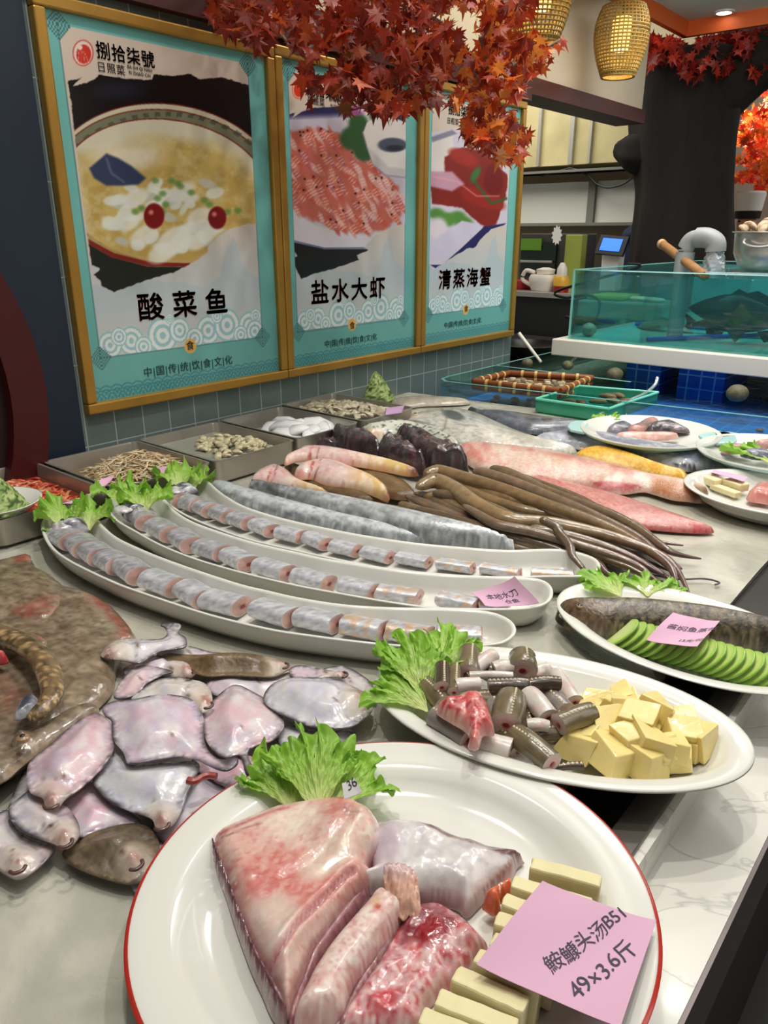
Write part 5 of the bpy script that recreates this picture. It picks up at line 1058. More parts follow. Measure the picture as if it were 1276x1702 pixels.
def pf_red2(px, py, d, x, y):
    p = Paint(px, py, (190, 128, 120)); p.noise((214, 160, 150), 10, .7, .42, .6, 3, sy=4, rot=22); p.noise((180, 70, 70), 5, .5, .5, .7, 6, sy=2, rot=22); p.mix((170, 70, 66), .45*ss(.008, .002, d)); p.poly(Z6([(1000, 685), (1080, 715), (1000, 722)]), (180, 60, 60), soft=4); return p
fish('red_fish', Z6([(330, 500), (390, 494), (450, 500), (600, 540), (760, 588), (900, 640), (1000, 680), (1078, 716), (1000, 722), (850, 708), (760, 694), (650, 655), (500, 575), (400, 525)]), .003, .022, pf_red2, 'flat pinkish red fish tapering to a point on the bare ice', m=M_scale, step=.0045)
f = fish('red_fish', Z6([(126, 388), (150, 374), (200, 372), (300, 382), (450, 404), (600, 436), (750, 476), (850, 510), (950, 530), (1050, 560), (1052, 585), (1040, 612), (985, 606), (920, 596), (860, 574), (815, 562), (740, 572), (650, 560), (600, 537), (400, 512), (250, 484), (185, 452), (145, 410)]), .008, .038, pf_red1, 'large pink and white red-spotted fish with brown tail fin', m=M_scale, step=.0055)
def pf_speck(px, py, d, x, y): 
    p = Paint(px, py, (196, 202, 188)).noise((226, 228, 216), 14, .7); p.mix((60, 66, 60), .8*ss(.66, .7, vn(px/3.2, py/2.4, 3))); p.poly(Z5([(510, 270), (600, 262), (640, 300), (560, 315)]), (206, 176, 150), soft=6); return p
fish('spotted_fish', Z5([(500, 275), (560, 248), (650, 228), (760, 230), (860, 268), (950, 320), (1010, 375), (980, 392), (880, 372), (780, 320), (650, 300), (560, 312)]), .004, .05, pf_speck, 'silvery fish with black speckles behind the dark monkfish', step=.0055)
def pf_monk(seed):
    def fn(px, py, d, x, y):
        p = Paint(px, py, (62, 52, 54)); p.noise((26, 24, 28), 12, .85, .42, .6, seed); p.noise((120, 60, 70), 8, .5, .56, .68, seed+4); p.noise((150, 138, 134), 4, .5, .6, .72, seed+6); return p
    return fn
def bumpy(a, sc, s): return lambda x, y, px, py, d, h: a*(fbm(x*sc, y*sc, s)-.5)*2*ss(0, .012, d)
M_slime = mat('slimy dark skin', vc=True, rough=.16, coat=.7, bump=.5, bs=90)
fish('monkfish', Z5([(250, 342), (300, 312), (400, 318), (520, 350), (600, 392), (540, 402), (430, 372), (320, 352)]), .010, .035, pf_monk(11), 'dark purple monkfish lying against the squid tray corner', m=M_slime, Rm=.022, hf=bumpy(.010, 75, 3))
fish('monkfish', Z5([(374, 285), (400, 262), (450, 262), (520, 288), (580, 320), (612, 360), (618, 412), (570, 400), (470, 360), (400, 322)]), .020, .05, pf_monk(2), 'black shiny monkfish head with its mouth towards the trays', m=M_slime, Rm=.022, hf=bumpy(.010, 75, 5))
o = fish('monkfish', Z5([(598, 345), (640, 315), (700, 318), (752, 350), (790, 400), (835, 470), (830, 492), (770, 488), (700, 452), (640, 425), (608, 390)]), .016, .055, pf_monk(5), 'dark monkfish with reddish open mouth, middle of the monkfish group', m=M_slime, Rm=.024, hf=bumpy(.013, 60, 7))
fish('monkfish', Z5([(682, 290), (730, 268), (790, 280), (850, 310), (905, 370), (980, 405), (1035, 462), (1030, 478), (940, 472), (860, 468), (800, 420), (740, 350)]), .020, .06, pf_monk(8), 'dark monkfish nearest the red fish, with grey wrinkled side', m=M_slime, Rm=.024, hf=bumpy(.013, 60, 9))
def pf_brown(seed, rot=20):
    def fn(px, py, d, x, y):
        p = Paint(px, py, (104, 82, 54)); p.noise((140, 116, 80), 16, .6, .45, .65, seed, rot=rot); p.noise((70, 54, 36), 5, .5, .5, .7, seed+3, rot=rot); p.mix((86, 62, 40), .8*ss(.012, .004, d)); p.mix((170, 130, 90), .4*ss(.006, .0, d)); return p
    return fn
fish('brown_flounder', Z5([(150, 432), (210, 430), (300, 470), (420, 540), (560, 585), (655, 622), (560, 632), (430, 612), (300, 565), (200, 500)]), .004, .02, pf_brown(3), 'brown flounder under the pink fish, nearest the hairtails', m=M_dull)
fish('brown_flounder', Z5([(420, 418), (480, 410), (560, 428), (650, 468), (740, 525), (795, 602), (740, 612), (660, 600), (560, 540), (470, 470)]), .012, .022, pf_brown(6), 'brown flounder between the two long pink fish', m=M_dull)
def pf_goby(seed, A, B):
    def fn(px, py, d, x, y):
        t = np.clip(((px-A[0])*(B[0]-A[0])+(py-A[1])*(B[1]-A[1]))/((B[0]-A[0])**2+(B[1]-A[1])**2), 0, 1)
        p = Paint(px, py, (222, 190, 186)); p.mix((214, 182, 122), ss(.4, .8, t)); p.mix((214, 130, 120), .5*ss(.5, .7, fbm(px/8, py/6, seed))*(1-t)); p.mix((238, 226, 214), .6*ss(.45, .65, fbm(px/11, py/8, seed+5))); p.mix((96, 50, 34), ss(.88, .98, t)); p.mix((150, 104, 70), .6*ss(.03, .0, np.abs(t-.5)+.5*np.clip(d-.004, 0, 1)*20)); p.mix((120, 50, 60), .8*ss(.012, .0, np.abs(t-.22)-.004*np.sin(px*.4))); p.mix((190, 130, 90), .6*ss(.004, .0, d)); p.mix((176, 70, 70), .8*ss(.02, .0, np.abs(t-.16)+.04*(fbm(px/5, py/5, seed)-.5))*ss(.3, .6, fbm(px/9, py/4, seed+9))); return p
    return fn
fish('pink_fish', Z5([(-10, 500), (10, 470), (60, 442), (130, 434), (175, 458), (210, 500), (260, 540), (350, 580), (365, 592), (300, 590), (180, 560), (60, 525), (-5, 515)]), .01, .030, pf_goby(3, (430, 780), (545, 822)), 'pink and cream plump fish nearest the clam tray', step=.0045)
fish('pink_fish', Z5([(198, 455), (222, 430), (280, 412), (350, 408), (430, 420), (500, 455), (590, 502), (645, 552), (662, 600), (640, 618), (590, 590), (500, 550), (400, 530), (330, 510), (280, 482), (225, 480)]), .022, .034, pf_goby(5, (490, 775), (650, 828)), 'pink headed fish with yellow tail lying over the brown flounder', step=.0045)
fish('pink_fish', Z5([(150, 402), (200, 372), (230, 350), (330, 346), (430, 362), (560, 398), (680, 436), (760, 470), (800, 492), (745, 498), (640, 470), (520, 440), (400, 418), (300, 402), (220, 400), (160, 425)]), .036, .028, pf_goby(7, (480, 752), (695, 790)), 'slender pink and yellow fish laid across the monkfish', step=.0045)
# hairtails
def pf_hair(seed, dark=0):
    def fn(px, py, d, x, y):
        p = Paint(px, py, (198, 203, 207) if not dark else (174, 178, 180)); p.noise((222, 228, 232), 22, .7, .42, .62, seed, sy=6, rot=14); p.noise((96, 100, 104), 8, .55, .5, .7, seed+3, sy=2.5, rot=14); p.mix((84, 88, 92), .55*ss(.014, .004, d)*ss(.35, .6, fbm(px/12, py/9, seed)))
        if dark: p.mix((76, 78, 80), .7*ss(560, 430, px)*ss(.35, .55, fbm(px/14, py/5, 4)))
        return p
    return fn
M_silver = mat('silver foil skin', vc=True, rough=.24, metal=.12, coat=.5, var=.14, vs=90, bump=.25, bs=180)
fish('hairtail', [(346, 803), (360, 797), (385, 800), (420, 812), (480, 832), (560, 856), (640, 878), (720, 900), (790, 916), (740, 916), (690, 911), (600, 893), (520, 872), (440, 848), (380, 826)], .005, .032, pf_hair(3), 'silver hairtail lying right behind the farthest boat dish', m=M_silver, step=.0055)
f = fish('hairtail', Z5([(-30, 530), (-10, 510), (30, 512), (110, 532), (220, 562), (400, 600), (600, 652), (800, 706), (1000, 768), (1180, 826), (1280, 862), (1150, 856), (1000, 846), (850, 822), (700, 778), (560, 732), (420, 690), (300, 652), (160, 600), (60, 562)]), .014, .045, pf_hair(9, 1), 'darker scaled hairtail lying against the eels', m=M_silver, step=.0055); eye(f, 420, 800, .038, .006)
# eels
M_eel = mat('eel skin', vc=True, rough=.22, coat=.6, bump=.22, bs=110, var=.26, vs=70)
EE = [([(10, 512), (60, 500), (150, 520), (300, 560), (450, 604), (600, 648), (750, 700), (880, 770), (940, 820), (960, 850)], 12, .05),
      ([(-20, 560), (50, 535), (120, 560), (200, 612), (330, 662), (480, 668), (620, 688), (740, 708), (880, 752), (960, 800), (1000, 880)], 13, .055),
      ([(250, 488), (330, 512), (430, 560), (560, 602), (700, 648), (800, 690), (890, 750), (960, 770), (1030, 772)], 10, .035),
      ([(190, 500), (260, 515), (400, 560), (540, 610), (680, 660), (800, 712), (900, 770), (965, 800)], 10, .042),
      ([(320, 510), (420, 545), (540, 585), (640, 625), (740, 668), (840, 720), (900, 762)], 9, .024),
      ([(60, 505), (160, 540), (300, 590), (430, 618), (560, 640), (700, 690), (820, 745), (900, 790)], 11, .036),
      ([(0, 590), (100, 612), (250, 680), (400, 722), (560, 772), (700, 792), (830, 812), (940, 862)], 11, .030),
      ([(40, 580), (150, 600), (270, 640), (420, 700), (560, 720), (700, 750), (820, 790), (900, 820)], 11, .042),
      ([(-60, 590), (80, 650), (220, 702), (380, 758), (520, 776), (680, 796), (800, 824), (880, 850)], 10, .022),
      ([(-20, 640), (120, 680), (260, 716), (400, 746), (540, 784), (640, 812), (700, 850), (790, 884)], 10, .030),
      ([(-80, 620), (60, 672), (200, 722), (340, 766), (470, 790), (580, 800)], 9, .016),
      ([(70, 560), (130, 610), (240, 650), (380, 690), (520, 706), (660, 722), (800, 748), (870, 770)], 11, .020),
      ([(400, 540), (520, 590), (640, 640), (760, 690), (870, 740)], 9, .018),
      ([(150, 625), (270, 690), (400, 712), (540, 742), (690, 776), (790, 800), (850, 830), (930, 858)], 8, .048),
      ([(430, 676), (480, 690), (520, 715), (560, 765), (600, 795), (650, 802)], 7, .062),
      ([(600, 796), (680, 822), (760, 850), (840, 880), (900, 888)], 6, .014)]
for k in range(8):
    a_, b_ = EE[(k*3+1) % 13], EE[(k*3+2) % 13]; n_ = min(len(a_[0]), len(b_[0])); EE.append(([((a_[0][i][0]+b_[0][i][0])/2+12*math.sin(k*2+i), (a_[0][i][1]+b_[0][i][1])/2+8*math.cos(k+i)) for i in range(n_)], 9, .012+.005*(k % 5)))
cols_e = [(118, 96, 66), (130, 108, 76), (102, 84, 62), (112, 92, 74), (94, 78, 60)]
for k, (pts, rp, zz) in enumerate(EE):
    pp = np.array([P(700+x/2.215, 560+y/2.215, zz) for x, y in pts]); n0 = len(pp); fl = np.linspace(0, 1, n0)[:, None]; pp[:, 2] = zz*(1-.75*fl[:, 0]**1.5)+.004
    pp[:, 2] = np.maximum(pp[:, 2], .008); sp = spline(pp, 8); t = np.linspace(0, 1, len(sp)); dep = (np.array([q-CP for q in sp])@fw)/FPX
    rad = 1.28*rp*np.interp(t, [0, .03, .1, .3, .6, .85, 1], [.25, .7, 1, 1.05, .85, .5, .12])*dep*.92; sp[:, 2] = np.maximum(sp[:, 2], rad*.8+.002)
    sp[:, 0] += .003*np.sin(t*25+k); V, Fc = tube_geo(sp, rad, 14, .85); a = np.tile(np.arange(14)*2*math.pi/14, len(sp)); tt = np.repeat(t, 14); base = np.array(cols_e[k % 5], float)
    cc = base[None]*np.ones((len(a), 1)); m_ = ss(-.2, -.75, np.sin(a))[:, None]; cc = cc*(1-m_)+np.array((190, 174, 150))*m_
    m_ = (ss(.22, .05, np.abs(np.sin(a)-.25))*(np.abs(np.cos(a)) > 0)*.7)[:, None]; cc = cc*(1-m_)+np.array((196, 178, 146))*m_; m_ = (ss(.6, .95, tt)*.75)[:, None]; cc = cc*(1-m_)+np.array((84, 52, 56))*m_
    cc *= (.88+.26*fbm(tt*40, a, k))[:, None]
    pos = ['uppermost, over the whole bundle', 'thick one winding through the middle', 'farthest from the boats, curling tail', 'second from the back edge', 'at the back edge, under the red fish', 'with its head at the left end', 'along the front half', 'brown one crossing the middle', 'low in front, beside the hairtail', 'nearest the farthest boat dish', 'lowest in front, pressed on the hairtail', 'half hidden at the bottom', 'short one at the back', 'thin one on top of the front half', 'thin purple one crossing over the others', 'loose tail at the right end of the boats', 'filling the middle left', 'filling the back middle', 'filling the front middle', 'low one in the centre', 'low one near the heads', 'low one near the tails', 'low one at the back', 'low one at the front'][k]
    e_ = tag(mesh('eel', V, Fc, M_eel, None, colors=cc/255), 'brown eel in the bundle, '+pos, 'eel', 'bundle of brown eels')
tag(MB().tube(spline([P(1010, 940, .01), P(1060, 950, .006), P(1120, 962, .005), P(1170, 962, .006), P(1195, 968, .004), P(1188, 972, .003)], 6), .0016, 6).build('fish_whisker', mat('grey whisker', (90, 88, 92), .3), smooth=True), 'thin grey whisker trailing over the ice below the eel tails', 'fish part')
# ================= bowls and the small plate at right =================
M_turq = mat('turquoise glaze', (176, 214, 212), .2, coat=.3)
def bowl(cx, cy, r, label, h=.058, handles=(120, -60)):
    root = empty('fish_bowl', (cx, cy, 0), label, 'bowl', 'turquoise handled bowls'); n = 72
    MB().lathe([(0, .002), (r*.42, .002), (r*.46, .006), (r*.80, h*.66), (r*.985, h-.006), (r, h-.001)], cx, cy, n).build('glazed_outside', M_turq, root, smooth=True)
    MB().lathe([(r, h-.0009), (r*.995, h+.001), (r*.9, h-.002), (r*.88, h-.004), (r*.78, h*.78), (r*.5, h*.36), (0, h*.28)], cx, cy, n).build('white_inside', M_white, root, smooth=True)
    for a in handles:
        a = R(a); V = []; pts = []
        for k, (dr, da) in enumerate(((-.004, -.42), (.028, -.26), (.034, -.1), (.034, .1), (.028, .26), (-.004, .42))): pts.append((cx+(r+dr)*math.cos(a+da), cy+(r+dr)*math.sin(a+da)))
        MB().prism(pts, h-.010, h-.001).build('handle', M_turq, root, bev=.003)
    return root
b1 = P(1077, 712, .062); r1 = .163; B1 = (float(b1[0]), float(b1[1])+.025)
q = P(1077, 741, .062); q2 = P(1077, 680, .062); cyl = (q+q2)/2; l1, l2 = P(968, 705, .062), P(1190, 703, .062); r1 = float(np.linalg.norm(l2-l1)/2); r1 = min(r1, .18)
front = P(1080, 741, .062); dirv = (q2-q)/np.linalg.norm(q2-q); B1 = front+dirv*r1
bowl(float(B1[0]), float(B1[1]), r1, 'white bowl with turquoise outside and handles, farthest one', handles=(20, 200))
f2 = P(1290, 780, .062); B2 = f2+dirv*r1*1.0; B2 = np.array([B2[0]+.02, B2[1], 0]); bowl(float(B2[0]), float(B2[1]), r1*.97, 'white bowl with turquoise outside cut by the right edge', handles=(150, 330))
def slab(name, out, z0, T, c1, c2, label, cat, m=None, px=True, seed=1, step=.005, edge=None, parent=None, **k):
    def fn(px_, py_, d, x, y):
        p = Paint(px_, py_, c1); p.noise(c2, 9, .8, .42, .62, seed)
        if edge: p.mix(edge, .85*ss(.007, .002, d))
        return p
    o = organic(name, out, z0, T, fn, m or M_wet, parent, step=step, **k); return tag(o, label, cat) if label else o
lettuce((1010, 712), (1000, 690), 60, 55, 'small lettuce leaf at the left side of the farthest turquoise bowl', 3, z=.03, size=.07, nu=80, nv=14)
lettuce((1030, 708), (1022, 694), 45, 50, 'smaller lettuce sprig behind the fish in the farthest turquoise bowl', 4, z=.03, size=.05, nu=80, nv=14)
Zb = lambda L: Z(L, 980, 520, 4.31)
slab('fish_slice', Zb([(120, 835), (150, 790), (210, 770), (280, 780), (320, 830), (240, 862), (150, 862)]), .035, .022, (92, 96, 108), (160, 150, 156), 'grey skinned fish slice next to the lettuce in the farthest bowl', 'fish slice', M_fish, step=.004)
slab('fish_slice', Zb([(270, 830), (330, 800), (390, 755), (460, 745), (500, 770), (430, 800), (380, 850), (300, 850)]), .05, .016, (192, 142, 132), (118, 100, 104), 'pink fish slice raised in the middle of the farthest bowl', 'fish slice', M_fish, step=.004, seed=3)
slab('fish_slice', Zb([(400, 800), (480, 765), (580, 760), (640, 790), (690, 835), (715, 860), (620, 850), (520, 830), (440, 845)]), .042, .02, (70, 66, 70), (150, 128, 128), 'dark skinned fish fillet at the right of the farthest bowl', 'fish slice', M_fish, step=.004, seed=5)
slab('fish_slice', Zb([(180, 870), (280, 845), (400, 850), (520, 850), (640, 870), (560, 905), (380, 915), (240, 905)]), .034, .018, (206, 156, 142), (226, 190, 178), 'long pink fish fillet at the front of the farthest bowl', 'fish slice', M_fish, step=.004, seed=7)
Zc = lambda L: Z(L, 1100, 640, 7.09)
slab('fish_slice', Zc([(700, 730), (760, 695), (880, 690), (1000, 715), (1060, 760), (950, 800), (780, 810), (710, 780)]), .04, .02, (196, 150, 144), (160, 120, 120), 'pink fish slice at the left of the cut off bowl', 'fish slice', M_fish, step=.004, seed=2)
slab('fish_slice', Zc([(930, 780), (1050, 730), (1180, 750), (1300, 800), (1300, 880), (1120, 880), (980, 830)]), .045, .02, (70, 76, 94), (150, 150, 160), 'blue grey skinned fish slice in the cut off bowl', 'fish slice', M_fish, step=.004, seed=4)
slab('fish_slice', Zc([(1080, 690), (1150, 650), (1320, 640), (1320, 740), (1180, 745)]), .06, .018, (206, 162, 152), (170, 120, 116), 'pale pink fish slice on top in the cut off bowl', 'fish slice', M_fish, step=.004, seed=6)
lettuce((1290, 782), (1222, 752), 40, 22, 'lettuce leaf along the front rim of the cut off bowl', 6, z=.034, size=.13, nu=100, nv=16)
P3 = oval(-.345, 1.655, .205, .15, 145)
q = P(1138, 795, .045); P3c = (float(q[0])+.175, float(q[1])+.03)
P3 = oval(P3c[0]-.0, P3c[1], .18, .15, 0, 80)
def plate_rings(h, fl=.010): return [(.07, .003), (.055, .001), (.050, .004), (.010, h-.006), (.0, h-.003), (-.0005, h-.001), (.001, h), (.010, h-.0005), (.018, h-.004), (.032, fl+.006), (.045, fl+.0005), (.055, fl)]
p3 = dish('oval_plate', P3, plate_rings(.045), M_white); tag(p3, 'white plate with tofu and meat pieces at the right edge', 'plate')
M_tofu = mat('tofu', (226, 216, 170), .5, var=.05, vs=30, bump=.15, bs=60, sss=.15)
def block(name, c, ex, ey, dims, m, label, cat, group=None, seed=0, jit=.0012, bev=.0025, lean=0, seg=4):
    """a cut block: c centre, ex/ey directions, dims full sizes"""
    ex = Vector(ex).normalized(); ez = Vector((0, 0, 1)); ey = ez.cross(ex).normalized(); Mx = Matrix((ex, ey, ez)).transposed().to_4x4()@Matrix.Rotation(lean, 4, 'X'); Mx.translation = Vector([float(v) for v in c])
    bm = bmesh.new(); bmesh.ops.create_cube(bm, size=1); bmesh.ops.subdivide_edges(bm, edges=bm.edges[:], cuts=seg, use_grid_fill=True)
    for v in bm.verts:
        v.co = Vector((v.co.x*dims[0], v.co.y*dims[1], v.co.z*dims[2])); n = [fbm(np.array([v.co[i]*70+seed*7+i*3]), np.array([v.co[(i+1) % 3]*70]), seed+i)[0]-.5 for i in range(3)]; v.co += Vector(n)*jit*2
    me = bpy.data.meshes.new(name); bm.to_mesh(me); bm.free(); me.transform(Mx); me.materials.append(m); o = link(name, me)
    b = o.modifiers.new('bevel', 'BEVEL'); b.width = bev; b.segments = 2; b.limit_method = 'ANGLE'; b.angle_limit = R(50)
    tag(o, label, cat, group); return o
for k, (a, b, zz, lb) in enumerate((((1180, 798), (.05, .03, .018), .03, 'pale tofu block at the left of the small right plate'), ((1222, 806), (.05, .03, .018), .03, 'pale tofu block beside the pinkish meat on the right plate'), ((1205, 815), (.07, .02, .012), .022, 'low tofu slice in front on the right plate'))):
    block('tofu_block', P(a[0], a[1], zz), (1, -.5, 0), None, b, M_tofu, lb, 'tofu', 'tofu on the right plate', seed=k)
note([(1180, 786), (1186, 781), (1242, 794), (1234, 801)], .045, 'pink paper note laid on the tofu of the right plate', curl=.001)
slab('meat_piece', Zc([(1000, 1280), (1070, 1180), (1100, 1140), (1300, 1150), (1300, 1400), (1120, 1370), (1040, 1350)]), .02, .03, (206, 142, 132), (176, 96, 88), 'pinkish meat piece beside the tofu on the right plate', 'meat', seed=8)
# ================= three long boat dishes =================
BH = .040
def boat(pts, label):
    """rim outline in pixels on the plane of the rim"""
    o = np.array([P(x, y, BH)[:2] for x, y in pts]); o = resample(spline(o, 8, True), .006)
    for _ in range(3): o = (np.roll(o, 1, 0)+2*o+np.roll(o, -1, 0))/4
    rg = [(.030, .003), (.022, .0005), (.017, .002), (.010, .012), (.004, BH*.6), (.0005, BH-.004), (-.0005, BH-.001), (.001, BH+.0005), (.004, BH), (.0065, BH-.003), (.010, BH*.55), (.015, .014), (.022, .008), (.030, .0065)]
    return tag(dish('boat_dish', o, rg, M_white), label, 'dish', 'long curved boat dishes')
boat([(68, 872), (74, 895), (88, 914), (110, 930), (138, 945), (192, 970), (236, 986), (292, 1005), (342, 1021), (400, 1036), (460, 1049), (515, 1057), (568, 1064), (654, 1073), (750, 1076), (802, 1073), (837, 1068), (855, 1055), (858, 1045), (852, 1033), (837, 1024), (812, 1016), (750, 1011), (647, 1009), (568, 1004), (492, 992), (440, 980), (405, 972), (342, 952), (279, 930), (232, 911), (195, 893), (172, 874), (156, 856), (130, 848), (95, 849), (76, 858)], 'nearest of the three long white boat dishes of hairtail slices')
boat([(175, 838), (180, 851), (194, 866), (223, 883), (263, 905), (317, 927), (379, 946), (442, 962), (500, 975), (560, 986), (653, 1002), (728, 1011), (818, 1013), (879, 1011), (909, 1002), (919, 987), (915, 972), (900, 963), (879, 960), (803, 957), (728, 954), (653, 946), (578, 934), (540, 928), (505, 920), (426, 902), (364, 883), (317, 865), (288, 846), (270, 828), (245, 818), (215, 819), (188, 825)], 'middle one of the three long white boat dishes of hairtail slices')
boat([(260, 812), (265, 823), (279, 838), (307, 856), (348, 874), (411, 896), (473, 911), (540, 926), (590, 936), (634, 944), (690, 951), (803, 959), (916, 958), (973, 957), (993, 949), (998, 939), (988, 927), (954, 916), (916, 912), (841, 914), (766, 909), (690, 902), (615, 891), (560, 881), (473, 862), (411, 843), (379, 826), (360, 812), (345, 799), (320, 792), (285, 793), (266, 801)], 'farthest of the three long white boat dishes of hairtail slices')
M_flesh = mat('pink fish flesh', vc=True, rough=.4, coat=.25, sss=.15, var=.08, vs=90)
def chunk(c, yaw, L, W, H, label, group, seed=0, tone=0, rip=0, tilt=0):
    """a cut slice of hairtail: silver tube of oval section with pink cut faces"""
    n = 28; m = 11; V = []; Cc = []
    rs = np.random.RandomState(seed)
    for i in range(m):
        s = (i/(m-1)-.5)*L
        for j in range(n):
            a = 2*math.pi*j/n; ca, sa = math.cos(a), math.sin(a); w = W/2*abs(ca)**.92*(1 if ca > 0 else -1)*(1-.0*i); h = H/2*abs(sa)**.9*(1 if sa > 0 else -1)
            V.append((s+.10*w+.0012*math.sin(a*3+seed), w, h+H/2*.02*math.sin(i*1.3+seed)))
    V = np.array(V); a = np.tile(np.arange(n)*2*math.pi/n, m); s = V[:, 0]
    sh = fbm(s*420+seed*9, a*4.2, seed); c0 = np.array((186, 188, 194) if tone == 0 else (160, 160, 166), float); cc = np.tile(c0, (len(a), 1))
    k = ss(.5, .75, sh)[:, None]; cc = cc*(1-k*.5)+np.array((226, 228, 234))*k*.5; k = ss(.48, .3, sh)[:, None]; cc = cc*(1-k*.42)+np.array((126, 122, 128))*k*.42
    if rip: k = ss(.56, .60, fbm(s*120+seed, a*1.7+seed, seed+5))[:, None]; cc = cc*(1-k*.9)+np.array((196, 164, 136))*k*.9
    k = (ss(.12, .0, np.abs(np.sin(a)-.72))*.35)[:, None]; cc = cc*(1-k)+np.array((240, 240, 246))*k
    Fc = [(i*n+j, i*n+(j+1) % n, (i+1)*n+(j+1) % n, (i+1)*n+j) for i in range(m-1) for j in range(n)]
    Mx = Matrix.Translation([float(v) for v in c])@Matrix.Rotation(yaw, 4, 'Z')@Matrix.Rotation(tilt, 4, 'X')
    T = lambda V: [tuple(Mx@Vector([float(q) for q in v])) for v in V]
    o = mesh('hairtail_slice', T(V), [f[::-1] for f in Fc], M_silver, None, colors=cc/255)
    for e, nm in ((1, 'cut_face'), (-1, 'cut_face')):
        R_ = V[(m-1)*n:] if e > 0 else V[:n]; ce = R_.mean(0); F = []; W2 = []; C2 = []
        for q in range(7):
            t = 1-q/6.; W2 += [(ce+(r_-ce)*max(t, .02)+np.array([e*(.0015*(1-t*t)+.0002), 0, 0])) for r_ in R_]
            C2 += [np.array((186, 146, 138))*(1-.0)+(np.array((208, 176, 166))-np.array((186, 146, 138)))*fbm(np.array([q*.8]), np.array([j*.5]), seed+3)[0] if q > 0 else np.array((206, 190, 186)) for j in range(n)]
            if q >= 5: C2[-n:] = [np.array((150, 70, 66))]*n
        for q in range(6):
            for j in range(n): F.append((q*n+j, q*n+(j+1) % n, (q+1)*n+(j+1) % n, (q+1)*n+j)[::e])
        F.append(tuple(range(6*n, 7*n))[::e]); mesh(nm, T(W2), F, M_flesh, o, colors=np.array(C2)/255)
    return tag(o, label, 'fish slice', group)
def run(cs, zb, dname, group, sizes, seed, headlen):
    W = [P(x, y, zb) for x, y in cs]; n = len(W)
    for k in range(n):
        a = W[max(k-1, 0)]; b = W[min(k+1, n-1)]; yaw = math.atan2(b[1]-a[1], b[0]-a[0])-R(7)+R(7)*math.sin(k*2.7+seed); gap = np.linalg.norm(W[min(k+1, n-1)]-W[max(k-1, 0)])/(2 if 0 < k < n-1 else 1)
        L, Wd, Hh = sizes(k/(n-1), gap); c = W[k].copy(); c[2] = .0075+Hh/2+.0015
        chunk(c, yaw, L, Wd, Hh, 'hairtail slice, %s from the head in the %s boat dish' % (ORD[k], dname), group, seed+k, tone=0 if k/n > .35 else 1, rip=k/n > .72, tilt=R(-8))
C1 = [(112, 899), (140, 912), (163, 925), (190, 938), (222, 952), (272, 972), (326, 990), (374, 1004), (457, 1020), (529, 1032), (605, 1044), (680, 1053), (763, 1056)]
run(C1, .022, 'nearest', 'hairtail slices in the nearest boat dish', lambda t, g: (min(g*.86, .064), .058*(1-.30*t), .037*(1-.28*t)), 1, 0)
C2_ = [(240, 866), (273, 886), (310, 903), (354, 918), (398, 933), (455, 949), (520, 965), (596, 979), (663, 989), (762, 1001), (822, 1005)]
run(C2_, .020, 'middle', 'hairtail slices in the middle boat dish', lambda t, g: (min(g*.80, .066), .054*(1-.34*t), .035*(1-.36*t)), 31, 0)
C3_ = [(298, 834), (322, 842), (345, 850), (373, 859), (403, 869), (440, 880), (484, 891), (528, 901), (574, 913), (627, 923), (687, 931), (757, 940), (832, 948), (918, 953)]
run(C3_, .019, 'farthest', 'hairtail slices in the farthest boat dish', lambda t, g: (min(g*.80, .068), .054*(1-.48*t), .034*(1-.48*t)), 61, 0)
def hhead(px, py, yaw, L, label, seed):
    c = P(px, py, .035); root = empty('hairtail_front_piece', c, label, 'fish head'); n, m = 14, 20; V = []; Cc = []
    pr = [(0, .12), (.12, .34), (.3, .62), (.55, .9), (.8, 1), (1, .96)]
    for i in range(n):
        t = i/(n-1); r = np.interp(t, *zip(*pr))
        for j in range(m):
            a = 2*math.pi*j/m; V.append(((t-.5)*L, r*.024*math.cos(a), r*.020*math.sin(a)+.002*math.sin(t*9+seed))); f = fbm(np.array([t*9.]), np.array([a*2.]), seed)[0]; Cc.append((206, 206, 212) if f > .56 else (112, 112, 124) if f > .42 else (52, 52, 62))
    Mx = Matrix.Translation([float(v) for v in c])@Matrix.Rotation(yaw, 4, 'Z'); Fc = [(i*m+j, i*m+(j+1) % m, (i+1)*m+(j+1) % m, (i+1)*m+j)[::-1] for i in range(n-1) for j in range(m)]+[tuple(range(m)), tuple(range((n-1)*m, n*m))[::-1]]
    mesh('head', [tuple(Mx@Vector(v)) for v in V], Fc, M_silver, root, colors=np.array(Cc)/255)
    for s in (1, -1):
        e = Mx@Vector((-.08*L, s*.0155, .0095)); V, Fc = tube_geo([e, e+Vector((0, 0, .004)), e+Vector((0, 0, .0055))], [.0055, .0045, .001], 12, 1, upv=(0, 1, .2)); mesh('eye', V, Fc, mat('eye black', (14, 14, 18), .08, coat=1), root)
    g = Mx@Vector((.30*L, -.022, 0)); organic('gill_cover', [(g[0]+a*math.cos(yaw)-b*math.sin(yaw), g[1]+a*math.sin(yaw)+b*math.cos(yaw)) for a, b in ((-.02, -.010), (.01, -.016), (.022, 0), (.012, .018), (-.018, .014))], g[2]+.008, .006, lambda px, py, d, x, y: Paint(px, py, (214, 214, 218)).noise((120, 100, 104), 5, .7), M_silver, root, step=.003, world=True)
d1_ = P(140, 912, .02)-P(112, 870, .02); hhead(119, 873, math.atan2(d1_[1], d1_[0]), .066, 'cut hairtail head on lettuce in the nearest boat dish', 1)
hhead(216, 846, math.atan2(*(P(250, 872, .02)-P(214, 846, .02))[:2][::-1]), .062, 'cut hairtail head on lettuce in the middle boat dish', 2)
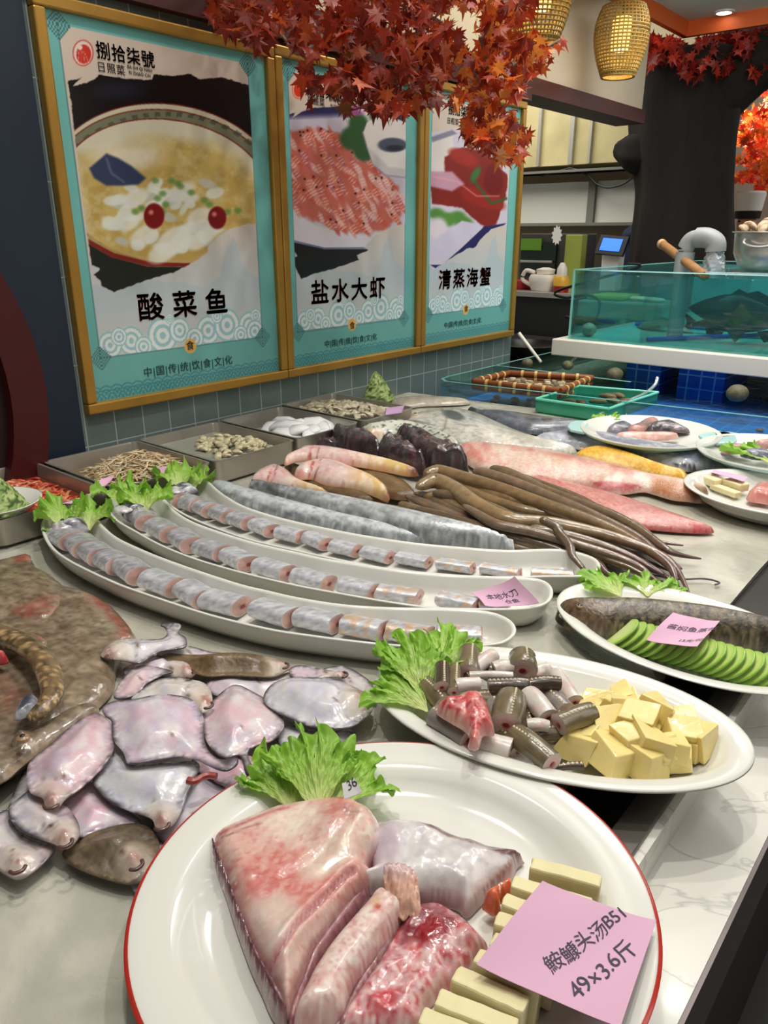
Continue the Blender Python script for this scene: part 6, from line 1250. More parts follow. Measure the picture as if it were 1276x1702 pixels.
hhead(303, 815, math.atan2(*(P(345, 845, .02)-P(300, 814, .02))[:2][::-1]), .064, 'cut hairtail head on lettuce in the farthest boat dish', 3)
lettuce((110, 892), (98, 852), 95, 62, 'lettuce leaf rising behind the hairtail head in the nearest boat dish', 11, ruf=1.7, z=.02, size=.085)
lettuce((150, 890), (172, 868), 85, 58, 'curly lettuce leaf on the right side of the head in the nearest boat dish', 12, ruf=1.7, z=.02, size=.075)
lettuce((110, 905), (84, 878), 40, 35, 'lettuce edge along the left end of the nearest boat dish', 13, z=.02, size=.055, nu=90, nv=16)
lettuce((212, 862), (196, 826), 85, 66, 'tall lettuce leaf at the left end of the middle boat dish', 14, ruf=1.7, z=.02, size=.095)
lettuce((240, 866), (262, 838), 85, 60, 'curly lettuce leaf right of the head in the middle boat dish', 15, ruf=1.7, z=.02, size=.085)
lettuce((300, 828), (284, 800), 95, 62, 'lettuce leaf at the left end of the farthest boat dish', 16, ruf=1.7, z=.02, size=.09)
lettuce((318, 824), (330, 800), 60, 48, 'lettuce leaf behind the head in the farthest boat dish', 17, ruf=1.7, z=.02, size=.09)
note([(782, 989), (855, 961), (896, 1006), (806, 1010)], [.03, .068, .045, .03], 'pink paper note standing in the right end of the middle boat dish', [('本地水刀', .0135, .16, .62, 6), ('仓鱼', .011, .45, .86, 6)], curl=.003)
# ================= rays and flatfish on the ice =================
Z3 = lambda L: Z(L, 0, 900, 2.9333); Z4 = lambda L: Z(L, 300, 1020, 2.774)
M_ray = mat('slimy ray skin', vc=True, rough=.2, coat=.7, var=.3, vs=38, bump=.5, bs=55)
def pf_ray(seed, reds, rot=10):
    def fn(px, py, d, x, y):
        p = Paint(px, py, (136, 120, 98)); p.noise((166, 152, 130), 26, .8, .42, .62, seed, sy=6, rot=rot); p.noise((88, 72, 56), 14, .7, .46, .62, seed+3, sy=4, rot=rot); p.noise((70, 56, 42), 3, .4, .55, .62, seed+13); p.noise((172, 150, 128), 5, .4, .55, .7, seed+7)
        for q, a in reds: p.mix((164, 62, 52), a*.75*ss(-9, 9, segd(px, py, q, True)*np.where(inside(px, py, q), 1, -1))*ss(.25, .6, fbm(px/9, py/5, seed+2)))
        p.mix((196, 170, 150), .6*ss(.003, .0, d)); return p
    return fn
organic_r = lambda name, out, z0, T, fn, label, **k: tag(organic(name, out, z0, T, fn, M_ray, **k), label, 'ray')
organic_r('stingray', Z3([(-200, 120), (-60, 95), (60, 62), (140, 48), (180, 110), (240, 160), (300, 195), (380, 215), (450, 236), (520, 275), (570, 318), (630, 390), (668, 470), (620, 500), (580, 560), (560, 640), (540, 720), (470, 800), (380, 870), (290, 930), (190, 1010), (110, 1100), (0, 1180), (-200, 1200)]), .002, .022, pf_ray(3, [(Z3([(430, 232), (530, 272), (640, 395), (672, 472), (600, 470), (560, 400), (500, 330), (420, 280)]), .85), (Z3([(0, 640), (180, 760), (160, 830), (0, 790)]), .35)]), 'largest brown stingray with red wing tip pointing at the flatfish', step=.006, Rm=.05, hf=bumpy(.006, 14, 3))
organic_r('stingray', Z3([(-200, 100), (-60, 88), (60, 58), (140, 45), (152, 92), (215, 130), (268, 172), (298, 205), (292, 290), (262, 350), (215, 385), (140, 385), (60, 372), (-60, 380), (-200, 400)]), .022, .012, pf_ray(8, [(Z3([(30, 70), (140, 45), (155, 95), (90, 100)]), .9), (Z3([(60, 330), (200, 270), (290, 260), (270, 340), (210, 385), (80, 375)]), .6)]), 'smaller brown stingray wing with red edge, uppermost at the left', step=.006, Rm=.06, hf=bumpy(.003, 16, 6))
organic_r('stingray', Z3([(-200, 430), (-60, 400), (80, 410), (180, 440), (225, 475), (215, 500), (150, 500), (60, 470), (0, 500), (-200, 560)]), .026, .010, pf_ray(12, [(Z3([(150, 440), (225, 475), (215, 502), (150, 500)]), .8)]), 'narrow ray wing with a small red corner, below the uppermost one', step=.005, Rm=.04)
organic_r('skate', Z3([(-200, 1210), (-100, 1090), (-60, 1000), (20, 960), (62, 998), (52, 960), (70, 925), (140, 900), (240, 850), (330, 790), (430, 760), (480, 790), (400, 860), (290, 935), (180, 1020), (100, 1090), (0, 1175)]), .026, .014, pf_ray(15, []), 'spotted brown skate head with a raised eye, lowest of the rays', step=.005, Rm=.05, hf=lambda x, y, px, py, d, h: .012*np.exp(-(((px-37)/9)**2+((py-1228)/8)**2)))
sk = bpy.data.objects['skate']
q = P(38, 1227, .052); MB().lathe([(0, .050), (.0075, .0502), (.0065, .0535), (.004, .055), (0, .0555)], q[0], q[1], 18).build('eye', mat('skate eye', (150, 120, 90), .15, coat=1), sk, smooth=True)
MB().lathe([(0, .0556), (.0028, .0557), (.0015, .0566), (0, .0567)], q[0], q[1], 12).build('pupil', M_black, sk, smooth=True)
tp = [P(x, y, z) for (x, y), z in zip(Z3([(-60, 440), (40, 470), (130, 510), (200, 570), (245, 660), (255, 740), (225, 800), (180, 840), (140, 870)]), (.045, .048, .052, .055, .056, .056, .055, .053, .05))]
sp = spline(np.array(tp), 8); t = np.linspace(0, 1, len(sp)); V, Fc = tube_geo(sp, np.interp(t, [0, .5, .85, 1], [.016, .0145, .010, .006]), 18, .8); a = np.tile(np.arange(18)*2*math.pi/18, len(sp)); tt = np.repeat(t, 18)
cc = np.tile(np.array((120, 98, 70), float), (len(a), 1)); k = ss(.5, .62, fbm(tt*60, a*2, 3))[:, None]; cc = cc*(1-k)+np.array((190, 160, 116))*k; k = ss(.45, .3, fbm(tt*30, a*1.5, 6))[:, None]; cc = cc*(1-k*.8)+np.array((66, 58, 40))*k*.8
tag(mesh('ray_tail', V, Fc, M_slime, None, colors=cc/255), 'thick curled ray tail with brown and cream spots, lying over the rays', 'ray tail')
slab('ray_fin', Z3([(100, 760), (150, 735), (182, 740), (176, 800), (130, 850), (70, 870), (75, 820)]), .046, .010, (58, 62, 76), (120, 118, 124), 'blue black ray fin at the end of the curled tail', 'ray fin', M_slime, seed=4, step=.004, edge=(190, 190, 196))
slab('ray_liver', Z3([(-60, 540), (0, 530), (38, 555), (20, 590), (-60, 600)]), .040, .018, (170, 50, 52), (206, 110, 110), 'red ray gut piece at the left edge inside the curled tail', 'offal', seed=6, step=.004)
M_flat = mat('flatfish belly skin', vc=True, rough=.24, coat=.5, var=.07, vs=60, bump=.16, bs=110, sss=.1)
def flat(out, z0, T, head, tail, base, blush, label, edge=.9, seed=1, fin=.013, brown=False, tilt=None, ew=.0048):
    oc = np.array(out).mean(0)
    def fn(px, py, d, x, y):
        p = Paint(px, py, base)
        if brown:
            p.noise((130, 112, 84), 9, .6, .45, .6, seed); p.noise((66, 54, 44), 4, .6, .5, .65, seed+3)
        else:
            p.noise((224, 222, 224), 26, .8, .4, .62, seed); p.noise(blush, 22, .75, .45, .66, seed+2); p.noise((172, 166, 192), 18, .55, .5, .68, seed+5); p.noise((206, 196, 172), 9, .35, .55, .7, seed+8)
        an = np.arctan2(py-oc[1], (px-oc[0])); st = .5+.5*np.sin(an*170)
        if not brown: p.mix((96, 88, 100), ss(fin, fin*.2, d)*.45*st*edge); p.mix((44, 40, 48), ss(ew, .0008, d)*edge*ss(.35, .55, fbm(an*2.2+seed, an*0, seed))*.9)
        if tail: p.mix((50, 46, 52) if not brown else (40, 30, 28), .85*np.exp(-(((px-tail[0])**2+(py-tail[1])**2)/14**2))*(.5+.5*st))
        if head:
            r = np.hypot(px-head[0], py-head[1]); p.mix((206, 190, 176), .7*ss(46, 20, r)); p.mix((150, 96, 84), .75*ss(16, 4, r)*ss(.3, .6, fbm(px/5, py/5, seed))); p.mix((120, 104, 104), .5*ss(3, 0, np.abs(r-42))*ss(.4, .5, fbm(px/14, py/14, seed+1)))
        g = out[len(out)//3]; p.ell((oc[0]*2+(head or oc)[0])/3, (oc[1]*2+(head or oc)[1])/3, 5, 2, (96, 70, 50), rot=50, soft=1.5, a=.9)
        return p
    def hf(x, y, px, py, d, h):
        z = .0022*(fbm(x*30, y*30, seed)-.5)*ss(0, .01, d)
        if head is not None: r = np.hypot(px-head[0], py-head[1]); z = z+.006*np.exp(-(r/22)**2)*ss(0, .008, d)-.0025*np.exp(-((r-40)/6)**2)*ss(0, .012, d)
        return z
    o = organic('flatfish', out, z0, T*.62, fn, M_flat if not brown else M_dull, step=.0038, Rm=.034, hf=hf, tilt=tilt, prof=0, lead=.5)
    tag(o, label, 'flatfish', 'pile of flatfish')
    if head is not None:
        q = np.array(head); dirn = (q-oc)/np.linalg.norm(q-oc); a = q+dirn*6; zt = z0+T*.55+.006; c = P(a[0], a[1], zt); dw = P(*(a+dirn*10), zt)-c; dw /= np.linalg.norm(dw); sd = np.array([-dw[1], dw[0], 0])
        pts = [c+sd*.007-dw*.004, c+sd*.004+dw*.001, c+dw*.002, c-sd*.004+dw*.001, c-sd*.007-dw*.004]; V, Fc = tube_geo(spline(pts, 4)-np.array([0, 0, .003]), np.array([.0008]+[.0019]*15+[.0008])[:17], 8, .8); mesh('lips', V, Fc, mat('brown lips', (92, 64, 60), .3, coat=.4), o)
    return o
PK = (212, 176, 190); WH = (208, 206, 208)
flat(Z3([(650, 1700), (640, 1600), (720, 1540), (760, 1450), (860, 1480), (900, 1600), (820, 1720), (720, 1750)]), .003, .012, None, None, WH, PK, 'flatfish tail end half hidden under the big round plate', seed=21)
flat(Z3([(960, 1075), (1110, 1190), (1200, 1280), (1150, 1420), (1000, 1500), (860, 1490), (780, 1455), (740, 1380), (800, 1280), (880, 1180)]), .006, .015, None, None, (200, 196, 206), (206, 180, 196), 'lilac flatfish running under the rim of the big round plate', seed=22)
flat(Z3([(940, 1040), (1050, 1040), (1180, 1020), (1290, 1080), (1260, 1180), (1130, 1200), (1020, 1150), (950, 1110)]), .010, .014, None, (420, 1290), (212, 170, 180), (206, 130, 146), 'pink flatfish belly showing between the plate rim and the central flatfish', seed=23)
flat(Z4([(440, 560), (480, 490), (560, 510), (640, 528), (780, 520), (806, 556), (780, 592), (700, 600), (600, 640), (480, 620)]), .006, .014, None, (588, 1222), WH, (200, 196, 210), 'pale flatfish with grey tail behind the lettuce of the big plate', seed=24)
flat(Z4([(650, 250), (700, 230), (760, 230), (830, 268), (884, 320), (900, 400), (840, 400), (760, 330), (690, 300)]), .004, .014, None, None, WH, PK, 'white flatfish farthest right, behind the broad one', seed=25)
flat(Z4([(110, 330), (160, 280), (240, 268), (330, 280), (420, 282), (520, 250), (590, 248), (590, 290), (470, 330), (400, 400), (300, 380), (180, 380)]), .006, .014, None, None, (212, 206, 212), PK, 'long pale pink flatfish across the back of the pile', seed=26)
flat(Z4([(500, 250), (540, 228), (600, 235), (700, 258), (752, 262), (752, 292), (690, 290), (600, 300), (520, 290)]), .014, .010, (568, 1118), None, (206, 200, 208), PK, 'small pale flatfish lying on top at the back right of the pile', seed=27)
flat(Z3([(20, 1310), (60, 1230), (110, 1100), (150, 1110), (160, 1180), (110, 1260), (40, 1330), (-100, 1330), (-100, 1250)]), .008, .014, None, None, (206, 206, 200), (206, 190, 176), 'white flatfish squeezed against the skate at the left edge', seed=28)
flat(Z3([(300, 1270), (380, 1190), (460, 1140), (560, 1240), (690, 1350), (640, 1380), (500, 1400), (400, 1440), (340, 1400)]), .010, .015, None, None, (214, 184, 196), (214, 150, 166), 'pink flatfish between the two front ones', seed=29)
flat(Z3([(380, 1450), (420, 1410), (520, 1372), (600, 1352), (690, 1352), (750, 1400), (775, 1470), (760, 1560), (710, 1640), (640, 1668), (560, 1655), (430, 1610), (340, 1560), (300, 1500)]), .010, .020, (224, 1432), None, (104, 90, 72), None, 'brown backed flatfish at the front, beside the big plate', brown=True, seed=30)
flat(Z3([(-150, 1330), (0, 1300), (40, 1290), (80, 1380), (160, 1440), (270, 1470), (235, 1540), (180, 1590), (110, 1640), (60, 1640), (-30, 1590), (-150, 1560)]), .012, .016, (28, 1437), None, (206, 202, 200), (206, 176, 180), 'white flatfish in the front left corner with its mouth on the ice', seed=31)
flat(Z3([(38, 1290), (90, 1230), (150, 1190), (230, 1235), (320, 1275), (375, 1350), (388, 1420), (350, 1480), (310, 1495), (260, 1468), (180, 1440), (100, 1400), (52, 1345)]), .022, .018, (106, 1395), None, (210, 198, 198), (214, 176, 180), 'pale flatfish with toothy mouth, second from the front left', seed=32)
flat(Z3([(600, 620), (660, 575), (740, 545), (820, 530), (900, 560), (948, 610), (945, 655), (900, 665), (840, 660), (740, 660), (640, 660)]), .010, .016, (312, 1118), None, WH, PK, 'white flatfish with mouth towards the brown flounder tail', seed=33)
flat(Z3([(760, 530), (860, 490), (940, 505), (1020, 530), (1092, 542), (1010, 570), (900, 580), (800, 565)]), .012, .010, None, None, (206, 204, 204), PK, 'narrow white flatfish tail above the brown flounder', seed=34)
flat(Z3([(555, 760), (560, 720), (600, 650), (650, 600), (720, 588), (800, 606), (845, 622), (790, 640), (720, 680), (670, 740), (600, 765)]), .016, .015, None, (285, 1113), (210, 192, 196), (212, 170, 180), 'pinkish flatfish with dark pointed fin left of the white one', seed=35)
flat(Z3([(640, 770), (700, 700), (790, 650), (900, 652), (1000, 680), (1035, 760), (1010, 830), (940, 830), (800, 790)]), .016, .016, (343, 1168), None, (212, 208, 198), (206, 196, 180), 'creamy flatfish tucked behind the large central one', seed=36)
flat([(264, 1086), (268, 1094), (290, 1094), (308, 1101), (322, 1116), (345, 1124), (380, 1122), (420, 1124), (455, 1124), (476, 1112), (484, 1104), (470, 1094), (450, 1086), (415, 1078), (375, 1076), (335, 1080), (300, 1079), (278, 1077)], .014, .026, (470, 1103), (272, 1085), (110, 88, 60), None, 'long brown backed flounder with dark tail at the top of the pile', brown=True, seed=37)
flat(Z3([(497, 560), (500, 522), (545, 480), (600, 466), (690, 466), (780, 465), (812, 440), (800, 405), (778, 392), (830, 380), (880, 392), (868, 430), (905, 460), (905, 505), (850, 520), (770, 535), (680, 592), (600, 578)]), .026, .016, (184, 1088), (282, 1035), (206, 204, 208), (206, 196, 204), 'white flatfish with dark tail, topmost at the back left of the pile', seed=38)
flat(Z4([(98, 490), (112, 430), (160, 370), (225, 315), (270, 310), (340, 345), (420, 395), (465, 450), (474, 520), (420, 575), (335, 605), (310, 650), (345, 735), (300, 730), (275, 650), (210, 660), (150, 625), (110, 560)]), .016, .020, None, (418, 1285), (214, 196, 200), (216, 164, 176), 'round pinkish white flatfish right of the central one, fins spread', seed=39)
flat(Z4([(380, 385), (410, 315), (480, 278), (600, 272), (720, 282), (800, 320), (870, 360), (890, 400), (872, 455), (800, 512), (720, 528), (610, 518), (510, 482), (440, 440)]), .022, .022, (603, 1158), None, (202, 202, 210), (200, 192, 206), 'broad grey white flatfish at the right end of the pile', seed=40)
flat(Z3([(450, 1150), (520, 1050), (570, 990), (650, 1060), (780, 1055), (958, 1055), (955, 1130), (915, 1210), (888, 1290), (850, 1370), (800, 1400), (758, 1390), (735, 1345), (640, 1310), (540, 1262), (480, 1205)]), .022, .020, (268, 1366), None, (206, 208, 212), (200, 200, 214), 'grey white flatfish below the central one, mouth by the round plate', seed=41)
flat(Z3([(128, 1130), (150, 1050), (240, 975), (330, 890), (420, 825), (480, 815), (540, 870), (558, 960), (530, 1050), (470, 1120), (400, 1190), (320, 1250), (285, 1292), (225, 1292), (205, 1245), (145, 1215)]), .032, .020, (85, 1332), (160, 1178), (214, 184, 192), (212, 160, 174), 'tall pink flatfish left of the central one, mouth at the front', seed=42)
flat(Z3([(495, 790), (545, 758), (640, 748), (760, 722), (850, 724), (930, 745), (975, 800), (995, 870), (992, 940), (1015, 1010), (1070, 1058), (1130, 1050), (1158, 1050), (1155, 1085), (1095, 1118), (1010, 1085), (955, 1055), (860, 1048), (760, 1062), (632, 1080), (600, 1020), (548, 950), (540, 860), (508, 830)]), .034, .022, None, (378, 1270), (212, 198, 210), (214, 168, 188), 'large lilac white flatfish in the middle of the pile, black tail', seed=43)
tag(MB().tube(spline([P(x, y, .045) for x, y in Z3([(915, 1165), (950, 1170), (985, 1150), (1020, 1140), (1055, 1145)])], 5), [.004]*5+[.0035]*16, 8).build('fish_gut', mat('red gut', (150, 54, 44), .25, coat=.6), smooth=True), 'thin red gut strand lying on the flatfish beside the round plate', 'offal')
# ================= oval plate with eel pieces and potatoes =================
o1 = oval(-.3231, .6821, .2124, .1181+.004, -161.6+180, 110)
RG1 = [(.075, .003), (.062, .001), (.056, .005), (.022, .026), (.002, .037), (-.0006, .0385), (.0, .0405), (.004, .041), (.020, .0375), (.026, .034), (.040, .018), (.054, .011), (.062, .010)]
tag(dish('oval_plate', o1, RG1, M_white), 'white oval plate of eel pieces and potato chunks on the marble edge', 'plate')
ZE = lambda x, y: (620+x/3.753, 1060+y/3.753)
M_eelp = mat('eel piece skin', vc=True, rough=.24, coat=.55, var=.10, vs=80, bump=.12, bs=130)
def eelpiece(a, b, rp, z, kind, label, seed):
    A = P(*ZE(*a), z); B = P(*ZE(*b), z); dep = float((A-CP)@fw)/FPX; r = rp/3.753*dep*.95; n = 24; m = 13; ax = B-A; L = np.linalg.norm(ax)
    if L < .022: ax = ax/L; B = A+ax*.022
    pts = [A*(1-t)+B*t+np.array([0, 0, .0015*math.sin(t*3.1)]) for t in np.linspace(0, 1, m)]; rr = [r*(.97+.05*math.sin(t*5+seed)) for t in np.linspace(0, 1, m)]
    V, Fc = tube_geo(pts, rr, n, .9, caps=False); V = np.array(V); an = np.tile(np.arange(n)*2*math.pi/n, m); t = np.repeat(np.linspace(0, 1, m), n)
    dk = {'brown': (110, 98, 74), 'dark': (70, 58, 48), 'white': (206, 200, 192), 'grey': (134, 124, 118)}[kind]; cc = np.tile(np.array(dk, float), (n*m, 1))
    f = fbm(t*5+seed, an*1.5, seed)[:, None]; cc = cc*(.86+.28*f); side = {'brown': -.35, 'dark': -.7, 'white': -1.3, 'grey': -.5}[kind]
    k = ss(side+.15, side-.25, np.sin(an))[:, None]; cc = cc*(1-k)+np.array((206, 196, 180))*k
    if kind == 'white': k = (ss(.55, .7, fbm(t*3, an*1.2, seed+2))*.5)[:, None]; cc = cc*(1-k)+np.array((214, 160, 158))*k
    V += 0; Fq = Fc; o = mesh('eel_piece', V, [q[::-1] for q in Fq], M_eelp, None, colors=cc/255); tag(o, label, 'eel piece', 'eel pieces on the oval plate')
    for e, s in ((0, 1), (m-1, -1)):
        R_ = V[e*n:(e+1)*n]; ce = R_.mean(0); W2 = []; C2 = []; F = []; dn = (pts[0]-pts[1]) if e == 0 else (pts[-1]-pts[-2]); dn = dn/np.linalg.norm(dn)
        for q in range(7):
            tq = 1-q/6.; off = ce+(np.array([0, 0, -r*.25]) if q >= 4 else 0)*(q-3)/3.; W2 += [off+(r_-ce)*max(tq, .04)+dn*(.0015*(1-tq)-(.004 if q >= 5 else 0)) for r_ in R_]; C2 += [((214, 196, 186) if q < 3 else (222, 176, 168) if q < 5 else (172, 40, 48))]*n
        for q in range(6):
            for j in range(n): F.append((q*n+j, q*n+(j+1) % n, (q+1)*n+(j+1) % n, (q+1)*n+j)[::(1 if s > 0 else -1)])
        F.append(tuple(range(6*n, 7*n))[::(1 if s > 0 else -1)]); mesh('cut_face', W2, F, M_flesh, o, colors=np.array(C2)/255)
    if kind in ('brown', 'dark', 'grey'):                     # pale pores of the side line
        j = 5 if (B-A)[0]*1+(B-A)[1]*1 > 0 else 7; db = MB(); N_ = max(5, int(np.linalg.norm(B-A)/.0042)); ang = 2*math.pi*j/n
        for q in range(N_):
            tq = (q+.5)/N_*(m-1); i0 = int(tq); w = tq-i0; v = V[i0*n+j]*(1-w)+V[min(i0+1, m-1)*n+j]*w; c0 = pts[i0]*(1-w)+pts[min(i0+1, m-1)]*w; nv = (v-c0)/np.linalg.norm(v-c0); axn = (B-A)/np.linalg.norm(B-A)
            db.tube([v-nv*.0003-axn*.0012, v+nv*.0003, v-nv*.0003+axn*.0012], [.0008, .0017, .0008], 6)
        db.build('side_line', mat('pale pores', (240, 230, 200), .5), o, smooth=True)
EP = [((300, 262), (395, 242), 36, .040, 'dark', 'dark eel piece against the lettuce, end on'), ((590, 215), (600, 100), 70, .052, 'brown', 'brown eel piece at the back with dotted line, by the lettuce tip'),
      ((430, 300), (430, 190), 46, .058, 'dark', 'narrow dark ridged eel piece standing in the lettuce'), ((505, 330), (510, 200), 40, .056, 'brown', 'slim brown eel piece right of the ridged one'),
      ((345, 310), (440, 410), 66, .040, 'brown', 'thick brown eel piece nearest the lettuce, dotted line up'), ((640, 190), (740, 115), 46, .052, 'white', 'white bellied eel piece at the back, left of the pair'),
      ((760, 195), (840, 185), 46, .052, 'white', 'white eel piece at the back, right of the pair'), ((932, 195), (930, 130), 84, .052, 'brown', 'eel piece standing on end with red middle, farthest back'),
      ((530, 300), (650, 290), 44, .060, 'white', 'cream curled eel piece above the red gut'), ((620, 235), (850, 240), 26, .054, 'white', 'thin white strip of eel behind the dotted dark piece'),
      ((735, 305), (945, 310), 62, .044, 'dark', 'dark brown eel piece with dotted line lying level in the middle'), ((830, 530), (860, 395), 96, .046, 'brown', 'biggest brown eel piece, cut face with red hole to the front'),
      ((990, 290), (1150, 285), 46, .052, 'dark', 'glossy black eel piece curving at the back right'), ((980, 370), (1085, 490), 66, .044, 'white', 'white eel piece in the middle, cut end pink'),
      ((1080, 350), (1190, 450), 62, .036, 'grey', 'grey striped eel piece beside the white one'), ((1150, 240), (1250, 390), 50, .034, 'white', 'long pinkish white eel piece on the right rim side'),
      ((1170, 535), (1345, 475), 70, .050, 'brown', 'brown eel piece touching the potatoes, pink cut face to the left'), ((1040, 610), (1210, 600), 68, .030, 'brown', 'brown eel piece below the pink faced one'),
      ((970, 545), (1040, 550), 40, .044, 'white', 'small pink cut eel end in the middle'), ((900, 615), (1100, 770), 74, .038, 'brown', 'long brown and cream eel piece at the front, dotted ridge'),
      ((400, 500), (580, 620), 70, .040, 'grey', 'long grey white eel piece at the front left'), ((680, 660), (840, 700), 74, .034, 'white', 'white bellied eel piece at the front middle'),
      ((1130, 815), (1290, 800), 26, .024, 'dark', 'dark eel tail tip under the front potatoes'), ((590, 240), (620, 290), 34, .046, 'dark', 'short dark eel piece in the gap above the cream one'),
      ((560, 420), (700, 380), 60, .034, 'brown', 'brown eel piece under the red gut'), ((740, 420), (790, 560), 50, .032, 'grey', 'grey eel piece between the gut and the biggest piece'), ((920, 420), (960, 540), 52, .030, 'brown', 'low brown eel piece right of the biggest one'),
      ((1020, 480), (1180, 500), 50, .030, 'dark', 'low dark eel piece behind the pink faced one'), ((820, 620), (900, 700), 54, .028, 'brown', 'low brown eel piece at the front, left of the long one'), ((560, 620), (680, 600), 50, .026, 'white', 'low white eel piece under the gut tip'),
      ((700, 220), (820, 290), 46, .036, 'grey', 'low grey eel piece behind the dark dotted one'), ((1000, 230), (1080, 190), 40, .034, 'white', 'low white eel piece beside the end-on one')]
for k, (a, b, rp, z, kd, lb) in enumerate(EP): eelpiece(((a[0]*1.08-b[0]*.08), (a[1]*1.08-b[1]*.08)), ((b[0]*1.08-a[0]*.08), (b[1]*1.08-a[1]*.08)), rp*1.17, z+.002, kd, lb, k)
def pf_gut(px, py, d, x, y): return Paint(px, py, (206, 110, 106)).noise((232, 190, 180), 7, .9, .5, .62, 3).noise((168, 24, 34), 5, .8, .5, .62, 8).mix((228, 196, 186), .7*ss(.004, .001, d))
tag(organic('eel_gut', [ZE(*q) for q in [(395, 405), (440, 360), (540, 330), (640, 322), (690, 325), (725, 400), (750, 500), (756, 580), (690, 585), (672, 640), (650, 695), (592, 680), (600, 600), (560, 540), (480, 480)]], .058, .022, pf_gut, mat('raw gut', vc=True, rough=.15, coat=.8, bump=.4, bs=90, sss=.15), step=.003, hf=bumpy(.006, 120, 5)), 'bright red raw gut and flesh on the eel pieces', 'offal')
lettuce((705, 1180), (672, 1100), 42, 46, 'large curly lettuce leaf at the back left of the oval plate', 21, z=.026, size=.115, nu=220, nv=34)
lettuce((735, 1130), (742, 1078), 55, 44, 'lettuce leaf reaching towards the nearest boat dish', 22, z=.03, size=.085, nu=150, nv=26)
lettuce((712, 1195), (660, 1165), 45, 30, 'lettuce leaf hanging over the left rim of the oval plate', 23, z=.028, size=.085, nu=160, nv=26)
lettuce((700, 1170), (690, 1100), 60, 55, 'inner lettuce leaf standing behind the eel pieces', 24, z=.028, size=.09, nu=150, nv=26)
ZP = lambda x, y: (900+x/3.394, 1120+y/3.394)
M_pot = mat('raw potato', (234, 214, 140), .32, coat=.25, var=.06, vs=40, bump=.08, bs=120, sss=.2)
PO = [(280, 175, .020, 1, 'at the back left by the eel'), (335, 150, .024, .8, 'pale one at the back left'), (450, 105, .030, 1, 'at the very back of the heap'), (395, 180, .034, .75, 'small one behind the centre'), (480, 190, .046, .9, 'darker cube on top at the back'),
      (580, 165, .030, .8, 'at the back, right of the dark cube'), (690, 225, .036, 1.25, 'large brick shaped at the back right'), (385, 300, .036, 1.15, 'left of centre'), (550, 265, .046, 1.15, 'rounded one on top of the heap'), (640, 300, .028, .8, 'under the rounded top one'),
      (860, 275, .020, .9, 'flat one behind the right end'), (250, 375, .028, 1.15, 'tilted against the brown eel piece'), (180, 435, .022, 1.25, 'farthest left at the front'), (385, 410, .024, .9, 'low in the middle left'), (505, 400, .040, .95, 'square cube in the centre'),
      (640, 395, .040, 1.2, 'big one right of the centre cube'), (820, 355, .030, 1.25, 'big one near the right end'), (940, 400, .022, 1.15, 'wedge at the right tip'), (380, 515, .022, 1.35, 'flat one at the front left'), (560, 490, .022, .9, 'low behind the front row'),
      (590, 545, .018, 1.25, 'long one at the front middle'), (730, 490, .026, 1.05, 'upright wedge at the front right'), (820, 505, .022, .95, 'narrow one at the front right end'), (490, 330, .024, .9, 'inner one under the cube'), (740, 420, .022, .9, 'inner one at the right'), (330, 240, .022, .9, 'inner one at the back'), (460, 470, .02, .9, 'inner one in front of the cube'), (600, 330, .034, .8, 'small one between the top ones'), (300, 300, .03, .85, 'small one left of centre'), (760, 300, .03, .9, 'behind the big right end one'), (880, 440, .018, .9, 'low one at the right end'), (660, 520, .016, .9, 'low one in the front row'), (450, 245, .03, .9, 'small one behind the rounded top one'), (330, 440, .02, .9, 'low one between the two front left ones'), (780, 430, .034, .9, 'tilted one above the front right wedge'), (520, 180, .03, .9, 'half hidden one at the back')]
def potato(px, py, z, s, lb, seed):
    rs = np.random.RandomState(seed+5); r = .0165*s; c = P(*ZP(px, py), z+.004); cc_ = np.array([-.262, .705]); c[:2] = cc_+(c[:2]-cc_)*.90; c[2] = max(z+.006, .014+r)
    bm = bmesh.new(); bmesh.ops.create_cube(bm, size=2*r); k = rs.randint(8); sh = rs.uniform(-.3, .3, 3)
    for i, v in enumerate(bm.verts):
        q = np.array(v.co)*np.array([1.1, .88, .82])+rs.uniform(-.2, .2, 3)*r; q[0] += q[2]*sh[0]+q[1]*sh[1]; q *= (.62 if i == k else 1); v.co = Vector(q)
    bmesh.ops.subdivide_edges(bm, edges=bm.edges[:], cuts=3, use_grid_fill=True)
    for v in bm.verts:
        n = v.co.normalized(); v.co += n*r*(.10*(fbm(np.array([v.co.x*60+seed]), np.array([v.co.y*60+v.co.z*40]), seed)[0]-.5)+.05*(1-abs(v.co.length/r-1.1)))
    me = bpy.data.meshes.new('potato_chunk'); bm.to_mesh(me); bm.free(); me.transform(Matrix.Translation([float(v) for v in c])@Matrix.Rotation(rs.uniform(0, 6.28), 4, 'Z')@Matrix.Rotation(rs.uniform(-.5, .5), 4, 'X')); me.materials.append(M_pot)
    o = link('potato_chunk', me); b_ = o.modifiers.new('bevel', 'BEVEL'); b_.width = .0012; b_.segments = 2; b_.limit_method = 'ANGLE'; b_.angle_limit = R(35)
    tag(o, 'yellow potato chunk, '+lb, 'potato', 'potato chunks on the oval plate')
for k, q in enumerate(PO): potato(q[0], q[1], q[2], q[3]*.88, q[4], k)
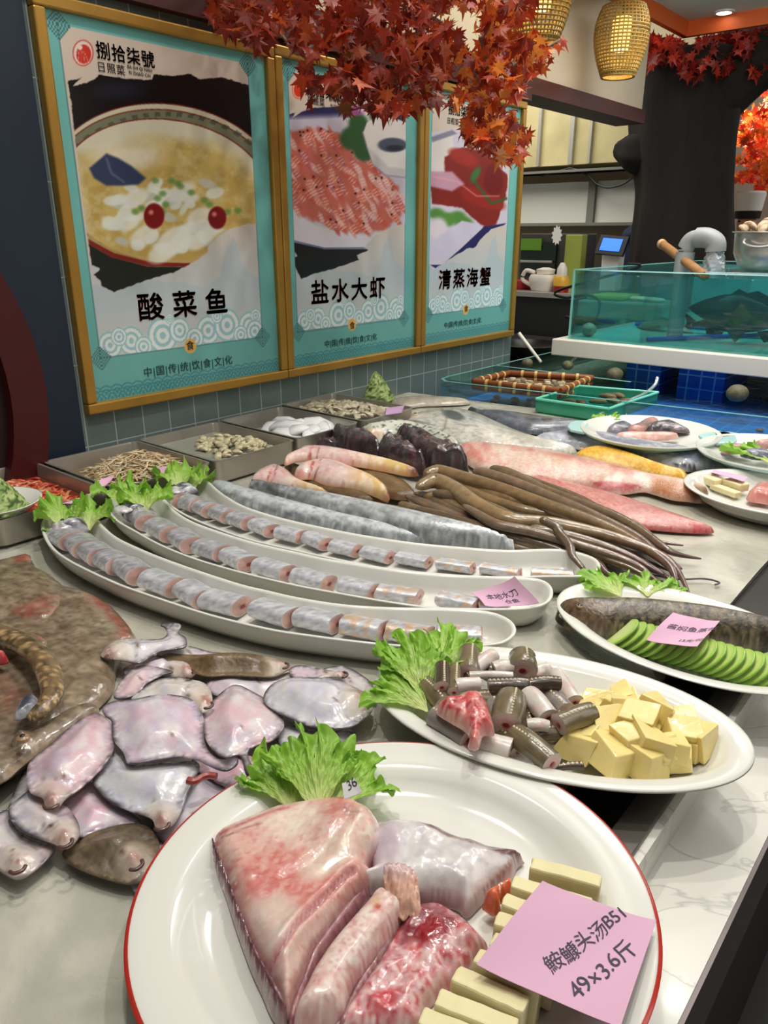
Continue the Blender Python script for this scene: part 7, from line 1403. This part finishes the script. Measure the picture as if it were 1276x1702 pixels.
# ================= plate with the whole fish =================
o2 = oval(-.275, .972, .185, .124, 176.3, 110)
tag(dish('oval_plate', o2, [(.075, .003), (.062, .001), (.056, .005), (.022, .024), (.002, .032), (-.0006, .0335), (.0, .035), (.004, .0355), (.018, .033), (.026, .029), (.040, .016), (.052, .011), (.060, .010)], M_white), 'white oval plate with a whole brown fish and green slices, by the boats', 'plate')
Z7 = lambda L: Z(L, 600, 940, 1.888)
def pf_bass(px, py, d, x, y):
    p = Paint(px, py, (92, 82, 62)); p.noise((134, 120, 94), 9, 1., .48, .58, 3); p.noise((40, 34, 26), 6, 1., .5, .58, 6); p.poly(Z7([(640, 160), (700, 188), (780, 212), (900, 205), (1000, 222), (1276, 285), (1276, 300), (900, 230), (760, 225), (650, 180)]), (186, 160, 146), soft=4, a=.8)
    p.poly(Z7([(612, 108), (700, 98), (760, 130), (770, 200), (700, 185), (640, 150)]), (112, 84, 62), soft=8, a=.6); p.line(Z7([(745, 110), (775, 150), (772, 200)]), 1.5, (50, 36, 30), .7, 1.5); p.line(Z7([(618, 122), (640, 130), (660, 146)]), 1.2, (50, 30, 24), .8, 1); return p
f = fish('whole_fish', Z7([(614, 106), (640, 97), (700, 93), (760, 92), (850, 95), (930, 104), (1000, 115), (1100, 135), (1200, 165), (1290, 195), (1330, 225), (1320, 275), (1240, 268), (1150, 250), (1050, 235), (950, 222), (850, 216), (770, 212), (700, 188), (650, 160), (622, 132)]), .012, .044, pf_bass, 'whole brown speckled fish lying on the oval plate beside green slices', m=M_scale, step=.0035)
eye(f, 964, 1008, .047, .0055, (150, 120, 80))
lettuce((1030, 1000), (985, 975), 60, 30, 'lettuce leaf behind the head of the whole fish', 31, z=.02, size=.07, nu=120, nv=20); lettuce((1075, 1000), (1068, 975), 60, 30, 'lettuce leaf behind the back of the whole fish', 32, z=.02, size=.06, nu=120, nv=20)
lettuce((1115, 1004), (1108, 982), 50, 26, 'small lettuce edge near the far rim behind the whole fish', 33, z=.02, size=.05, nu=100, nv=16)
sl0 = None; path = spline([P(x, y, .018) for x, y in ((1032, 1064), (1062, 1074), (1105, 1086), (1150, 1098), (1200, 1112), (1250, 1126), (1300, 1138))], 8); path = resample(path, .0112, False)
for k, c in enumerate(path):
    n = 30; r = .029; V = []; Cc = []
    rings = [(0, .0016), (.45, .0016), (.8, .0016), (.93, .0016), (1, .001), (1, -.001), (.9, -.0016), (0, -.0016)]
    for q, (t, h) in enumerate(rings):
        for j in range(n): a = 2*math.pi*j/n; V.append((r*t*math.cos(a)*1.0, r*t*math.sin(a)*.92, h)); Cc.append((206, 222, 150) if t < .5 else (190, 214, 120) if t < .85 else (160, 196, 84) if t < .95 else (116, 164, 58))
    Fc = [(i*n+j, i*n+(j+1) % n, (i+1)*n+(j+1) % n, (i+1)*n+j)[::-1] for i in range(7) for j in range(n)]
    d = path[min(k+1, len(path)-1)]-path[max(k-1, 0)]; yaw = math.atan2(d[1], d[0])
    # each slice leans on the one before it
    Mx = Matrix.Translation((float(c[0]), float(c[1]), .030))@Matrix.Rotation(yaw, 4, 'Z')@Matrix.Rotation(R(18), 4, 'X')@Matrix.Rotation(R(-42), 4, 'Y')
    o = mesh('green_slice', [tuple(Mx@Vector(v)) for v in V], Fc, mat('green vegetable flesh', vc=True, rough=.3, coat=.3, sss=.2), None, colors=np.array(Cc)/255)
    tag(o, 'pale green vegetable slice, %s from the fish head in the fanned row' % ORD[k], 'vegetable slice', 'fanned green slices beside the whole fish')
note([(1118, 1021), (1196, 1034), (1158, 1077), (1073, 1066)], [.066, .062, .052, .056], 'pink paper note lying on the whole fish and green slices', [('酱焖鱼蒸吃', .0125, .14, .55, 12), ('15元/份', .009, .55, .88, 10)], curl=.002)
# cling film drooping under the near rim of that plate
fo = offset(o2, .014); fi = [i for i, v in enumerate(o2) if v[0] < -.26 and v[1] < .96]; V = []; Fc = []
for i in fi:
    a = o2[i]; 
    for k, (dd, z) in enumerate(((-.0015, .034), (.006, .026), (.016, .016), (.020, .007), (.012, .003))): b = a+(offset(o2, dd)[i]-a); w = (fbm(np.array([i*.9]), np.array([k*1.1]), 3)[0]-.5)*.012; V.append((b[0]+w, b[1]+w, z+abs(w)*.3))
m5 = 5; Fc = [(i*m5+k, i*m5+k+1, (i+1)*m5+k+1, (i+1)*m5+k) for i in range(len(fi)-1) for k in range(m5-1) if fi[i+1] == fi[i]+1]
tag(mesh('cling_film', V, Fc, clearmat('cling film', (240, 244, 242), .10, .15, bump=1., bs=160, milky=.15)), 'crinkled clear cling film tucked under the plate of the whole fish', 'cling film')
# ================= big round plate =================
bp_ = oval(-.3024, .3727, .2144, .1973, -134.8, 140); RZ = .035
pl = dish('round_plate', bp_, [(.10, .003), (.088, .0005), (.082, .004), (.050, .016), (.010, .029), (.0005, .0325), (-.0004, .0340), (.0008, .0352), (.004, .0355), (.030, .0335), (.036, .0318), (.046, .024), (.056, .0165), (.068, .0125), (.080, .0115)], M_white); tag(pl, 'big round white plate with red rim line holding fish head and tofu', 'plate')
V = []; rr = [offset(bp_, d) for d in (-.0012, .0014, .0022)]; zs = (.0336, .0358, .0357); n = len(bp_)
for q, z in zip(rr, zs): V += [(a, b, z) for a, b in q]
mesh('red_rim_line', V, [(k*n+i, k*n+(i+1) % n, (k+1)*n+(i+1) % n, (k+1)*n+i) for k in range(2) for i in range(n)], mat('red glaze line', (178, 52, 42), .2, coat=.4), pl)
Z8 = lambda L: Z(L, 200, 1200, 2.552); Z9 = lambda L: Z(L, 600, 1300, 1.888)
M_head = mat('fish head skin', vc=True, rough=.25, coat=.5, var=.06, vs=70, bump=.22, bs=90, sss=.15)
hd = empty('halved_fish', P(520, 1500, .012), 'large pink and white cut fish head halves on the big round plate', 'fish head')
def pf_h1(px, py, d, x, y):
    p = Paint(px, py, (214, 196, 182)); p.noise((232, 220, 206), 22, .7, .42, .62, 2)
    for (cx, cy, rx, ry, ro, a) in ((520, 1460, 95, 40, -8, .75), (440, 1440, 60, 34, -20, .6), (555, 1345, 34, 30, 30, .6), (480, 1480, 60, 60, 0, .45), (430, 1520, 30, 60, -20, .4), (590, 1335, 40, 14, 10, .4), (400, 1395, 60, 12, -18, .5)): p.ell(cx, cy, rx, ry, (196, 98, 92), ro, soft=22, a=a)
    p.noise((186, 70, 66), 9, .55, .52, .7, 5, sy=5, rot=-30); p.noise((230, 214, 196), 12, .6, .5, .7, 9, sy=6, rot=-35)
    p.ell(492, 1365, 50, 24, (226, 214, 196), -8, soft=10, a=.9); p.ell(545, 1428, 56, 26, (228, 214, 196), -28, soft=10, a=.85); p.poly(Z8([(560, 740), (700, 720), (760, 800), (640, 1020), (580, 980), (520, 830)]), (214, 202, 190), soft=12, a=.8)
    p.line(Z8([(400, 490), (470, 450), (560, 415), (650, 380), (715, 365)]), 4, (160, 60, 70), .8, 3); p.line(Z8([(395, 505), (480, 470), (600, 430)]), 2, (110, 40, 46), .7, 2); p.line(Z8([(840, 400), (900, 420), (950, 400), (930, 450), (860, 520), (760, 600), (690, 650)]), 5, (196, 110, 100), .5, 5)
    p.line(Z8([(1055, 570), (1085, 500), (1075, 430), (1020, 380)]), 3, (186, 160, 166), .7, 3); p.poly(Z8([(1085, 380), (1130, 470), (1110, 560), (1065, 560), (1090, 480)]), (196, 176, 190), soft=4, a=.6)
    p.noise((212, 168, 160), 10, .6, .46, .62, 15, sy=5, rot=-35); q = segd(px, py, GR); p.mix((112, 36, 52), .9*ss(3.2, .8, q)); p.mix((196, 140, 140), .5*ss(12, 3, q)); p.ell(500, 1560, 5, 40, (206, 150, 148), 30, soft=10, a=.4); p.mix((150, 90, 96), .5*ss(.006, .001, d)); return p
def hf_h1(x, y, px, py, d, h): 
    e = np.exp(-(((px-575)/48)**2+((py-1370)/48)**2)); r = segd(px, py, Z8([(700, 650), (860, 560), (960, 450), (1000, 380)])); g = segd(px, py, GR); return .012*e-.003*np.exp(-(r/9)**2)+.006*(fbm(x*24, y*24, 4)-.5)*ss(0, .01, d)-.006*np.exp(-(g/3.2)**2)+.003*np.exp(-((g-12)/7)**2)
GR = Z8([(985, 640), (955, 655), (860, 742), (740, 872), (662, 980), (618, 1075)])
organic('head_half', Z8([(384, 510), (395, 470), (440, 435), (520, 400), (600, 365), (700, 335), (790, 318), (870, 318), (960, 332), (1040, 362), (1095, 410), (1124, 470), (1122, 530), (1100, 562), (1066, 582), (1060, 615), (1085, 640), (1050, 695), (960, 790), (880, 898), (820, 1000), (786, 1090), (745, 1200), (722, 1268), (700, 1262), (650, 1160), (598, 1055), (570, 990), (530, 900), (490, 800), (455, 700), (435, 640), (400, 590)]), .014, .027, pf_h1, M_head, hd, step=.0026, Rm=.020, hf=hf_h1, lead=.7)
def pf_jaw(px, py, d, x, y): return Paint(px, py, (104, 60, 66)).noise((150, 110, 118), 6, .7, .45, .62, 4).noise((60, 40, 44), 5, .6, .5, .65, 7).mix((206, 190, 186), .6*ss(.002, .0005, d))
organic('dark_jaw', Z8([(380, 500), (388, 480), (420, 560), (450, 640), (480, 730), (520, 840), (560, 950), (600, 1045), (640, 1120), (680, 1190), (712, 1262), (690, 1310), (640, 1250), (600, 1150), (560, 1060), (520, 950), (480, 830), (440, 700), (395, 600)]), .013, .026, pf_jaw, M_slime, hd, step=.003, lead=.5)
def pf_strip(seed, side=None):
    def fn(px, py, d, x, y):
        p = Paint(px, py, (218, 200, 192)); p.noise((232, 222, 214), 12, .7, .42, .62, seed); p.noise((206, 150, 146), 10, .6, .5, .66, seed+3)
        if side: p.poly(side, (150, 102, 110), soft=2.5, a=.9); p.noise((196, 150, 156), 6, .2, .5, .7, seed+8)
        p.mix((170, 110, 116), .5*ss(.004, .001, d)); return p
    return fn
def pf_band(px, py, d, x, y): return Paint(px, py, (150, 104, 108)).noise((122, 66, 76), 8, .8, .42, .6, 4, sy=14, rot=32).noise((190, 150, 150), 5, .6, .5, .64, 9, sy=12, rot=32)
B1_ = Z8([(1060, 640), (1112, 640), (1108, 690), (1066, 716), (1040, 765), (905, 940), (845, 1030), (800, 1130), (750, 1290), (715, 1300), (715, 1240), (770, 1090), (800, 995), (860, 900), (940, 790), (1020, 690)])
organic('cut_side', B1_, .013, .012, pf_band, M_head, hd, step=.003, Rm=.008, lead=.3)
def pf_s3(px, py, d, x, y):
    p = Paint(px, py, (222, 204, 194)); p.noise((234, 224, 214), 12, .8, .42, .6, 6); p.noise((208, 152, 148), 9, .7, .5, .64, 9, sy=14, rot=30); p.noise((176, 92, 92), 5, .5, .56, .66, 12)
    p.mix((176, 120, 124), .7*ss(.004, .001, d)); p.ell(628, 1507, 6, 5, (176, 70, 50), soft=3); p.ell(624, 1495, 9, 7, (206, 170, 120), soft=4, a=.6); return p
organic('gill_strip', Z8([(1062, 712), (1105, 688), (1160, 716), (1232, 782), (1200, 832), (1150, 905), (1070, 1025), (990, 1155), (930, 1310), (735, 1320), (790, 1132), (835, 1038), (905, 925), (1035, 755)]), .014, .029, pf_s3, M_head, hd, step=.0026, Rm=.014, lead=.7)
organic('cut_side', Z8([(1228, 785), (1250, 800), (1180, 880), (1172, 930), (1095, 1060), (1015, 1200), (970, 1330), (915, 1320), (985, 1150), (1065, 1022), (1145, 900)]), .013, .014, pf_band, M_head, hd, step=.003, Rm=.008, lead=.3)
def pf_h3(px, py, d, x, y):
    p = Paint(px, py, (206, 202, 200)); p.noise((224, 222, 220), 12, .7, .42, .62, 2); p.noise((170, 160, 176), 14, .5, .5, .68, 5); p.ell(640, 1400, 26, 40, (196, 176, 190), 20, soft=14, a=.7); p.poly(Z9([(150, 105), (290, 150), (400, 190), (515, 215), (495, 235), (390, 200), (280, 165), (180, 125)]), (90, 50, 52), soft=2.5, a=.95)
    p.poly(Z9([(490, 238), (470, 300), (400, 350), (335, 425), (330, 410), (400, 320), (470, 240)]), (150, 84, 80), soft=3, a=.8); p.mix((150, 110, 110), .5*ss(.004, .001, d)); return p
organic('gill_plate', Z9([(20, 190), (40, 130), (72, 102), (160, 104), (230, 120), (290, 148), (350, 168), (400, 190), (460, 202), (515, 216), (492, 240), (470, 290), (410, 340), (370, 385), (332, 425), (300, 395), (240, 380), (185, 378), (140, 390), (95, 370), (60, 340), (-10, 335), (-30, 300), (30, 270)]), .014, .027, pf_h3, M_head, hd, step=.0028, Rm=.026, hf=bumpy(.006, 30, 7), lead=.7)
def pf_fin(px, py, d, x, y):
    an = np.arctan2(py-1440, px-664); return Paint(px, py, (206, 150, 126)).mix((150, 120, 140), ss(1450, 1462, 1900-py+0*px)*.0).mix((168, 150, 172), .7*ss(1470, 1450, py)).mix((232, 200, 180), .5*(.5+.5*np.sin(px*1.1+py*.15)))
organic('pectoral_fin', Z9([(70, 285), (90, 276), (140, 280), (172, 300), (184, 345), (188, 375), (170, 392), (150, 384), (135, 394), (118, 386), (104, 376), (86, 350), (72, 320)]), .044, .003, pf_fin, M_head, hd, step=.002, lead=.0, prof=0, Rm=.006, hf=lambda x, y, px, py, d, h: .0012*np.sin(px*.9+py*.15)-.00035*(py-1470))
def pf_meat(px, py, d, x, y):
    p = Paint(px, py, (206, 160, 160)); p.noise((222, 190, 190), 12, .8, .42, .62, 3); p.noise((184, 60, 66), 9, 1., .5, .62, 6); p.noise((236, 214, 208), 5, .8, .54, .64, 16); p.poly(Z9([(140, 400), (240, 385), (300, 430), (260, 500), (180, 480), (120, 500)]), (120, 36, 46), soft=6, a=.75); p.ell(715, 1545, 24, 22, (150, 24, 34), soft=8, a=.85); p.ell(640, 1660, 18, 26, (186, 50, 60), 30, soft=10, a=.7); p.ell(712, 1585, 10, 10, (226, 206, 202), soft=3, a=.8); p.noise((120, 60, 80), 6, .4, .6, .72, 9); p.ell(690, 1500, 44, 14, (120, 40, 50), -20, soft=10, a=.7); return p
organic('belly_flesh', Z9([(-60, 740), (-20, 680), (60, 560), (110, 470), (150, 405), (200, 385), (250, 388), (300, 420), (350, 460), (385, 500), (400, 520), (350, 575), (310, 620), (240, 680), (200, 730), (180, 800), (-80, 800)]), .013, .020, pf_meat, mat('raw gut'), hd, step=.003, Rm=.022, hf=bumpy(.009, 60, 9), lead=.2)
def pf_or(px, py, d, x, y): return Paint(px, py, (206, 96, 60)).noise((226, 140, 96), 5, .6)
organic('orange_flesh', Z9([(380, 375), (420, 335), (460, 300), (478, 312), (470, 340), (435, 365), (440, 400), (415, 418), (395, 400)]), .022, .020, pf_or, mat('raw gut'), hd, step=.0025)
lettuce((530, 1375), (522, 1270), 46, 42, 'broad bright lettuce leaf on the far rim of the big round plate', 41, z=.022, size=.108, nu=260, nv=40)
lettuce((490, 1365), (455, 1290), 42, 32, 'lettuce leaf left of the broad one on the big round plate', 42, z=.022, size=.085, nu=200, nv=30)
lettuce((545, 1370), (590, 1310), 48, 28, 'lettuce leaf under the small number tag', 43, z=.022, size=.085, nu=180, nv=30)
note([(568, 1303), (589, 1294), (602, 1317), (572, 1329)], [.074, .080, .074, .066], 'small white tag marked 36 on the lettuce', [('36', .012, .28, .66, 12)], curl=.0005, name='number_tag', m=mat('white card', (232, 230, 230), .6), n=6)
TF = [((885, 1420), (1000, 1452)), ((855, 1452), (985, 1492)), ((840, 1482), (960, 1522)), ((828, 1512), (942, 1552)), ((822, 1545), (930, 1585)), ((795, 1572), (905, 1618)), ((762, 1602), (880, 1655)), ((730, 1640), (862, 1690)), ((705, 1672), (835, 1722))]
for k, (a, b) in enumerate(TF):
    zt = .050; A, B = P(a[0], a[1], zt), P(b[0], b[1], zt); L = float(np.linalg.norm(B-A)); L = min(L, .088) if k else L; d = (B-A)/np.linalg.norm(B-A); nrm = np.array([d[1], -d[0], 0]); nrm = nrm if nrm@fw < 0 else -nrm
    c = A+d*L/2+nrm*.010; c[2] = .0125+.019
    lb = 'tofu slice, %s from the back of the row on the big plate' % ORD[k] if k else 'cream tofu slice standing at the back of the row on the big plate'
    block('tofu_slice', c, d, None, (L, .017, .036), M_tofu, lb, 'tofu', 'row of tofu slices on the big plate', seed=k, jit=.0016, bev=.002, lean=R(-14), seg=8)
note([(901, 1469), (1090, 1533), (1030, 1712), (791, 1607)], [.061, .045, .052, .058], 'large pink paper note with handwriting lying over the tofu slices', [('鮟鱇头汤B51', .0155, .46, .80, 70), ('49×3.6斤', .018, .70, .93, 70)], curl=.0022, n=24)
